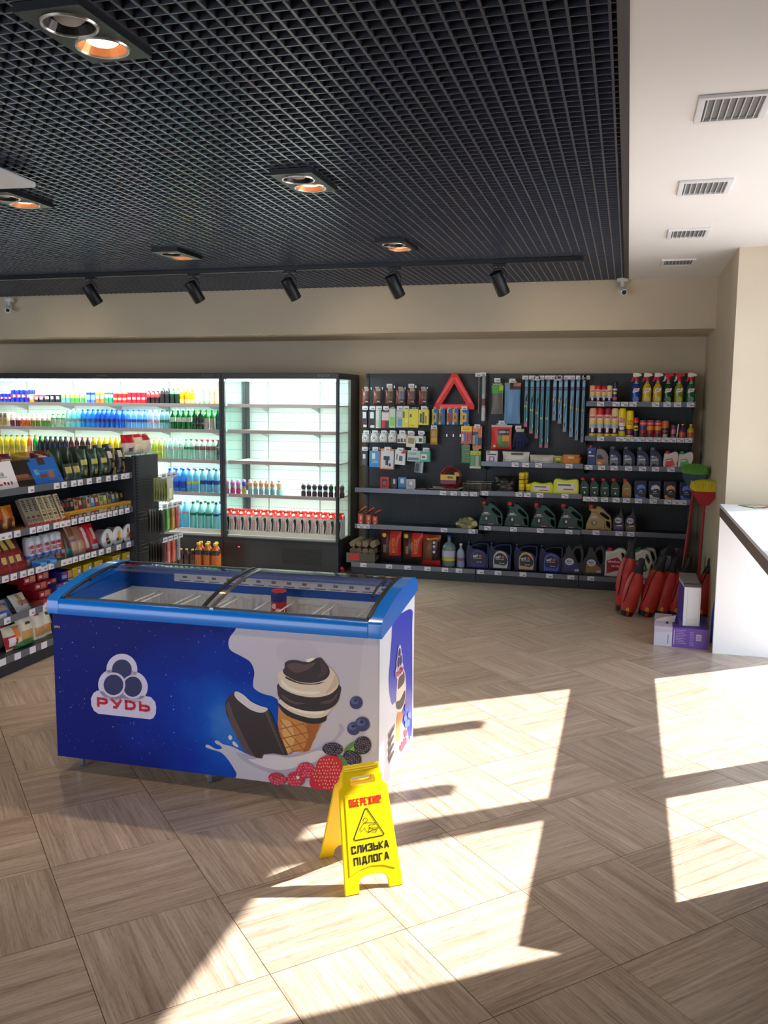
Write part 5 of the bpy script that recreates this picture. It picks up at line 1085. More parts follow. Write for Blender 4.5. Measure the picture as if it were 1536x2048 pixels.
def cas4(c, l1, l2): return mk_jug((248, 532), K2_, CASO, CASH, .1, c, (155, 32, 42, (206, 44, 50)), [([(165, 295), (205, 290), (250, 330), (312, 385), (316, 470), (372, 510), (372, 516), (310, 476), (306, 388), (248, 338), (200, 298), (170, 303)], tuple(int(v * .55) for v in c)), (ell(190, 425, 38, 34, 14), l1), (ell(196, 420, 12, 20, 8), l2), ([(165, 345), (220, 342), (220, 358), (165, 360)], (214, 190, 190)), ([(135, 366), (245, 362), (245, 368), (135, 372)], (190, 200, 196)), ([(222, 478), (285, 478), (285, 492), (222, 492)], (190, 120, 130))], bev=.012)
jrun('c4', cas4((36, 74, 70), (24, 48, 46), (210, 214, 206)), 'oil_jug', [982.3, 1034, 1087.3, 1141.4], 8.64, .522, 'large dark green oil jug with red cap', 'on the middle bay', 1052)
jrun('c4g', cas4((176, 150, 92), (130, 120, 100), (200, 190, 160)), 'oil_jug', [1197.4], 8.64, .527, 'large gold oil jug with red cap', P5, 1060)
MOBO = [(1100, 1100), (1098, 960), (1122, 905), (1148, 850), (1150, 810), (1182, 808), (1192, 845), (1215, 840), (1245, 795), (1280, 782), (1308, 795), (1325, 870), (1318, 960), (1310, 1108), (1110, 1112)]
MOBH = [[(1232, 850), (1262, 808), (1288, 812), (1304, 880), (1300, 960), (1280, 970), (1258, 920)]]
def mob4(c): return mk_jug((1205, 1112), K2_, MOBO, MOBH, .095, (52, 52, 58), (1165, 18, 30, (50, 50, 54)), [([(1115, 1080), (1120, 1000), (1150, 940), (1200, 960), (1290, 1020), (1290, 1075)], c), (ell(1178, 962, 52, 42, 18), (214, 212, 222)), ([(1240, 1050), (1290, 1045), (1290, 1075), (1240, 1075)], (190, 190, 200))], [('Mobil', 56, 20, (40, 50, 120), 1178, 955), ('Super', 50, 14, (60, 60, 80), 1178, 978)], bev=.011)
jrun('m4a', mob4((60, 56, 120)), 'oil_jug', [1143], 8.54, .118, 'dark grey oil jug with purple label', 'on the base of the middle bay', 1149); jrun('m4b', mob4((150, 116, 80)), 'oil_jug', [1186.5], 8.54, .118, 'dark grey oil jug with bronze label', P6, 1154)
def mob1(c): return mk_jug((475, 555), K8_, [(420, 550), (418, 400), (450, 360), (478, 340), (485, 305), (512, 305), (522, 360), (532, 400), (534, 550)], [], .06, (48, 48, 56), (498, 14, 34, (30, 30, 34)), [([(430, 540), (432, 470), (520, 470), (524, 540)], c), (ell(470, 415, 38, 34, 14), (206, 204, 214)), ([(455, 470), (512, 464), (512, 480), (455, 484)], (226, 210, 190))], [('Mobil', 50, 20, (40, 50, 120), 470, 412)], bev=.008)
jrun('m1a', mob1((90, 80, 130)), 'oil_bottle', [1236.6], 8.64, .527, 'dark litre oil bottle with violet label', P5, 1062, 'oil bottle'); jrun('m1b', mob1((110, 104, 90)), 'oil_bottle', [1260.3], 8.64, .527, 'dark litre oil bottle with bronze label', P5, 1063, 'oil bottle')
ELO = [(232, 1045), (225, 960), (222, 850), (232, 790), (240, 760), (268, 762), (285, 780), (330, 748), (400, 735), (470, 737), (498, 742), (502, 850), (496, 1000), (480, 1055), (250, 1058)]
ELH = [[(300, 800), (340, 770), (400, 758), (470, 758), (488, 772), (488, 850), (478, 872), (440, 835), (380, 812)]]
def elf4(c): return mk_jug((362, 1058), K2_, ELO, ELH, .11, (20, 30, 70), (250, 20, 34, (24, 30, 60)), [([(290, 1030), (285, 950), (290, 880), (320, 835), (365, 818), (420, 835), (455, 890), (466, 950), (455, 1030)], c), ([(300, 985), (296, 930), (310, 880), (345, 850), (385, 848), (432, 880), (462, 930), (452, 975), (420, 1000), (350, 990)], (44, 46, 60)), (ell(402, 897, 17, 17, 12), (214, 90, 84))], [('elf', 66, 32, (226, 228, 236), 345, 897), ('EVOLUTION', 100, 13, (210, 214, 224), 366, 925), ('5W-40', 60, 14, (214, 216, 224), 390, 972)], bev=.012)
for px, c, n in ((955, (60, 60, 130), 'dark violet'), (1000, (190, 190, 180), 'silver'), (1051, (206, 168, 116), 'bronze'), (1101, (80, 90, 190), 'blue')):
    jrun('e4' + n, elf4(c), 'oil_jug', [px], 8.54, .118, 'large navy oil jug with %s label' % n, 'on the base of the middle bay', 1143, group='large navy oil jugs')
AKO = [(322, 1040), (325, 820), (335, 772), (410, 768), (450, 742), (505, 736), (545, 760), (566, 850), (556, 930), (545, 1000), (545, 1045), (520, 1058), (345, 1055)]
AKH = [[(498, 790), (512, 782), (528, 800), (550, 865), (545, 880), (528, 878), (508, 835)]]
def akv4(cap, c): return mk_jug((445, 1058), K8_, AKO, AKH, .11, (226, 218, 208), (372, 30, 36, cap), [([(345, 1022), (340, 880), (370, 862), (460, 832), (500, 880), (528, 960), (440, 990)], c), ([(392, 950), (500, 950), (515, 980), (392, 985)], tuple(int(v * .8) for v in c))], [('akvilon', 130, 26, (240, 236, 236), 420, 882), ('ULTRA', 100, 22, (244, 240, 240), 448, 934)], bev=.014)
jrun('a4r', akv4((190, 30, 44), (186, 40, 56)), 'coolant_jug', [1231], 8.54, .118, 'large cream coolant jug with red label', P6, 1158); jrun('a4g', akv4((24, 120, 70), (56, 130, 50)), 'coolant_jug', [1279], 8.53, .118, 'large cream coolant jug with green label', P6, 1160); jrun('a4h', akv4((24, 120, 70), (56, 130, 50)), 'coolant_jug', [1289], 8.68, .118, 'second green labelled coolant jug hidden behind the first', P6, 1160)
for i, px in enumerate((1318, 1331, 1345)):
    run('sk%d' % i, mk_bottle(.028, (.2, .235, .19)[i], (26, 28, 32), ((210, 212, 214), (190, 200, 160), (40, 40, 44))[i], [(.3, .55, ((60, 64, 70), (200, 204, 150), (90, 96, 90))[i])]), 'small_bottle', [px], 8.5, .118, ('dark bottle with white top', 'dark bottle with pale green label', 'black bottle with grey label')[i], 'behind the charcoal sacks', 'bottle', 'dark bottles behind the sacks', 1162)
# middle bay goods
def place_px(bld, name, x0, x1, ybot, Y, z, label, cat, group=None, rz=0):
    px = (x0 + x1) / 2; x = atY(px, ybot, Y).x; o = bld(name); o.location = (x, Y, z); o.rotation_euler = (0, 0, rz); return tag(o, fit(label), cat, group)
M1, M2 = 1.151, .866
place_px(mk_pack(.112, .13, .05, (226, 214, 214), [(.05, .84, .35, .97, (140, 80, 160)), (.25, .15, .75, .6, (150, 130, 200)), (.38, .25, .62, .5, (226, 220, 230)), (0, 0, 1, .1, (190, 150, 110)), (.1, .68, .9, .78, (60, 50, 60))]), 'lamp_bulb_box', 973, 995, 922, 8.66, M1, 'small white and purple bulb box on the upper middle shelf', 'box')
def mk_sponge(w, h, d, c, wrap):
    def b(name):
        t = thing(name); o = catmull([(-w / 2, .01), (-w / 2 + .02, 0), (0, .006), (w / 2 - .02, 0), (w / 2, .02), (w / 2, h - .03), (w / 2 - .03, h), (0, h - .012), (-w / 2 + .03, h), (-w / 2, h - .03)], 4)
        link('sponge_body', plate_mesh('sponge_body', o, [], d, .012, mat(c, .8)), t)
        if wrap: m = MB(); m.box(-w * .36, w * .36, -d / 2 - .001, -d / 2 - .0004, h * .28, h * .78, mat((226, 224, 214), .5)); m.box(-w * .32, w * .2, -d / 2 - .0014, -d / 2 - .001, h * .62, h * .7, mat((50, 60, 90), .5)); m.box(-w * .1, w * .3, -d / 2 - .0014, -d / 2 - .001, h * .36, h * .44, mat((210, 90, 60), .5)); m.build('label', t, 0)
        return t
    return b
place_px(mk_sponge(.215, .125, .1, (222, 226, 70), 1), 'car_sponge', 1062, 1106, 988, 8.6, M2, 'smaller yellow green wrapped car sponge on the middle shelf', 'sponge')
place_px(mk_sponge(.235, .165, .12, (226, 230, 76), 1), 'car_sponge', 1107, 1157, 990, 8.6, M2, 'larger yellow green wrapped car sponge on the middle shelf', 'sponge')
place_px(mk_bag(.27, .125, .12, (226, 222, 216), [(.1, 0, .9, .35, (244, 244, 244)), (.35, .75, .8, .9, (110, 100, 96))], wob=.25, seed=4), 'wrapped_sponge_pack', 1004, 1059, 927, 8.68, M1, 'left white wrapped sponge pack on the upper middle shelf', 'sponge', 'white wrapped sponges')
place_px(mk_bag(.24, .1, .12, (220, 216, 206), [(.1, 0, .9, .35, (244, 244, 244))], wob=.25, seed=6), 'wrapped_sponge_pack', 1060, 1107, 928, 8.68, M1, 'right white wrapped sponge pack on the upper middle shelf', 'sponge', 'white wrapped sponges')
place_px(mk_pack(.075, .095, .05, (190, 190, 90), [(.1, .1, .9, .9, (150, 150, 70)), (.2, .55, .8, .8, (226, 220, 120)), (.3, .2, .7, .4, (90, 96, 50))]), 'small_box', 1109, 1124, 928, 8.68, M1, 'small yellow green box beside the orange container', 'box')
def mk_tub(name):
    t = thing(name); OR = mat((206, 124, 30), .3)
    m = MB(); o = rrect(-.085, -.055, .085, .055, .03, 4); o2 = [(x * 1.08, y * 1.06) for x, y in o]
    n = len(o); m.add([(x, y, 0) for x, y in o] + [(x, y, .075) for x, y in o2], [(i, (i + 1) % n, n + (i + 1) % n, n + i) for i in range(n)] + [tuple(reversed(range(n)))], OR); m.build('container', t)
    l = MB(); l.prism([(x * 1.13, y * 1.12) for x, y in o], .075, .088, OR, 'z'); l.prism([(x * .95, y * .9) for x, y in o], .088, .112, OR, 'z'); l.build('lid', t, 30, .004)
    MB().poly(ell(0, .085, .035, .012, 12), mat((226, 200, 150), .4), -.066).build('label', t, 0); return t
place_px(mk_tub, 'plastic_container', 1123, 1162, 928, 8.66, M1, 'orange plastic container with lid on the upper middle shelf', 'container')
place_px(mk_bag(.22, .17, .12, (30, 28, 28), [(.2, .15, .8, .5, (80, 74, 70)), (.1, .05, .9, .15, (150, 144, 130)), (.35, .3, .5, .45, (120, 110, 100))], wob=.35, seed=9), 'black_packed_cover', 988, 1034, 985, 8.66, M2, 'black wrapped cover pack on the middle shelf', 'package')
YC_ = mk_can(.029, .105, [(0, .3, (226, 190, 20)), (.3, .4, (90, 70, 20)), (.4, .75, (222, 180, 20)), (.75, 1, (246, 214, 20))], rim=mat((246, 214, 20), .4))
for i, (px, z, lb) in enumerate(((1043, M2, 'front lower'), (1043, M2 + .107, 'front upper'), (1057, M2, 'right lower'), (1050, M2, 'back lower'), (1050, M2 + .107, 'back upper'), (1063, M2, 'far right lower'))):
    Y = 8.6 if i < 3 else 8.67; p = atY(px, 987, Y); put('yc', YC_, 'polish_tin', (p.x, Y, z), 0, '%s yellow polish tin of the stack on the middle shelf' % lb, 'tin', 'yellow polish tins')
# grill trays and racks
GM = mat((150, 146, 140), .25, .9)
def mk_rack(w, d, h, n):
    def b(name):
        t = thing(name); m = MB()
        for z in (.004, h): m.tube([(-w / 2, -d / 2, z), (w / 2, -d / 2, z), (w / 2, d / 2, z), (-w / 2, d / 2, z)], .003, GM, 5, True)
        for k in range(n): x = -w / 2 + w * (k + .5) / n; m.tube([(x, -d / 2, h), (x, -d / 2, .004), (x, d / 2, .004), (x, d / 2, h)], .0017, GM, 4)
        m.build('wires', t); m = MB()
        for k in range(5): z = h * (k + .5) / 5; m.tube([(-w / 2, -d / 2, z), (w / 2, -d / 2, z)], .0015, GM, 4)
        m.tube([(-.06, -d / 2, h), (-.06, -d / 2, h + .02), (.06, -d / 2, h + .02), (.06, -d / 2, h)], .003, GM, 5); m.build('cross_wires', t); return t
    return b
def mk_foil(w, d, h):
    def b(name):
        t = thing(name); m = MB(); o = rrect(-w / 2, -d / 2, w / 2, d / 2, .02, 3); n = len(o)
        m.add([(x * .88, y * .85, 0) for x, y in o] + [(x, y, h) for x, y in o] + [(x * 1.05, y * 1.08, h) for x, y in o], [(i, (i + 1) % n, n + (i + 1) % n, n + i) for i in range(n)] + [(n + i, n + (i + 1) % n, 2 * n + (i + 1) % n, 2 * n + i) for i in range(n)] + [tuple(reversed(range(n)))], GM); m.build('tray', t, 20); return t
    return b
B1 = .853
place_px(mk_foil(.34, .2, .05), 'foil_tray', 858, 926, 982, 8.63, B1, 'shallow silver grill tray on the left bay shelf', 'tray')
place_px(mk_rack(.19, .2, .11, 14), 'grill_rack', 934, 960, 984, 8.64, B1, 'left silver wire grill rack between the two bays', 'rack', 'wire grill racks')
place_px(mk_rack(.13, .2, .1, 10), 'grill_rack', 960, 985, 984, 8.64, M2, 'right silver wire grill rack at the middle bay edge', 'rack', 'wire grill racks')
place_px(mk_foil(.12, .12, .03), 'foil_tray', 829, 855, 981, 8.62, B1, 'small flat silver tray beside the white box', 'tray')
def mk_cable(name):
    t = thing(name); RC = mat((150, 20, 40), .35); m = MB()
    for k in range(4): r = .105 - .008 * k; m.tube([(r * math.cos(a) * .98 + .02 * (k > 1), .012 * k, .115 + r * math.sin(a)) for a in [2 * PI * q / 26 for q in range(26)]], .007, RC, 6, True)
    m.build('cable_coil', t); m = MB(); m.box(-.10, .06, -.012, -.009, .09, .145, mat((230, 190, 60), .4)); m.box(-.1, .06, -.0125, -.0085, .05, .09, mat((140, 60, 90), .4)); m.box(.04, .09, .0, .003, .13, .17, mat((210, 170, 70), .4)); m.build('card', t, 0)
    text('400A', .06, .026, mat((60, 30, 40), .4), t, (.0, -.0145, .118), bold=.02); return t
place_px(mk_cable, 'jump_cable_pack', 876, 925, 975, 8.7, B1 + .03, 'coiled dark red jump cable pack leaning at the left bay', 'cable', None)
BX = lambda c, p, w=.09, h=.14: mk_pack(w, h, .04, c, p)
place_px(BX((206, 30, 44), [(.2, .3, .8, .85, (60, 20, 26)), (.3, .4, .7, .7, (190, 60, 60))]), 'accessory_box', 761, 779, 975, 8.6, B1, 'red accessory box standing on the left bay shelf', 'box')
place_px(BX((26, 26, 30), [(.35, .55, .7, .9, (226, 224, 226)), (.4, .1, .7, .5, (60, 60, 66))], .065, .13), 'accessory_box', 783, 795, 976, 8.64, B1, 'black charger box beside the red box', 'box')
place_px(BX((70, 130, 190), [(.3, .55, .7, .9, (226, 226, 230)), (.1, .05, .9, .3, (50, 100, 160))], .085, .14), 'accessory_box', 797, 813, 977, 8.64, B1, 'blue charger box on the left bay shelf', 'box')
place_px(BX((206, 204, 206), [(.15, .3, .85, .9, (170, 170, 176)), (.35, .45, .7, .8, (232, 232, 232))], .09, .11), 'accessory_box', 812, 832, 978, 8.63, B1 + .012, 'grey white adapter box on the left bay shelf', 'box')
tag(MB().box(-.08, .08, -.05, .05, 0, .011, GM).build('metal_skewer_pack', None, 0, .002), 'flat metal skewer pack under the grey white box', 'skewers').location = (atY(817, 978, 8.63).x, 8.63, B1)
# red handled bolt cutters / scrapers standing in a row
def mk_scraper(h):
    def b(name):
        t = thing(name); m = MB().box(-.03, .03, -.012, .012, 0, h * .62, mat((170, 40, 34), .4)); m.build('card', t, 0); p = MB(); p.quad((-.02, -.0125, .01), (.02, -.0125, .01), (.02, -.0125, h * .58), (-.02, -.0125, h * .58), mat((226, 96, 50), .4)); p.poly(ell(0, .03, .011, .011, 10), mat((230, 210, 200), .4), -.013); p.quad((-.008, -.0128, .06), (.008, -.0128, .06), (.008, -.0128, h * .5), (-.008, -.0128, h * .5), mat((240, 190, 170), .4)); p.build('front_print', t, 0)
        g = MB().tube(catmull([(-.02, 0, h * .6), (-.01, 0, h * .72), (.02, 0, h * .82), (.055, 0, h * .98)], 3, False), [.009] * 10, BLACK, 8); g.tube([(.0, 0, h * .78), (.06, 0, h)], .01, mat((214, 74, 30), .35), 8); g.build('handle', t); return t
    return b
for i, (px, h) in enumerate(((722, .2), (737.6, .19), (750.5, .17))): place_px(mk_scraper(h), 'garden_tool', px, px, 1047, 8.6, .482, ordl(i, 9, 'orange handled tool on a red card', 'left bay'), 'tool', 'orange handled tools')
tag(MB().prism([(-.17, -.09), (.2, -.09), (.19, .09), (-.12, .09)], 0, .012, mat((60, 56, 58), .25), 'z').build('flat_black_tray', None, 0, .003), 'flat black tray lying on the empty left bay shelf', 'tray').location = (atY(885, 1052, 8.66).x, 8.66, .482)
def mk_crumple(c, c2, w, h, seed):
    def b(name):
        m = MB(); rr = random.Random(seed); vs = []; n, k = 14, 9; fs = []; ms = []
        for j in range(k + 1):
            for i in range(n):
                a = 2 * PI * i / n; ph = PI * j / k; r = 1 + rr.uniform(-.22, .22) * (0 < j < k)
                vs.append((w / 2 * r * math.sin(ph) * math.cos(a), w * .35 * r * math.sin(ph) * math.sin(a), max(0, h / 2 - h / 2 * r * math.cos(ph))))
        for j in range(k):
            for i in range(n): l = (i + 1) % n; fs.append((j * n + i, j * n + l, (j + 1) * n + l, (j + 1) * n + i)); ms.append(mc(rr.choice((c, c, c2))))
        m.add(vs, fs, ms); return m.build(name, None, 15)
    return b
place_px(mk_crumple((150, 148, 110), (190, 184, 110), .21, .125, 5), 'crumpled_bag', 913, 955, 1054, 8.62, .482, 'crumpled yellow grey plastic bag on the left bay shelf', 'bag')
# base goods of the left bay
def mk_logs(name):
    t = thing(name); W1 = mat((120, 104, 84), .8); rr = random.Random(8)
    for i in range(12):
        x, z = -.1 + (i % 4) * .068 + rr.uniform(-.01, .01), .04 + (i // 4) * .075; r = rr.uniform(.03, .042); n = 5
        P = [(x + r * rr.uniform(.8, 1.15) * math.cos(2 * PI * q / n + i), z + r * rr.uniform(.8, 1.1) * math.sin(2 * PI * q / n + i)) for q in range(n)]
        MB().prism(P, -.15, .15, mat(rr.choice(((120, 104, 84), (98, 84, 68), (140, 124, 100))), .85), 'y').build('log', t, 0)
    return t
lg1 = place_px(mk_logs, 'firewood_bundle', 708, 757, 1118, 8.58, .118, 'bundle of split firewood at the left end of the base shelf', 'firewood'); lg1.location.z = .125
m_ = MB().box(-.16, .14, -.004, 0, 0, .1, mat((110, 108, 96), .7)); m_.box(-.12, -.02, -.006, -.004, .03, .09, mat((206, 44, 40), .5))
for i in range(16): m_.box(-.02 + i * .01, -.016 + i * .01, -.0055, -.004, .0, .1, mat((70, 68, 60), .7))
o_ = m_.build('bundle_label', lg1, 0); o_.location = (0, -.17, 0)
CHW = lambda: [(.05, .1, .5, .95, (74, 44, 40)), (.15, .3, .3, .6, (150, 130, 124)), (.3, .5, .42, .8, (120, 70, 60)), (.1, .75, .3, .85, (40, 30, 30)), (.5, .25, .98, .98, (200, 50, 40)), (0, 0, 1, .14, (44, 38, 40)), (.5, .14, .98, .24, (60, 40, 40))]
for i, (x0, x1, lb) in enumerate(((759, 804, 'left'), (804, 846, 'right'))):
    o = place_px(mk_bag(.225 - .015 * i, .33 - .01 * i, .12, (110, 36, 34), CHW(), [], wob=.08, seed=i + 2, nu=12), 'charcoal_bag', x0, x1, 1122, 8.56, .118, '%s red charcoal bag of two on the base shelf' % lb, 'bag', 'red charcoal bags')
    MB().poly(ell(-.055, .29, .022, .022, 14), mat((214, 180, 50), .4), -.058).build('badge', o, 0); text('ВУГІЛЛЯ', .15, .03, mat((230, 180, 60), .4), o, (.045, -.066, .19), (0, -PI / 2, 0), .0)
o = place_px(mk_bag(.19, .31, .12, (120, 70, 46), [(0, 0, 1, .2, (206, 52, 46)), (.55, .2, 1, .8, (60, 34, 36)), (0, .2, .55, .85, (126, 76, 50)), (0, .85, 1, 1, (170, 50, 40))], [], wob=.1, seed=5, nu=12), 'briquette_bag', 843, 882, 1128, 8.56, .118, 'brown briquette bag with yellow lettering', 'bag')
text('Брикети', .11, .022, mat((236, 200, 40), .4), o, (.02, -.056, .275), (0, -.12, 0), .02)
for z in (.24, .2, .145): MB().poly(ell(.04, z, .014, .014, 12), mat((210, 206, 200), .4), -.0665).build('badge', o, 0)
place_px(mk_bottle(.07, .31, (150, 166, 170, .4), (30, 70, 170), [(.3, .52, (190, 190, 206)), (.2, .28, (214, 200, 40))], neck=.25, sh=.6), 'large_water_bottle', 884, 911, 1133, 8.56, .118, 'large clear water bottle with blue cap on the base shelf', 'bottle')
place_px(mk_bottle(.04, .24, (180, 196, 206, .35), (226, 226, 230), [(.06, .5, (140, 150, 190)), (.3, .42, (210, 100, 110))], neck=.3, sh=.6), 'water_bottle', 912, 930, 1134, 8.52, .118, 'slim clear bottle with red drop label on the base shelf', 'bottle')
tag(MB().tube([(0, 0, 0), (.01, 0, .03), (-.01, .01, .05)], .018, mat((150, 40, 36), .6), 8).build('red_bow', None), 'small red bow lying beside the shelving end on the floor', 'bow').location = (-2.74, 8.36, .02)
# ================================================================ HANGING GOODS ON THE PERFORATED PANELS
def c6w(x, y): return 700 + x / 5.908, 730 + y / 5.908      # measured off two close views of the panels
def c7w(x, y): return 940 + x / 5.908, 730 + y / 5.908
HK = mat((190, 190, 196), .3, .9)
def mk_hook(n_tag=True, L_=.14):
    def b(name):
        t = thing(name); MB().tube([(0, 0, 0), (0, -L_, 0), (0, -L_ - .01, .012)], .0022, HK, 5).box(-.006, .006, -.003, 0, -.012, .012, HK).build('prong', t)
        if n_tag: MB().tube([(0, 0, .012), (0, -L_ - .01, .016)], .0016, HK, 4).build('tag_arm', t); m = MB().box(-.03, .03, -L_ - .012, -L_ - .010, -.012, .026, TAG); m.box(-.012, .022, -L_ - .0125, -L_ - .012, -.004, .008, mat((150, 150, 158), .7)); m.build('price_tag', t, 0)
        return t
    return b
nh = [0]
def hook(px, py, L_=.14, tg=True, where='left bay panel'):
    p = atY(px, py, 8.93 - L_ - .01); x = min(max(p.x, -2.64), .58); nh[0] += 1
    o = put('hk%d%.2f' % (tg, L_), mk_hook(tg, L_), 'peg_hook', (x, 8.93, p.z - .007), 0, '', 'hook', 'metal hooks on the perforated panels')
    HOOKS.append((o, px, py, where, tg)); return o
HOOKS = []
def hang(cv, x0, y0, x1, y1, name, label, cat, base, patches=(), texts=(), L_=.12, n=1, kind='pack', d=.02, group=None, tagy=None, tg=True, tilt=0, seed=1, where='left bay panel', wob=0):
    """one hanging article measured by its corners; sits on its own hook"""
    a, b_ = cv(x0, y1), cv(x1, y0); Y = 8.93 - L_; p0, p1 = atY(a[0], a[1], Y), atY(b_[0], b_[1], Y)
    w, h = p1.x - p0.x, p1.z - p0.z
    bld = mk_pack(w, h, d, base, patches, [(s, tw * w, th * h, c, u, v, *r) for s, tw, th, c, u, v, *r in texts], .001) if kind == 'pack' else mk_bag(w, h, d, base, patches, [(s, tw * w, th * h, c, u, v, *r) for s, tw, th, c, u, v, *r in texts], wob=wob, seed=seed)
    o = bld(name); o.location = ((p0.x + p1.x) / 2, Y, p0.z); o.rotation_euler = (0, tilt, 0); tag(o, fit(label), cat, group)
    MB().box(-w * .25, w * .25, -.001, .001, h, h + .018, mat((220, 220, 222), .3, trans=.4)).build('hang_tab', o, 0)
    if tagy is not None or True:
        hx = (p0.x + p1.x) / 2; q = cv((x0 + x1) / 2, tagy if tagy is not None else y0 - 12); hook(q[0], q[1], L_ + .02, tg and tagy is not None, where)
    return o
BRN, BRP = (64, 46, 42), [(.05, .05, .3, .95, (140, 40, 40)), (.35, .1, .95, .9, (110, 92, 82)), (.5, .1, .95, .35, (60, 50, 50)), (.35, .85, .9, .97, (190, 170, 150))]
for i, (x0, x1, ty) in enumerate(((145, 232, None), (272, 372, None), (415, 518, 245), (540, 650, None), (675, 775, 245), (808, 918, None))):
    pt = list(BRP)
    if i == 3: pt[1] = (.35, .1, .95, .9, (120, 130, 150))
    hang(c6w, x0, 278, x1, 470, 'air_freshener_pack', '%s brown glossy hanging pack in the top row, left bay panel' % ORD[i], 'package', BRN, pt, [('ОМ', .35, .1, (226, 216, 206), .7, .2)], L_=.17, kind='bag', d=.05, group='brown glossy packs in the top row', tagy=ty)
r2 = [(145, 535, 212, 742, (34, 34, 38), [(.2, .55, .8, .9, (214, 212, 226)), (.3, .05, .9, .18, (226, 226, 226)), (.3, .25, .9, .4, (110, 30, 40))], 'black charger box with white window', 240), (225, 535, 305, 745, (30, 32, 40), [(.25, .55, .8, .9, (214, 214, 226)), (.3, .03, .9, .16, (226, 226, 226))], 'black cable box with white window', 325),
      (310, 525, 375, 745, (206, 214, 206), [(.1, .05, .9, .45, (190, 206, 180)), (.6, .0, 1, 1, (130, 170, 160))], 'white and mint cable box', 325), (382, 540, 468, 745, (190, 30, 40), [(0, .45, 1, .92, (206, 190, 196)), (.45, .02, 1, .4, (40, 36, 40)), (.15, .9, .9, .97, (60, 50, 60))], 'red and white charger box', 405),
      (468, 515, 545, 740, (176, 206, 150), [(.1, .1, .9, .55, (130, 190, 90)), (.1, .6, .9, .95, (190, 196, 190))], 'pale green cable box', None), (552, 530, 628, 738, (168, 172, 180), [(.3, .1, .9, .5, (90, 140, 190)), (.1, .6, .9, .9, (190, 190, 196))], 'grey box with blue corner', 570),
      (625, 530, 702, 738, (216, 206, 60), [(.05, .55, .35, .9, (90, 90, 60)), (.4, .3, .9, .5, (226, 220, 120))], 'yellow gadget box with grey print', 650), (702, 520, 812, 738, (222, 214, 30), [(.1, .55, .3, .72, (50, 50, 40)), (.1, .02, .55, .14, (206, 120, 30)), (.15, .04, .5, .1, (240, 220, 60))], 'larger yellow gadget box with orange logo', None),
      (812, 530, 935, 708, (222, 210, 20), [(.15, .15, .35, .75, (60, 60, 56)), (.4, .1, .6, .85, (50, 50, 50)), (.7, .1, .8, .6, (60, 56, 40))], 'yellow pack with black charger picture', 845)]
for x0, y0, x1, y1, bs, pt, lb, ty in r2: hang(c6w, x0, y0, x1, y1, 'gadget_box', lb + ', second row, left bay panel', 'box', bs, pt, L_=.15, d=.05, tagy=ty and ty * 0 + 508, group='gadget boxes in the second row')
for x0, x1, c, lb in ((965, 1042, (200, 176, 70), 'pale yellow'), (1045, 1125, (120, 110, 110), 'brown'), (1142, 1212, (190, 60, 50), 'red'), (1208, 1285, (226, 130, 50), 'orange'), (1298, 1405, (230, 170, 80), 'amber')):
    hang(c6w, x0, 520, x1, 703, 'air_freshener', '%s picture air freshener on a blue card, left bay panel' % lb, 'air freshener', (40, 110, 190), [(0, .0, .35, 1, (214, 206, 120)), (.15, .2, .75, .75, c), (.35, .3, .6, .6, (60, 60, 70)), (.2, .8, .9, .95, (50, 110, 180))], L_=.13, kind='bag', d=.02, group='blue card air fresheners', tagy=510 if x0 > 1290 else None)
W_ = (206, 206, 206)
for i, (x0, x1) in enumerate(((148, 235), (245, 345), (350, 448), (455, 552))):
    o = hang(c6w, x0, 808, x1, 912, 'socket_adapter', '%s round white adapter in a clear blister, third row' % ORD[i], 'adapter', (190, 190, 194), [], L_=.13, d=.03, tagy=795, group='white adapters in the third row')
    a = atY(*c6w(x0, 900), 8.8); w_ = atY(*c6w(x1, 900), 8.8).x - a.x
    MB().lathe([(w_ * .42, 0), (w_ * .42, .012), (w_ * .3, .02), (w_ * .3, .012), (w_ * .2, .012), (w_ * .16, .022), (0, .022)], mat((232, 230, 230), .35), 20).build('adapter_face', o).matrix_local = Matrix.Translation((0, -.015, .045)) @ Matrix.Rotation(PI / 2, 4, 'X')
    MB().lathe([(w_ * .1, 0), (0, .001)], mat((120, 120, 124), .5), 12).build('socket', o).matrix_local = Matrix.Translation((0, -.0375, .045)) @ Matrix.Rotation(PI / 2, 4, 'X')
hang(c6w, 560, 815, 672, 922, 'gadget_box', 'white box with three pictures, third row, left bay panel', 'box', (214, 210, 206), [(.05, .1, .3, .45, (110, 50, 40)), (.38, .1, .6, .5, (70, 66, 70)), (.7, .1, .95, .5, (150, 100, 80)), (.2, .6, .9, .9, (226, 224, 220))], L_=.13, tagy=795)
hang(c6w, 662, 832, 770, 970, 'gadget_box', 'tilted cream box with gold square picture, third row', 'box', (214, 210, 200), [(.15, .3, .85, .8, (150, 130, 80))], L_=.13, tagy=800, tilt=.12); hang(c6w, 782, 840, 895, 925, 'gadget_box', 'white green box with round black lens, third row', 'box', (214, 220, 210), [(.3, .2, .62, .7, (26, 26, 28)), (.72, 0, 1, 1, (110, 140, 100))], L_=.13, tagy=800)
hang(c6w, 948, 755, 1035, 938, 'keyring_pack', 'yellow rubber duck shaped hanging pack, left bay panel', 'package', (196, 150, 50), [(.1, .15, .9, .45, (226, 180, 70)), (.2, .5, .8, .85, (200, 160, 90))], kind='bag', L_=.1, tagy=735)
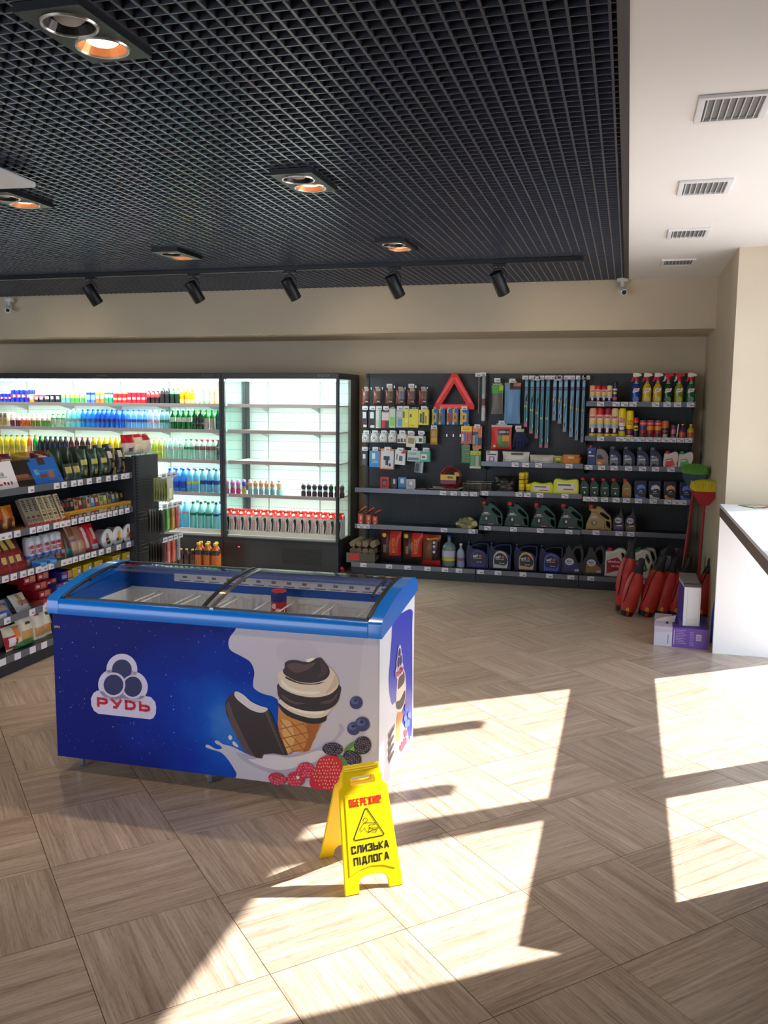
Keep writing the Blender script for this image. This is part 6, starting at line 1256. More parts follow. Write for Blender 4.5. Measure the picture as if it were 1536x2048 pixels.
r4 = [(135, 1015, 215, 1192, (40, 44, 46), [(.3, .5, .7, .8, (216, 216, 220)), (.25, .1, .75, .5, (90, 90, 96))], 'black charger box', 990, 0), (236, 1015, 362, 1202, (76, 140, 190), [(.25, .5, .55, .85, (216, 220, 226)), (0, 0, 1, .2, (50, 130, 200)), (.3, .25, .8, .4, (120, 170, 210))], 'blue charger box', 990, 0),
      (360, 992, 520, 1228, (206, 206, 214), [(0, .9, 1, 1, (236, 130, 60)), (0, .0, .06, 1, (230, 110, 50)), (0, 0, 1, .06, (226, 110, 60)), (.25, .45, .7, .65, (40, 40, 46)), (.4, .2, .6, .45, (50, 50, 56)), (.65, .15, .8, .3, (50, 46, 50))], 'orange and white phone holder box', 990, .03),
      (532, 1000, 655, 1175, (222, 220, 220), [(.6, .75, 1, 1, (196, 24, 50)), (.4, .25, .75, .6, (90, 96, 110)), (.15, .3, .25, .7, (70, 60, 60))], 'white and red phone holder box', 1000, .06), (682, 1010, 835, 1135, (186, 200, 200), [(.05, .1, .9, .35, (90, 120, 130)), (.1, .6, .7, .8, (150, 160, 160))], 'pale grey blue gadget box', 1000, .02),
      (838, 1015, 952, 1140, (60, 170, 150), [(0, .2, .68, .7, (220, 224, 224)), (.15, .35, .5, .5, (70, 50, 60))], 'teal holder box with white window', 1000, 0)]
for x0, y0, x1, y1, bs, pt, lb, ty, ti in r4: hang(c6w, x0, y0, x1, y1, 'gadget_box', lb + ', fourth row, left bay panel', 'box', bs, pt, L_=.13, d=.05, tagy=ty, tilt=ti, group='gadget boxes in the fourth row')
hang(c6w, 760, 1140, 860, 1270, 'phone_holder', 'grey phone holder in clear packing under the pale gadget box', 'phone holder', (130, 150, 160), [(.1, .1, .5, .8, (60, 66, 76)), (.75, .0, .95, 1, (200, 206, 210))], L_=.1, tagy=None, tilt=.1)
hang(c6w, 1312, 722, 1443, 930, 'lighter_card', 'red and yellow card of lighters, left bay panel', 'card', (210, 80, 60), [(0, .7, 1, 1, (244, 206, 30)), (.08, .15, .25, .55, (226, 190, 200)), (.3, .1, .45, .65, (60, 110, 200)), (.55, .1, .7, .6, (120, 60, 110)), (.8, .2, .95, .6, (190, 50, 60))], [('НАБОР', .6, .1, (210, 90, 30), .5, .82)], L_=.1)
hang(c6w, 1318, 940, 1420, 1158, 'green_card_stack', 'striped green card stack under the lighters', 'card', (26, 110, 60), [(.1, .9 - .2 * i, 1, .94 - .2 * i, (190, 120, 60)) for i in range(5)] + [(0, .8 - .2 * i, 1, .83 - .2 * i, (60, 160, 90)) for i in range(4)], L_=.1)
hang(c7w, 28, 722, 145, 990, 'knife_pack', 'orange hanging pack with blue tool, beside the panel joint', 'package', (50, 50, 54), [(0, .75, .6, 1, (236, 130, 40)), (.05, 0, .95, .15, (226, 110, 40)), (.35, .15, .6, .65, (40, 130, 190)), (.0, .2, .3, .6, (170, 150, 120)), (.62, .5, 1, 1, (220, 110, 50))], L_=.1, tagy=725)
hang(c7w, -2, 1012, 134, 1220, 'glue_card', 'green yellow hanging card beside the panel joint', 'card', (50, 150, 60), [(.05, .76, .95, .95, (226, 230, 40)), (.1, .1, .4, .7, (120, 160, 140)), (.5, .05, .8, .7, (190, 200, 190)), (0, 0, 1, .12, (220, 226, 200))], [('SILVER', .8, .09, (30, 110, 50), .5, .85)], L_=.1)
for x in (1115, 1192, 1276): q = c6w(x, 830); hook(q[0], q[1], .12, False)
# warning triangle
apex, bl_, br_ = atY(*c6w(1240, 92), 8.82), atY(*c6w(992, 520), 8.82), atY(*c6w(1468, 528), 8.82)
TR = thing('warning_triangle', 'large red plastic warning triangle hanging on the left bay panel', 'warning triangle', ((bl_.x + br_.x) / 2, 8.82, bl_.z)); W3, H3 = (br_.x - bl_.x) / 2, apex.z - bl_.z
trm = plate_mesh('triangle_frame', [(-W3, 0), (W3, 0), (W3 + .002, .04), (.03, H3 - .012), (-.03 + .02, H3), (-.03, H3 - .012), (-W3, .035)], [[(-W3 + .085, .055), (W3 - .085, .055), (0, H3 - .105)]], .02, .003, mat((232, 16, 14), .45)); link('triangle_frame', trm, TR)
m = MB(); rf = mat((244, 36, 26), .3)
m.box(-W3 + .06, W3 - .06, -.0115, -.0103, .014, .042, rf)
for s in (-1, 1):
    a = Vector((s * (W3 - .035), .065)); c_ = Vector((s * .012, H3 - .05)); d_ = (c_ - a).normalized(); nn = Vector((-d_.y, d_.x)) * .013
    m.quad(*[(p.x, -.0108, p.y) for p in ((a - nn, a + nn, c_ + nn, c_ - nn) if s > 0 else (a + nn, c_ + nn, c_ - nn, a - nn))][:4], rf)
m.build('reflector', TR, 0); q = c6w(1245, 110); hook(q[0], q[1], .1, False)
# long rod packs between the bays
def rod(cv, x, y0, y1, r, c, label, nm, Y=8.84, parts=()):
    p0, p1 = atY(*cv(x, y1), Y), atY(*cv(x, y0), Y); t = thing(nm, label, 'wiper rod', (p0.x, Y, p0.z)); h = p1.z - p0.z
    MB().lathe([(r * .6, 0), (r, .02), (r, h - .02), (r * .6, h)], mat(c, .35, .3), 10).build('rod', t)
    for a, b_, cc in parts: MB().lathe([(r * 1.02, a * h), (r * 1.02, b_ * h)], mat(cc, .4), 10).build('printed_sleeve', t)
    p2 = cv(x, y0 - 15); hook(p2[0], p2[1], .08, True, 'panel joint'); return t
rod(c7w, 98, 130, 575, .005, (150, 130, 120), 'thin brown antenna rod hanging at the panel joint', 'antenna_rod'); rod(c7w, 155, 125, 668, .021, (170, 176, 180), 'thick grey telescopic tube pack hanging at the panel joint', 'tube_pack', parts=((.35, .5, (110, 70, 70)), (.6, .95, (150, 160, 166)), (.02, .3, (200, 204, 210))))
# cloths
hang(c7w, 248, 210, 398, 580, 'microfibre_cloth', 'grey cloth in a green headed pack, middle bay panel', 'cloth', (98, 92, 88), [(0, .88, 1, 1, (30, 34, 34)), (0, .68, 1, .88, (70, 160, 50)), (.7, .75, 1, .95, (180, 200, 40))], [('WINSO', .8, .05, (230, 226, 226), .5, .95)], L_=.09, kind='bag', tagy=178)
hang(c7w, 398, 210, 604, 692, 'microfibre_cloth', 'large light blue cloth hanging, middle bay panel', 'cloth', (98, 146, 196), [(.15, .9, .4, 1, (120, 160, 130)), (.35, .86, 1, .96, (50, 46, 50)), (.6, .95, 1, 1, (190, 110, 100))], L_=.11, kind='bag', d=.05, tagy=185)
# wiper blades
def wiper(cv, x0, x1, y1, c, i, label, light, y0=180):
    p0, p1 = atY(*cv(x0, y1), 8.84), atY(*cv(x1, y0), 8.84); w, h = p1.x - p0.x - .002, p1.z - p0.z
    bl = mk_pack(w, h, .03, c, [(.08, 1 - .062 / h, .9, 1 - .02 / h, tuple(min(255, v + 30) for v in c)), (.0, 1 - .098 / h, 1, 1 - .07 / h, (50, 60, 140)), (.15, 1 - .09 / h, .85, 1 - .078 / h, (150, 120, 170)), (.0, .5 if light else .42, .75, .5 + .022 / h if light else .42 + .022 / h, (214, 206, 60)), (0, 0, 1, .03 / h, (150, 150, 170) if light else (206, 90, 110)), (.35, .055 / h, .7, .09 / h, (50, 60, 60)), (.7, .055 / h, .95, .09 / h, (206, 216, 220))])
    o = bl('wiper_blade_pack'); o.location = ((p0.x + p1.x) / 2, 8.84, p0.z); tag(o, fit(label), 'wiper blade', 'wiper blade packs on the middle bay panel')
    b = MB(); K = mat((44, 46, 50), .4)
    if light: b.poly([(-w * .3, .13), (-w * .22, .13), (w * .4, h - .15), (w * .25, h - .16), (-w * .05, h * .55)], K, -.0162); b.poly([(-w * .1, h * .5), (w * .0, h * .52), (w * .3, h - .2), (w * .2, h - .2)], mat((110, 120, 130), .4), -.0164)
    else: b.poly([(-w * .22, .08), (-w * .06, .08), (-w * .02, h * .55), (w * .12, h * .68), (w * .42, h - .13), (w * .3, h - .2), (-w * .1, h * .7), (-w * .22, h * .58)], K, -.0162)
    b.build('blade_print', o, 0); return o
DT, LB = (62, 136, 158), (112, 160, 198)
for i, (x0, x1, y1) in enumerate(((636, 692, 730), (700, 762, 808), (765, 826, 868), (818, 880, 975), (880, 948, 978))): wiper(c7w, x0, x1, y1, DT, i, '%s teal wiper blade pack, counting from the blue cloth' % ORD[i], 0)
for i, (x0, x1, y1) in enumerate(((972, 1028, 655), (1036, 1096, 692), (1096, 1160, 790), (1170, 1236, 850), (1236, 1300, 888), (1304, 1368, 912))): wiper(c7w, x0, x1, y1, LB, i, '%s pale blue wiper blade pack, counting from the teal ones' % ORD[i], 1)
for x in (655, 735, 795, 850, 915, 985, 1040, 1070, 1130, 1205, 1290, 1340, 1380): q = c7w(x, 148 if x not in (795, 1040) else 158); hook(q[0], q[1], .115, True, 'middle bay panel')
hang(c7w, 246, 712, 500, 992, 'glove_pack', 'bright red packet of work gloves, middle bay panel', 'package', (222, 40, 40), [(.3, .1, .85, .6, (120, 120, 90)), (.32, .12, .6, .5, (90, 150, 60)), (.6, .3, .85, .6, (220, 160, 50)), (.35, .62, .9, .82, (60, 56, 66)), (.08, .08, .2, .2, (240, 226, 226)), (0, .9, 1, 1, (190, 190, 196))], [('GREEN X', .45, .09, (230, 220, 230), .62, .72)], L_=.11, kind='bag', d=.04, tagy=680)
gx, gz = c7w(585, 1010); p0 = atY(gx, gz, 8.8); gl = thing('work_glove', 'navy dotted knitted work glove hanging, middle bay panel', 'glove', (p0.x, 8.8, p0.z)); GN = mat((26, 38, 78), .8)
m = MB()
for k, (dx, l_) in enumerate(((-.055, .09), (-.025, .12), (.008, .125), (.04, .1))): m.tube([(dx * .8, 0, .12), (dx, -.004, .12 - l_ * .5), (dx * 1.1, -.008, .12 - l_)], [.017, .016, .011], GN, 8)
m.tube([(.05, 0, .14), (.078, 0, .10), (.085, 0, .07)], [.018, .016, .012], GN, 8); m.build('fingers', gl)
MB().lathe([(.06, .09), (.068, .12), (.06, .16), (.042, .185), (.04, .2)], GN, 14, squash=.35).build('palm', gl); MB().lathe([(.041, .185), (.043, .215)], mat((206, 196, 180), .8), 14, squash=.5).build('cuff', gl)
m = MB()
for i in range(5):
    for j in range(4): m.lathe([(.0045, 0), (0, .002)], mat((50, 70, 130), .5), 6, (-.04 + i * .02, -.026 + .0 * i, .11 + j * .017))
m.build('dots', gl, 0)['kind'] = 'stuff'; q = c7w(570, 740); hook(q[0], q[1], .12, True, 'middle bay panel')
HOOKS.sort(key=lambda h: (round(h[2] / 14), h[1])); rows_ = {}
for o, px, py, wh, tg in HOOKS: rows_.setdefault(round(py / 14), []).append((o, wh, tg))
for ri, (k, L_) in enumerate(sorted(rows_.items())):
    for i, (o, wh, tg) in enumerate(L_): o['label'] = fit('%s steel hook%s from the left in the %s hook row, %s' % (ORD[min(i, 19)], ' with price tag' if tg else '', ORD[min(ri, 19)], wh))

# ================================================================ LEFT SNACK SHELF GOODS (fronts face +x)
def lefty(bld, name, px, py, z, label, cat, group=None, xo=-.07, lean=0, sc=None, key=None, twist=0):
    """stand an article on the left shelving: px, py sight its foot on the shelf front"""
    y = atX(px, py, XL + xo).y; key = key or ('lf' + label)
    return put(key, bld, name, (XL + xo, y, z), PI / 2 + twist, label, cat, group, sc, rx=-lean)
Z1, Z2, Z3, Z4, Z5 = [z - .0235 for z in LSH] + [.119]
def lrun(key, bld, name, pts, z, desc, place, cat, xo=-.07, lean=0, group=None, jit=0):
    for i, (px, py) in enumerate(pts): lefty(bld, name, px, py, z, ordl(i, len(pts), desc, place), cat, group or ('%ss %s' % (name.replace('_', ' '), place) if len(pts) > 1 else None), xo, lean, None, key, R.uniform(-jit, jit) if jit else 0)
T1, T2, T3, T4, T5 = 'on the top snack shelf', 'on the second snack shelf', 'on the third snack shelf', 'on the fourth snack shelf', 'on the base snack shelf'
lrun('wb', mk_pack(.33, .20, .03, (226, 224, 234), [(.3, .45, .75, .5, (170, 176, 190)), (.6, .22, .66, .32, (150, 40, 50)), (.7, .2, .75, .3, (80, 36, 40)), (.8, .2, .85, .32, (170, 60, 50)), (.42, .2, .55, .26, (180, 70, 50))], [('Luxe', .12, .035, (130, 140, 160), .5, .6)]), 'chocolate_box', [(2, 972)], Z1, 'white chocolate box leaning back', T1, 'box', -.06, .35)
lrun('bb', mk_pack(.27, .2, .03, (30, 22, 22), [(.05, .8, .2, .92, (206, 24, 40)), (.1, .3, .9, .45, (96, 52, 40)), (.25, .38, .75, .5, (130, 78, 60)), (.1, .05, .8, .12, (60, 44, 40))]), 'chocolate_box', [(50, 967)], Z1, 'black chocolate box leaning back', T1, 'box', -.06, .4)
lrun('ub', mk_pack(.3, .21, .03, (22, 96, 186), [(.35, .75, .6, 1, (66, 36, 28)), (.25, .28, .5, .42, (104, 56, 40)), (.55, .26, .75, .5, (150, 90, 60)), (.1, .4, .25, .6, (90, 150, 190)), (.2, .5, .9, .55, (50, 120, 200))]), 'chocolate_box', [(100, 960)], Z1, 'blue chocolate box leaning back', T1, 'box', -.05, .45)
GC = lambda lb: mk_bag(.115, .23, .06, (32, 58, 42), [(.1, .48, .9, .68, lb), (.25, .75, .75, .85, (46, 78, 56)), (.35, .2, .65, .34, (180, 160, 90)), (.1, .36, .9, .4, (70, 96, 70))], wob=.1, seed=3)
lrun('gcs', mk_bag(.1, .14, .05, (34, 56, 40), [(.1, .5, .9, .8, (176, 160, 90)), (.2, .1, .8, .3, (60, 90, 80))], seed=4), 'coffee_bag', [(138, 953), (154, 951)], Z1, 'small green coffee bag', T1, 'bag', -.06, .15)
lrun('gcl', GC((190, 176, 90)), 'coffee_bag', [(168, 949), (189, 945), (208, 942)], Z1, 'tall green coffee bag with gold band', T1, 'bag', -.09, .1, jit=.1)
lrun('bcl', mk_bag(.125, .22, .07, (24, 24, 28), [(.15, .65, .45, .95, (196, 190, 180)), (.3, .3, .6, .5, (130, 110, 80)), (.5, .05, .95, .3, (190, 150, 60)), (.5, .55, .8, .8, (110, 90, 60))], wob=.1, seed=5), 'coffee_bag', [(223, 940), (243, 937)], Z1, 'black coffee bag with gold emblem', T1, 'bag', -.08, .08)
lrun('gback', mk_bag(.14, .24, .07, (26, 44, 34), [(.2, .6, .8, .75, (40, 62, 44))], wob=.15, seed=6), 'coffee_bag', [(112, 946), (130, 943), (150, 940), (172, 936), (196, 932), (216, 930)], Z1, 'dark green coffee bag at the back', T1, 'bag', -.28, .05, jit=.2)
# bags on the cap of the shelving
for i, (px, c, pt, lb) in enumerate(((262, (206, 196, 190), [(0, .6, 1, 1, (176, 24, 44)), (.3, .2, .7, .35, (110, 90, 90))], 'white and red'), (281, (224, 214, 186), [(0, .8, 1, 1, (186, 40, 50)), (.1, .1, .9, .5, (236, 226, 200))], 'cream'), (298, (222, 212, 190), [(0, .7, .6, 1, (176, 30, 46))], 'red cornered cream'))):
    y = atX(px, 911, XL - .1).y; o = mk_bag(.15, .165, .08, c, pt, wob=.15, seed=i + 11)('sugar_bag'); o.location = (XL - .12, y, 1.306); o.rotation_euler = (-.1, 0, PI / 2 + .2 * (i - 1)); tag(o, '%s flour bag on top of the snack shelving end' % lb, 'bag', 'flour bags on the shelving end')
for i in range(7):
    y = 4.75 + i * .19; o = put('topbox%d' % (i % 3), mk_bag(.17, .1, .1, ((70, 60, 24), (40, 52, 36), (104, 34, 40))[i % 3], [(.1, .4, .9, .7, ((110, 90, 30), (60, 74, 50), (190, 170, 160))[i % 3])], wob=.2, seed=i), 'snack_bag', (XL - .5, y, Z1), PI / 2, '%s dark snack bag lying at the back, top snack shelf' % ORD[i], 'bag', 'dark snack bags at the back')
for i in range(5):   # second half of the shelf cap
    y = 5.1 + i * .2; o = put('capred%d' % (i % 2), mk_bag(.18, .1, .12, ((110, 26, 40), (180, 150, 50))[i % 2], [(.2, .3, .8, .7, ((196, 186, 180), (150, 120, 30))[i % 2])], wob=.2, seed=20 + i), 'snack_bag', (XL - .36, y, Z1 + .12), PI / 2, '%s red or yellow bag on the second layer, top snack shelf' % ORD[i], 'bag', 'second layer snack bags')
# second shelf
lrun('or', mk_bag(.13, .17, .05, (226, 140, 36), [(.1, .1, .6, .5, (120, 60, 30)), (.3, .5, .9, .9, (206, 90, 40)), (.4, .15, .8, .35, (240, 200, 120))], wob=.15, seed=8), 'biscuit_bag', [(3, 1058), (22, 1054)], Z2, 'orange biscuit bag', T2, 'bag', -.14, .2, jit=.2)
for i in range(6):
    px, py = 8 + i * 12, 1063 - i * 2.3; y = atX(px, py, XL - .1).y; put('fl%d' % (i % 2), mk_pack(.19, .014, .11, (150, 96, 30), [(0, 0, 1, 1, (206, 130, 30))]) if i % 2 else mk_pack(.19, .014, .11, (110, 66, 30), [(0, 0, 1, 1, (170, 110, 50))]), 'flat_biscuit_pack', (XL - .1, y, Z2 + .002 * i), PI / 2 + .3 + i * .05, '%s flat brown biscuit pack fanned out on the second snack shelf' % ORD[i], 'biscuits', 'fanned flat biscuit packs', rx=0, ry=-.08)
MN = lambda c, top: mk_pack(.052, .215, .03, c, [(.2, .32, .8, .4, (110, 70, 50)), (.2, .2, .8, .28, (90, 60, 46)), (.3, .22, .7, .26, (206, 180, 130)), (.2, .44, .8, .5, (190, 130, 90)), (0, 0, 1, .12, top), (.2, .04, .8, .15, (214, 40, 50))], [('mini', .085, .036, (60, 48, 42), .5, .74, -PI / 2)])
lrun('mg', MN((156, 146, 128), (60, 60, 140)), 'mini_biscuit_carton', [(62, 1049), (72, 1047.5), (82, 1046)], Z2, 'grey slim biscuit carton', T2, 'carton', -.06, .42)
lrun('mc', MN((222, 204, 160), (40, 50, 150)), 'mini_biscuit_carton', [(94, 1044), (105, 1042)], Z2, 'cream slim biscuit carton with blue foot', T2, 'carton', -.055, .42)
lrun('mr', MN((226, 208, 168), (214, 50, 50)), 'mini_biscuit_carton', [(116, 1040), (129, 1038)], Z2, 'cream slim biscuit carton with red foot', T2, 'carton', -.05, .42)
pcs = [((36, 30, 34), (150, 60, 60)), ((36, 30, 34), (150, 60, 60)), ((40, 34, 36), (160, 150, 140)), ((196, 160, 100), (110, 60, 40)), ((140, 40, 44), (210, 190, 170)), ((110, 90, 80), (190, 80, 70)), ((206, 180, 160), (130, 50, 50)), ((90, 170, 206), (226, 226, 226)), ((170, 80, 70), (220, 200, 190)), ((190, 190, 120), (120, 130, 60)), ((176, 186, 90), (220, 220, 180)), ((150, 140, 130), (90, 80, 80)), ((110, 120, 130), (200, 200, 200)), ((90, 90, 60), (170, 170, 120)), ((30, 28, 28), (150, 110, 60))]
for i, (c, c2) in enumerate(pcs):
    px = 134 + i * 8.2; py = 1037 - i * 1.55; y = atX(px, py, XL - .06).y
    o = mk_pack(.055, .07, .06, (214, 160, 50), [(0, .12, 1, .7, tuple(int(v * .9) for v in c2)), (.2, .3, .8, .55, (226, 200, 170))])('bar_display_box'); o.location = (XL - .045, y, Z2); o.rotation_euler = (0, 0, PI / 2); tag(o, '%s bar display carton from the cookie cartons, second snack shelf' % ORD[i], 'carton', 'bar display cartons')
    for k in (0, 1): o = mk_pack(.046, .095, .02, c, [(.2, .55, .8, .9, c2)])('chocolate_bar'); o.location = (XL - .085 - .05 * k, y, Z2 + .045 + .01 * k); o.rotation_euler = (-.15, 0, PI / 2); tag(o, fit('%s chocolate bar stack %s, from the cookie cartons, second snack shelf' % (ORD[i], ('front', 'back')[k])), 'bar', 'chocolate bars standing in display cartons')
# third shelf
lrun('rp', mk_bag(.15, .28, .05, (150, 30, 36), [(.05, .55, .5, .95, (206, 176, 90)), (.5, .5, .95, .95, (90, 40, 34)), (.2, .25, .5, .4, (236, 200, 120)), (0, .0, 1, .2, (214, 34, 40)), (.6, .3, .8, .4, (80, 20, 30))], wob=.12, seed=2), 'croissant_bag', [(2, 1148), (18, 1144), (33, 1140), (47, 1136)], Z3, 'tall red pastry bag leaning back', T3, 'bag', -.07, .45, jit=.15)
def mk_canister(name):
    b = mk_can(.037, .21, [(0, .12, (110, 80, 70)), (.12, .3, (200, 170, 150)), (.3, .42, (60, 110, 180)), (.42, .88, (214, 214, 224)), (.88, 1, (190, 196, 204))], [(.15, .32, .12, (120, 80, 60))], rim=mat((210, 214, 220), .3))(name)
    text('MINI', .05, .026, mat((200, 50, 60), .4), b, (0, -.039, .145), bold=.02); text('CAKES', .056, .026, mat((200, 50, 60), .4), b, (0, -.039, .112), bold=.02); return b
lrun('cn', mk_canister, 'cake_canister', [(60, 1127), (74, 1123), (90, 1119), (103, 1115), (114, 1111)], Z3, 'white mini cake canister', T3, 'canister', -.09, .06, jit=.1)
lrun('bp', mk_bag(.13, .06, .12, (30, 110, 190), [(.2, .2, .8, .7, (60, 150, 210))], seed=4), 'flat_blue_pack', [(76, 1132), (96, 1127)], Z3, 'flat blue pack lying before the canisters', T3, 'package', -.045, 0)
for i, (px, py, w_, h_, c, pt, lb) in enumerate(((126, 1106, .1, .15, (206, 170, 130), [(.2, .5, .8, .85, (170, 60, 50)), (.2, .05, .8, .4, (190, 190, 190)), (.3, .1, .7, .35, (180, 60, 50))], 'beige cookie bag with red emblem'), (140, 1102, .09, .22, (84, 54, 44), [(.1, .1, .9, .3, (40, 120, 110)), (.2, .5, .8, .9, (110, 74, 56))], 'dark brown cookie bag'), (153, 1099, .09, .26, (196, 150, 116), [(.1, .6, .9, .9, (140, 90, 60)), (.1, .1, .9, .4, (220, 180, 150)), (.0, .4, 1, .5, (150, 110, 150))], 'tall tan cookie bag'), (166, 1096, .09, .22, (206, 160, 130), [(0, .5, 1, 1, (170, 120, 90)), (.1, .1, .9, .4, (220, 170, 120))], 'tan cookie bag'), (178, 1092, .1, .22, (196, 30, 44), [(.2, .2, .5, .9, (226, 214, 206)), (.5, .4, .8, .6, (214, 40, 60))], 'red wafer bag'), (192, 1088, .1, .22, (206, 28, 44), [(.3, .4, .7, .8, (236, 190, 160)), (.1, .08, .9, .25, (226, 216, 216))], 'red biscuit bag with pale picture'))):
    lrun('ck%d' % i, mk_bag(w_, h_, .05, c, pt, wob=.1, seed=i + 2), 'cookie_bag', [(px, py)], Z3, lb + ' leaning back', T3, 'bag', -.07, .35)
def mk_roundtub(k):
    def b(name):
        t = thing(name); W1 = mat((224, 222, 226), .35); rr = .079
        d = MB().lathe([(rr * .9, 0), (rr * .95, .07), (rr, .072), (rr, .085), (rr * .93, .087), (0, .086)], mat((170, 172, 180), .3), 28, colf=lambda q, a: W1 if q > 1 else (mat((170, 172, 180), .3) if k < 2 else mat((90, 40, 40), .3))).build('tub_body', t)
        d.matrix_local = Matrix.Translation((0, .06, rr)) @ Matrix.Rotation(PI / 2, 4, 'X')
        m = MB()
        for (cx, cz, a, b_, c) in [[(-.01, .02, .02, .03, (150, 150, 150)), (0, -.01, .03, .02, (170, 140, 90)), (.01, -.03, .025, .012, (70, 90, 60))], [(.01, .02, .025, .025, (236, 170, 60)), (-.01, -.02, .02, .015, (140, 90, 60)), (.02, -.02, .02, .02, (220, 180, 110))], [(-.01, .03, .01, .025, (120, 70, 40)), (.015, -.01, .018, .022, (170, 40, 60)), (-.015, -.015, .018, .018, (200, 140, 80))]][k]: m.poly(ell(cx, rr + cz, a, b_, 12), mat(c, .4), -.0282)
        m.build('lid_print', t, 0); return t
    return b
for i, (px, py) in enumerate(((210, 1085), (230.5, 1080), (251.5, 1074))): lrun('tub%d' % i, mk_roundtub(i), 'round_biscuit_tub', [(px, py)], Z3, ('left', 'middle', 'right')[i] + ' round white lidded tub standing on edge', T3, 'tub', -.06, 0, 'round white tubs')
# fourth shelf
YW = lambda s: mk_pack(.105, .067, .16, (206, 176, 24), [(.1, .1, .5, .9, (190, 160, 20)), (.55, .15, .92, .85, (110, 110, 150)), (.62, .3, .85, .7, (226, 216, 200))])
lrun('yp', YW(0), 'yellow_wafer_pack', [(150, 1178), (172, 1171), (194, 1165), (214, 1159), (236, 1152)], Z4, 'yellow wafer pack on the lower layer', T4, 'wafer pack', -.08, 0)
lrun('yp', YW(0), 'yellow_wafer_pack', [(128, 1176), (147, 1171), (168, 1165), (204, 1155), (228, 1148)], Z4 + .068, 'yellow wafer pack on the middle layer', T4, 'wafer pack', -.1, 0)
lrun('yp', YW(0), 'yellow_wafer_pack', [(136, 1172), (158, 1168), (180, 1163), (216, 1153), (236, 1148)], Z4 + .136, 'yellow wafer pack on the top layer', T4, 'wafer pack', -.12, 0)
lrun('bl', mk_pack(.13, .065, .16, (30, 40, 130), [(.1, .2, .5, .6, (150, 150, 200)), (.6, .1, .95, .95, (196, 140, 80)), (.2, .7, .45, .9, (206, 50, 60))]), 'blue_biscuit_pack', [(112, 1203), (136, 1196)], Z4, 'blue biscuit pack, lower layer', T4, 'biscuits', -.08, 0)
lrun('bl', mk_pack, 'blue_biscuit_pack', [(106, 1203), (131, 1196)], Z4 + .067, 'blue biscuit pack, middle layer', T4, 'biscuits', -.09, 0); lrun('bl', mk_pack, 'blue_biscuit_pack', [(116, 1199)], Z4 + .134, 'dark blue biscuit pack on top of the stack', T4, 'biscuits', -.12, 0)
lrun('rd', mk_pack(.12, .052, .14, (166, 24, 34), [(.5, .1, .95, .9, (196, 130, 100)), (.1, .3, .4, .7, (214, 190, 180)), (.55, .05, .8, .3, (110, 100, 150))]), 'red_biscuit_pack', [(80, 1211), (100, 1205)], Z4, 'red biscuit pack, lower layer', T4, 'biscuits', -.07, 0)
for L_, pts in ((1, [(74, 1213), (96, 1206)]), (2, [(66, 1215), (88, 1209)]), (3, [(45, 1221), (72, 1213)])): lrun('rd', mk_pack, 'red_biscuit_pack', pts, Z4 + .054 * L_, 'red biscuit pack, %s layer' % ('', 'second', 'third', 'top')[L_], T4, 'biscuits', -.09 - .03 * L_, 0)
o = lrun('wa', mk_bag(.15, .14, .05, (222, 218, 206), [(.3, .5, .6, .95, (190, 140, 90)), (0, 0, .0, 0, (0, 0, 0))], [('Артек', .1, .05, (176, 40, 50), .5, .42)], seed=7), 'wafer_bag', [(50, 1224)], Z4, 'white wafer bag with red script leaning back', T4, 'bag', -.06, .6)
lrun('wb2', mk_pack(.12, .1, .03, (214, 214, 220), [(0, 0, 1, .25, (176, 24, 40)), (.2, .4, .8, .8, (190, 200, 210))]), 'wafer_pack', [(4, 1232), (14, 1229), (24, 1227), (34, 1224)], Z4, 'white and red wafer pack in a leaning row', T4, 'wafer pack', -.13, .5)
lrun('ub2', mk_bag(.15, .11, .05, (40, 90, 190), [(.2, .5, .8, .9, (206, 170, 130)), (.1, .1, .5, .3, (220, 220, 230))], seed=9), 'wafer_bag', [(12, 1240)], Z4, 'blue wafer bag leaning back', T4, 'bag', -.04, .6)
# base shelf
for i, (px, py, w_, h_, c, pt, lb, xo) in enumerate(((10, 1312, .17, .2, (196, 190, 180), [(.2, .4, .8, .9, (214, 60, 40))], 'white croissant bag at the picture edge', -.12), (30, 1302, .17, .16, (226, 216, 190), [(.05, .1, .55, .6, (190, 30, 60)), (.15, .2, .45, .5, (226, 216, 220)), (.5, .4, 1, .9, (226, 140, 80))], 'cream croissant bag with round red emblem', -.02), (56, 1292, .15, .22, (226, 218, 196), [(.1, .1, .9, .4, (214, 160, 90)), (.3, .6, .8, .7, (80, 70, 66)), (.1, .85, .4, 1, (170, 40, 60))], 'cream mini croissant bag', -.03), (80, 1285, .13, .24, (226, 218, 200), [(.1, .05, .9, .3, (206, 150, 90)), (.2, .7, .6, .95, (190, 40, 60))], 'tall cream croissant bag', -.03), (95, 1281, .11, .24, (228, 220, 200), [(.1, .05, .9, .3, (206, 150, 90)), (.3, .8, .8, 1, (190, 40, 60)), (.3, .55, .8, .65, (80, 70, 66))], 'slim cream croissant bag', -.04), (25, 1298, .2, .2, (24, 80, 46), [(.5, .4, .8, .6, (150, 180, 150))], 'green snack bag behind the cream bags', -.2), (68, 1283, .17, .24, (30, 44, 110), [(.3, .4, .7, .6, (60, 80, 150))], 'blue snack bag behind the cream bags', -.2), (60, 1287, .16, .26, (160, 30, 40), [(.3, .4, .7, .6, (200, 60, 60))], 'red snack bag at the back of the base', -.32), (92, 1270, .15, .3, (200, 200, 60), [(.3, .4, .7, .6, (120, 110, 70))], 'yellow green snack bag near the freezer corner', -.22), (50, 1300, .2, .04, (24, 100, 56), [], 'green flat pack under the cream bags', .0))):
    lrun('bs%d' % i, mk_bag(w_, h_, .08, c, pt, wob=.15, seed=i + 3), 'croissant_bag', [(px, py)], Z5, lb, T5, 'bag', xo - .02, .25)
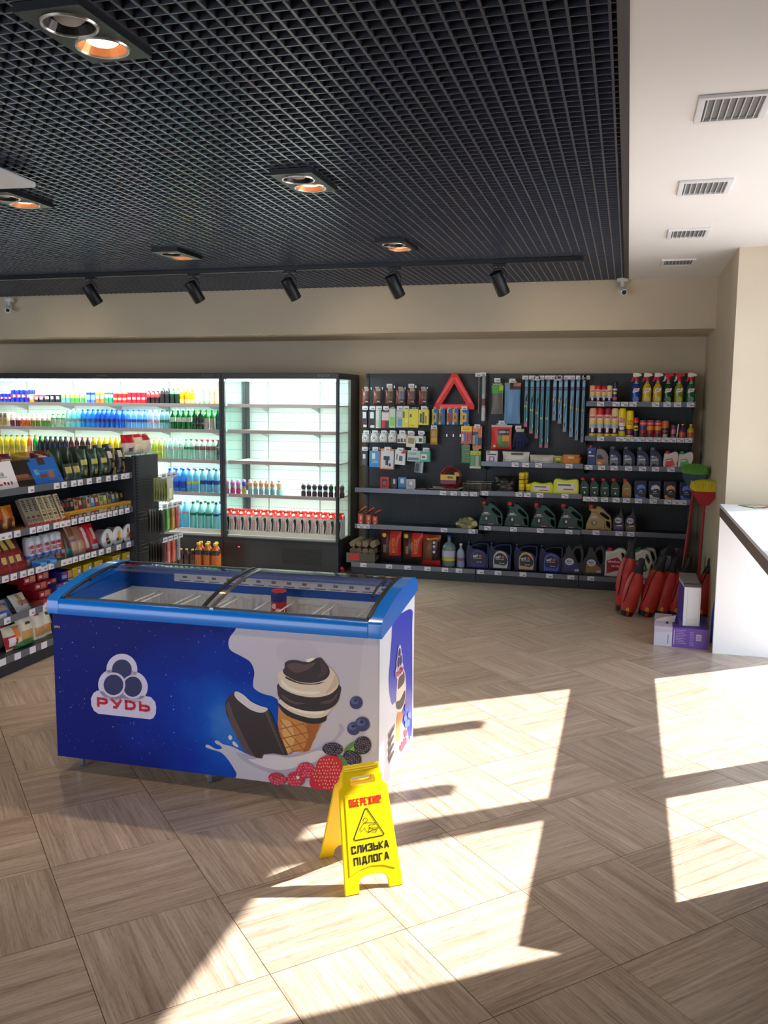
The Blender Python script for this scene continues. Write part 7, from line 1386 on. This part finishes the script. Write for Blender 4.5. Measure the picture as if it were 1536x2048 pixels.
# end cap racks with hanging blister cards
for tier, (z0, py, cs) in enumerate(((1.13, 925, [((190, 200, 150), 6, 'green tree picture')]), (.88, 985, [((30, 30, 34), 6, 'black'), ((110, 190, 90), 2, 'green'), ((190, 160, 70), 2, 'ochre'), ((206, 90, 90), 2, 'pink red')]), (.61, 1048, [((26, 26, 30), 6, 'black'), ((206, 130, 130), 2, 'pink'), ((220, 110, 80), 2, 'orange red'), ((150, 150, 160), 2, 'silver')]))):
    rk = thing('wire_hook_rack', '%s wire rack with price tabs on the snack shelving end' % ('upper', 'middle', 'lower')[tier], 'rack', (XL, 6.6, z0)); m = MB()
    for k in range(4): m.tube([(-.02, -.02 - .1 * k, -.0), (.2, -.02 - .1 * k, 0)], .002, HK, 5)
    m.tube([(.2, -.34, .0), (.2, .0, .0)], .0025, HK, 5); m.tube([(-.02, -.34, .0), (-.02, .0, .0)], .0025, HK, 5)
    for k in range(3): m.tube([(.0, -.34, -.004 - .03 * k - .03), (.0, .0, -.004 - .03 * k - .03)], .0015, BLACK, 4)
    m.build('wires', rk)
    for k in range(4 if tier else 3): q = MB().box(.2, .2015, -.32 + .085 * k, -.25 + .085 * k, -.005, .035, TAG); q.box(.2015, .202, -.31 + .085 * k, -.27 + .085 * k, .01, .02, mat((110, 110, 116), .6)); q.build('price_tab', rk, 0)
    yy = -.3
    for gi, (c, n, lb) in enumerate(cs):
        for k in range(n):
            w_ = .2 if tier == 0 else .085; h_ = .19
            o = put('card%d%d' % (tier, gi), mk_bag(w_, h_, .012, c, [(.2, .1, .8, .55, tuple(min(255, int(v * 1.25) + 10) for v in c)), (.1, .75, .9, .95, (214, 214, 214) if tier == 0 else c), (.0, 0, .06, 1, (190, 180, 180)), (.94, 0, 1, 1, (190, 180, 180))], nu=8, nv=9), 'blister_card', (XL + .19 - .024 * k - .008 * gi, 6.6 + yy + (.13 if tier == 0 else .0), z0 - h_ - .01), PI / 2 + .25, fit('%s %s blister card from the front of the %s end rack' % (ORD[k], lb, ('upper', 'middle', 'lower')[tier])), 'card', 'blister cards on the %s end rack' % ('upper', 'middle', 'lower')[tier])
        yy += .1

# ================================================================ THE RIGHT HAND CORNER
def mk_sack(name):
    """slender red sack with black ends, flame badge"""
    t = thing(name); m = MB(); rr = random.Random(3)
    rd = (186, 46, 40); n = 14; prof = [(.02, 0), (.058, .008), (.066, .05), (.076, .12), (.08, .2), (.077, .3), (.068, .37), (.052, .42), (.038, .47), (.03, .5), (.034, .53), (.03, .56), (.01, .57)]
    vs = []; fs = []; ms = []
    for j, (r, z) in enumerate(prof):
        for i in range(n): a = 2 * PI * i / n; q = r * (1 + (rr.uniform(-.1, .1) if 0 < j < 9 else 0)); vs.append((q * math.sin(a), -q * math.cos(a) * .75, z))
    for j in range(len(prof) - 1):
        for i in range(n): fs.append((j * n + i, j * n + (i + 1) % n, (j + 1) * n + (i + 1) % n, (j + 1) * n + i)); ms.append(mat((22, 20, 24), .5) if j < 2 and i % 5 != 0 or j > 6 else mat((rd[0] + rr.randint(-12, 8), rd[1] + rr.randint(-8, 8), rd[2]), .45))
    fs.append(tuple(reversed(range(n)))); ms.append(BLACK); m.add(vs, fs, ms); m.build('sack', t, 55)
    m = MB(); m.poly(catmull([(-.012, .055), (.012, .055), (.014, .075), (0, .09), (-.014, .075)], 3), mat((236, 180, 40), .4), -.06); m.poly(ell(0, .07, .005, .007, 8), mat((186, 46, 40), .4), -.0605); m.build('flame_badge', t, 0)
    MB().tube(catmull([(.03, -.03, .6), (.0, -.06, .5), (-.04, -.06, .36), (-.05, -.055, .2), (-.06, -.02, .05)], 4, False), .004, BLACK, 6).build('cord', t)
    return t
for i, (px, py, Y, sc_, lean, lb) in enumerate(((1248, 1243, 7.55, .98, .10, 'leftmost red sack with black neck, standing behind the others'), (1250, 1242, 7.42, .88, .24, 'second red sack from the left, leaning right'), (1288, 1243, 7.45, .94, .26, 'third red sack from the left, dark at the foot'), (1318, 1238, 7.5, .9, .22, 'fourth red sack, behind the purple box'), (1348, 1235, 7.5, .9, .2, 'fifth red sack, left of the white bin'), (1398, 1232, 7.5, .9, .16, 'rightmost red sack, right of the white bin'))):
    x = atY(px, py, Y).x if i != 0 else atY(1243, py, Y).x
    put('sack', mk_sack, 'red_sack', (x, Y, 0.0), 0, lb, 'sack', 'red sacks in the corner', (sc_ * 1.0, sc_, sc_ * 1.0 * (1.12 if i == 0 else 1)), ry=lean, rx=-.12)
# brooms upside down
def mk_broom(c0, c1):
    def b(name):
        t = thing(name); MB().tube([(0, 0, 0), (0, 0, 1.03)], .0125, mat((150, 24, 34), .35), 10).build('handle', t)
        m = MB(); m.prism(catmull([(-.03, 1.0), (.03, 1.0), (.06, 1.04), (.1, 1.1), (.085, 1.13), (-.085, 1.13), (-.1, 1.1), (-.06, 1.04)], 3), -.03, .03, mat(c1, .5), 'y'); m.build('brush_block', t, 0, .004)
        m = MB(); m.prism(catmull([(-.088, 1.12), (.088, 1.12), (.11, 1.15), (.09, 1.19), (0, 1.205), (-.09, 1.19), (-.11, 1.15)], 3), -.045, .045, mat(c0, .8), 'y'); m.build('bristle_core', t, 0, .012)
        m = MB(); rr = random.Random(5); cb = mat(c0, .7)
        for i in range(18):
            for j in range(4):
                x = -.085 + .01 * i; y = -.05 + .033 * j; m.tube([(x, y * .8, 1.12), (x * 1.15, y, 1.16), (x * 1.2, y * 1.1, 1.2 - abs(x) * .15 + rr.uniform(-.006, .006))], [.005, .006, .003], cb, 4)
        m.build('bristles', t, 0)['kind'] = 'stuff'; return t
    return b
def between(o, base, top, L_):
    d = (top - base).normalized(); o.location = base; o.rotation_euler = d.to_track_quat('Z', 'Y').to_euler()
bA, tA = atY(1366, 1137, 7.75), atY(1388, 975, 7.9); dA = (tA - bA).normalized(); bA0 = bA + dA * (-bA.z / dA.z)
o = mk_broom((90, 150, 50), (24, 66, 84))('broom'); o.scale = (1, 1, 1.06); o.location = bA0; o.rotation_euler = dA.to_track_quat('Z', 'Y').to_euler(); tag(o, 'upturned broom with green and blue bristles and long red handle', 'broom', 'brooms leaning in the corner')
bB, tB = atY(1399, 1130, 7.45), atY(1410, 985, 7.4); dB = (tB - bB).normalized(); bB0 = bB + dB * (-bB.z / dB.z)
o = mk_broom((206, 190, 40), (160, 28, 40))('broom'); o.scale = (1, 1, .96); o.location = bB0; o.rotation_euler = dB.to_track_quat('Z', 'Y').to_euler(); tag(o, 'upturned broom with red and yellow bristles nearest the wall', 'broom', 'brooms leaning in the corner')
# carton, upright bin, blue glow as coloured shapes
PUR, LIL = (112, 76, 160), (196, 184, 206)
BXO = thing('purple_carton', 'opened purple and lilac cardboard box lying on the floor by the counter', 'box', (.252, 6.55, 0), math.radians(-2))
m = MB(); m.box(.125, .372, 0, .42, 0, .145, mat(PUR, .6)); m.box(0, .125, 0, .42, 0, .145, mat(LIL, .6)); m.build('carton_body', BXO, 0)
m = MB(); m.quad((.125, 0.002, .146), (.372, .002, .146), (.372, .42, .146), (.125, .42, .146), mat((74, 48, 136), .6)); m.quad((.0, -.001, .004), (.125, -.001, .004), (.125, -.001, .11), (0, -.001, .1), mat((206, 204, 222), .6)); m.build('printed_faces', BXO, 0)
m = MB()
for k in range(9): m.box(.15, .15 + .075 - (k * 7 % 5) * .006, -.0014, -.0008, .03 + k * .012, .034 + k * .012, mat((170, 150, 200), .6)); m.box(.245, .245 + .03, -.0014, -.0008, .02 + k * .012, .024 + k * .012, mat((160, 140, 190), .6))
m.box(.136, .141, -.0016, -.0008, .02, .13, mat((206, 190, 220), .6)); m.box(.29, .325, -.0014, -.0008, .06, .105, mat((206, 200, 214), .6))
for k in range(6): m.box(.293 + k * .005, .2955 + k * .005, -.0018, -.0014, .064, .1, mat((90, 80, 110), .6))
m.box(.095, .1, -.0016, -.0008, .02, .09, mat((120, 120, 140), .6)); m.build('side_text', BXO, 0)
m = MB(); m.box(.17, .24, .08, .3, .1462, .1468, mat((110, 110, 190), .6)); m.box(.08, .098, .1, .3, .1462, .1468, mat((50, 40, 70), .6)); m.build('top_print', BXO, 0)
MB().prism([(0, .146), (.14, .146), (.15, .2), (.02, .165)], .0, .004, mat((206, 190, 186), .7), 'y').build('flap', BXO, 0).location = (0, .16, 0)
WB = thing('white_bin', 'slim white and grey upright appliance standing on the purple carton', 'appliance', (.508, 6.62, .1475), math.radians(4))
m = MB(); m.box(-.058, .058, 0, .31, 0, .30, mat((206, 208, 216), .4)); m.build('housing', WB, 0, .004)
m = MB(); m.prism([(-.004, .3), (.31, .335), (.31, .3)], -.058, .058, mat((120, 112, 108), .5), 'x'); m.build('grey_top', WB, 0); MB().box(-.058, .058, -.006, .03, .288, .31, mat((60, 58, 60), .5)).build('dark_grip', WB, 0, .002)
m = MB(); m.box(-.058, .058, -.004, 0, 0, .285, mat((222, 222, 226), .35)); m.build('front_cover', WB, 0, .001); m = MB(); m.box(-.035, -.034, -.005, -.004, .0, .285, mat((120, 120, 126), .5)); m.box(.05, .051, -.005, -.004, 0, .285, mat((140, 140, 146), .5)); m.box(-.03, .038, -.005, -.004, .008, .055, mat((214, 214, 206), .5)); m.build('seams', WB, 0)
MB().box(-.0595, -.058, .01, .30, .01, .28, mat((60, 70, 180), .3)).build('blue_glow_side', WB, 0)  # blue light reflected on this side, painted as its colour
tag(MB().prism([(0, 0), (.03, .02), (.06, .3), (.05, .44), (.02, .4), (.0, .2)], 0, .01, mat((30, 60, 220), .35), 'y').build('blue_glow_sheet', None, 0), 'narrow blue sheet added for the blue glow between carton and counter panel', 'sheet').location = (.655, 6.72, 0)  # blue glow beside the counter panel, put in as a coloured shape
def mk_stuffed(name):
    return mk_crumple((24, 22, 26), (40, 30, 34), .34, .5, 12)(name)
o = mk_stuffed('black_bag'); o.location = (.44, 8.0, 0); tag(o, 'black bulging bag behind the red sacks in the corner', 'bag')
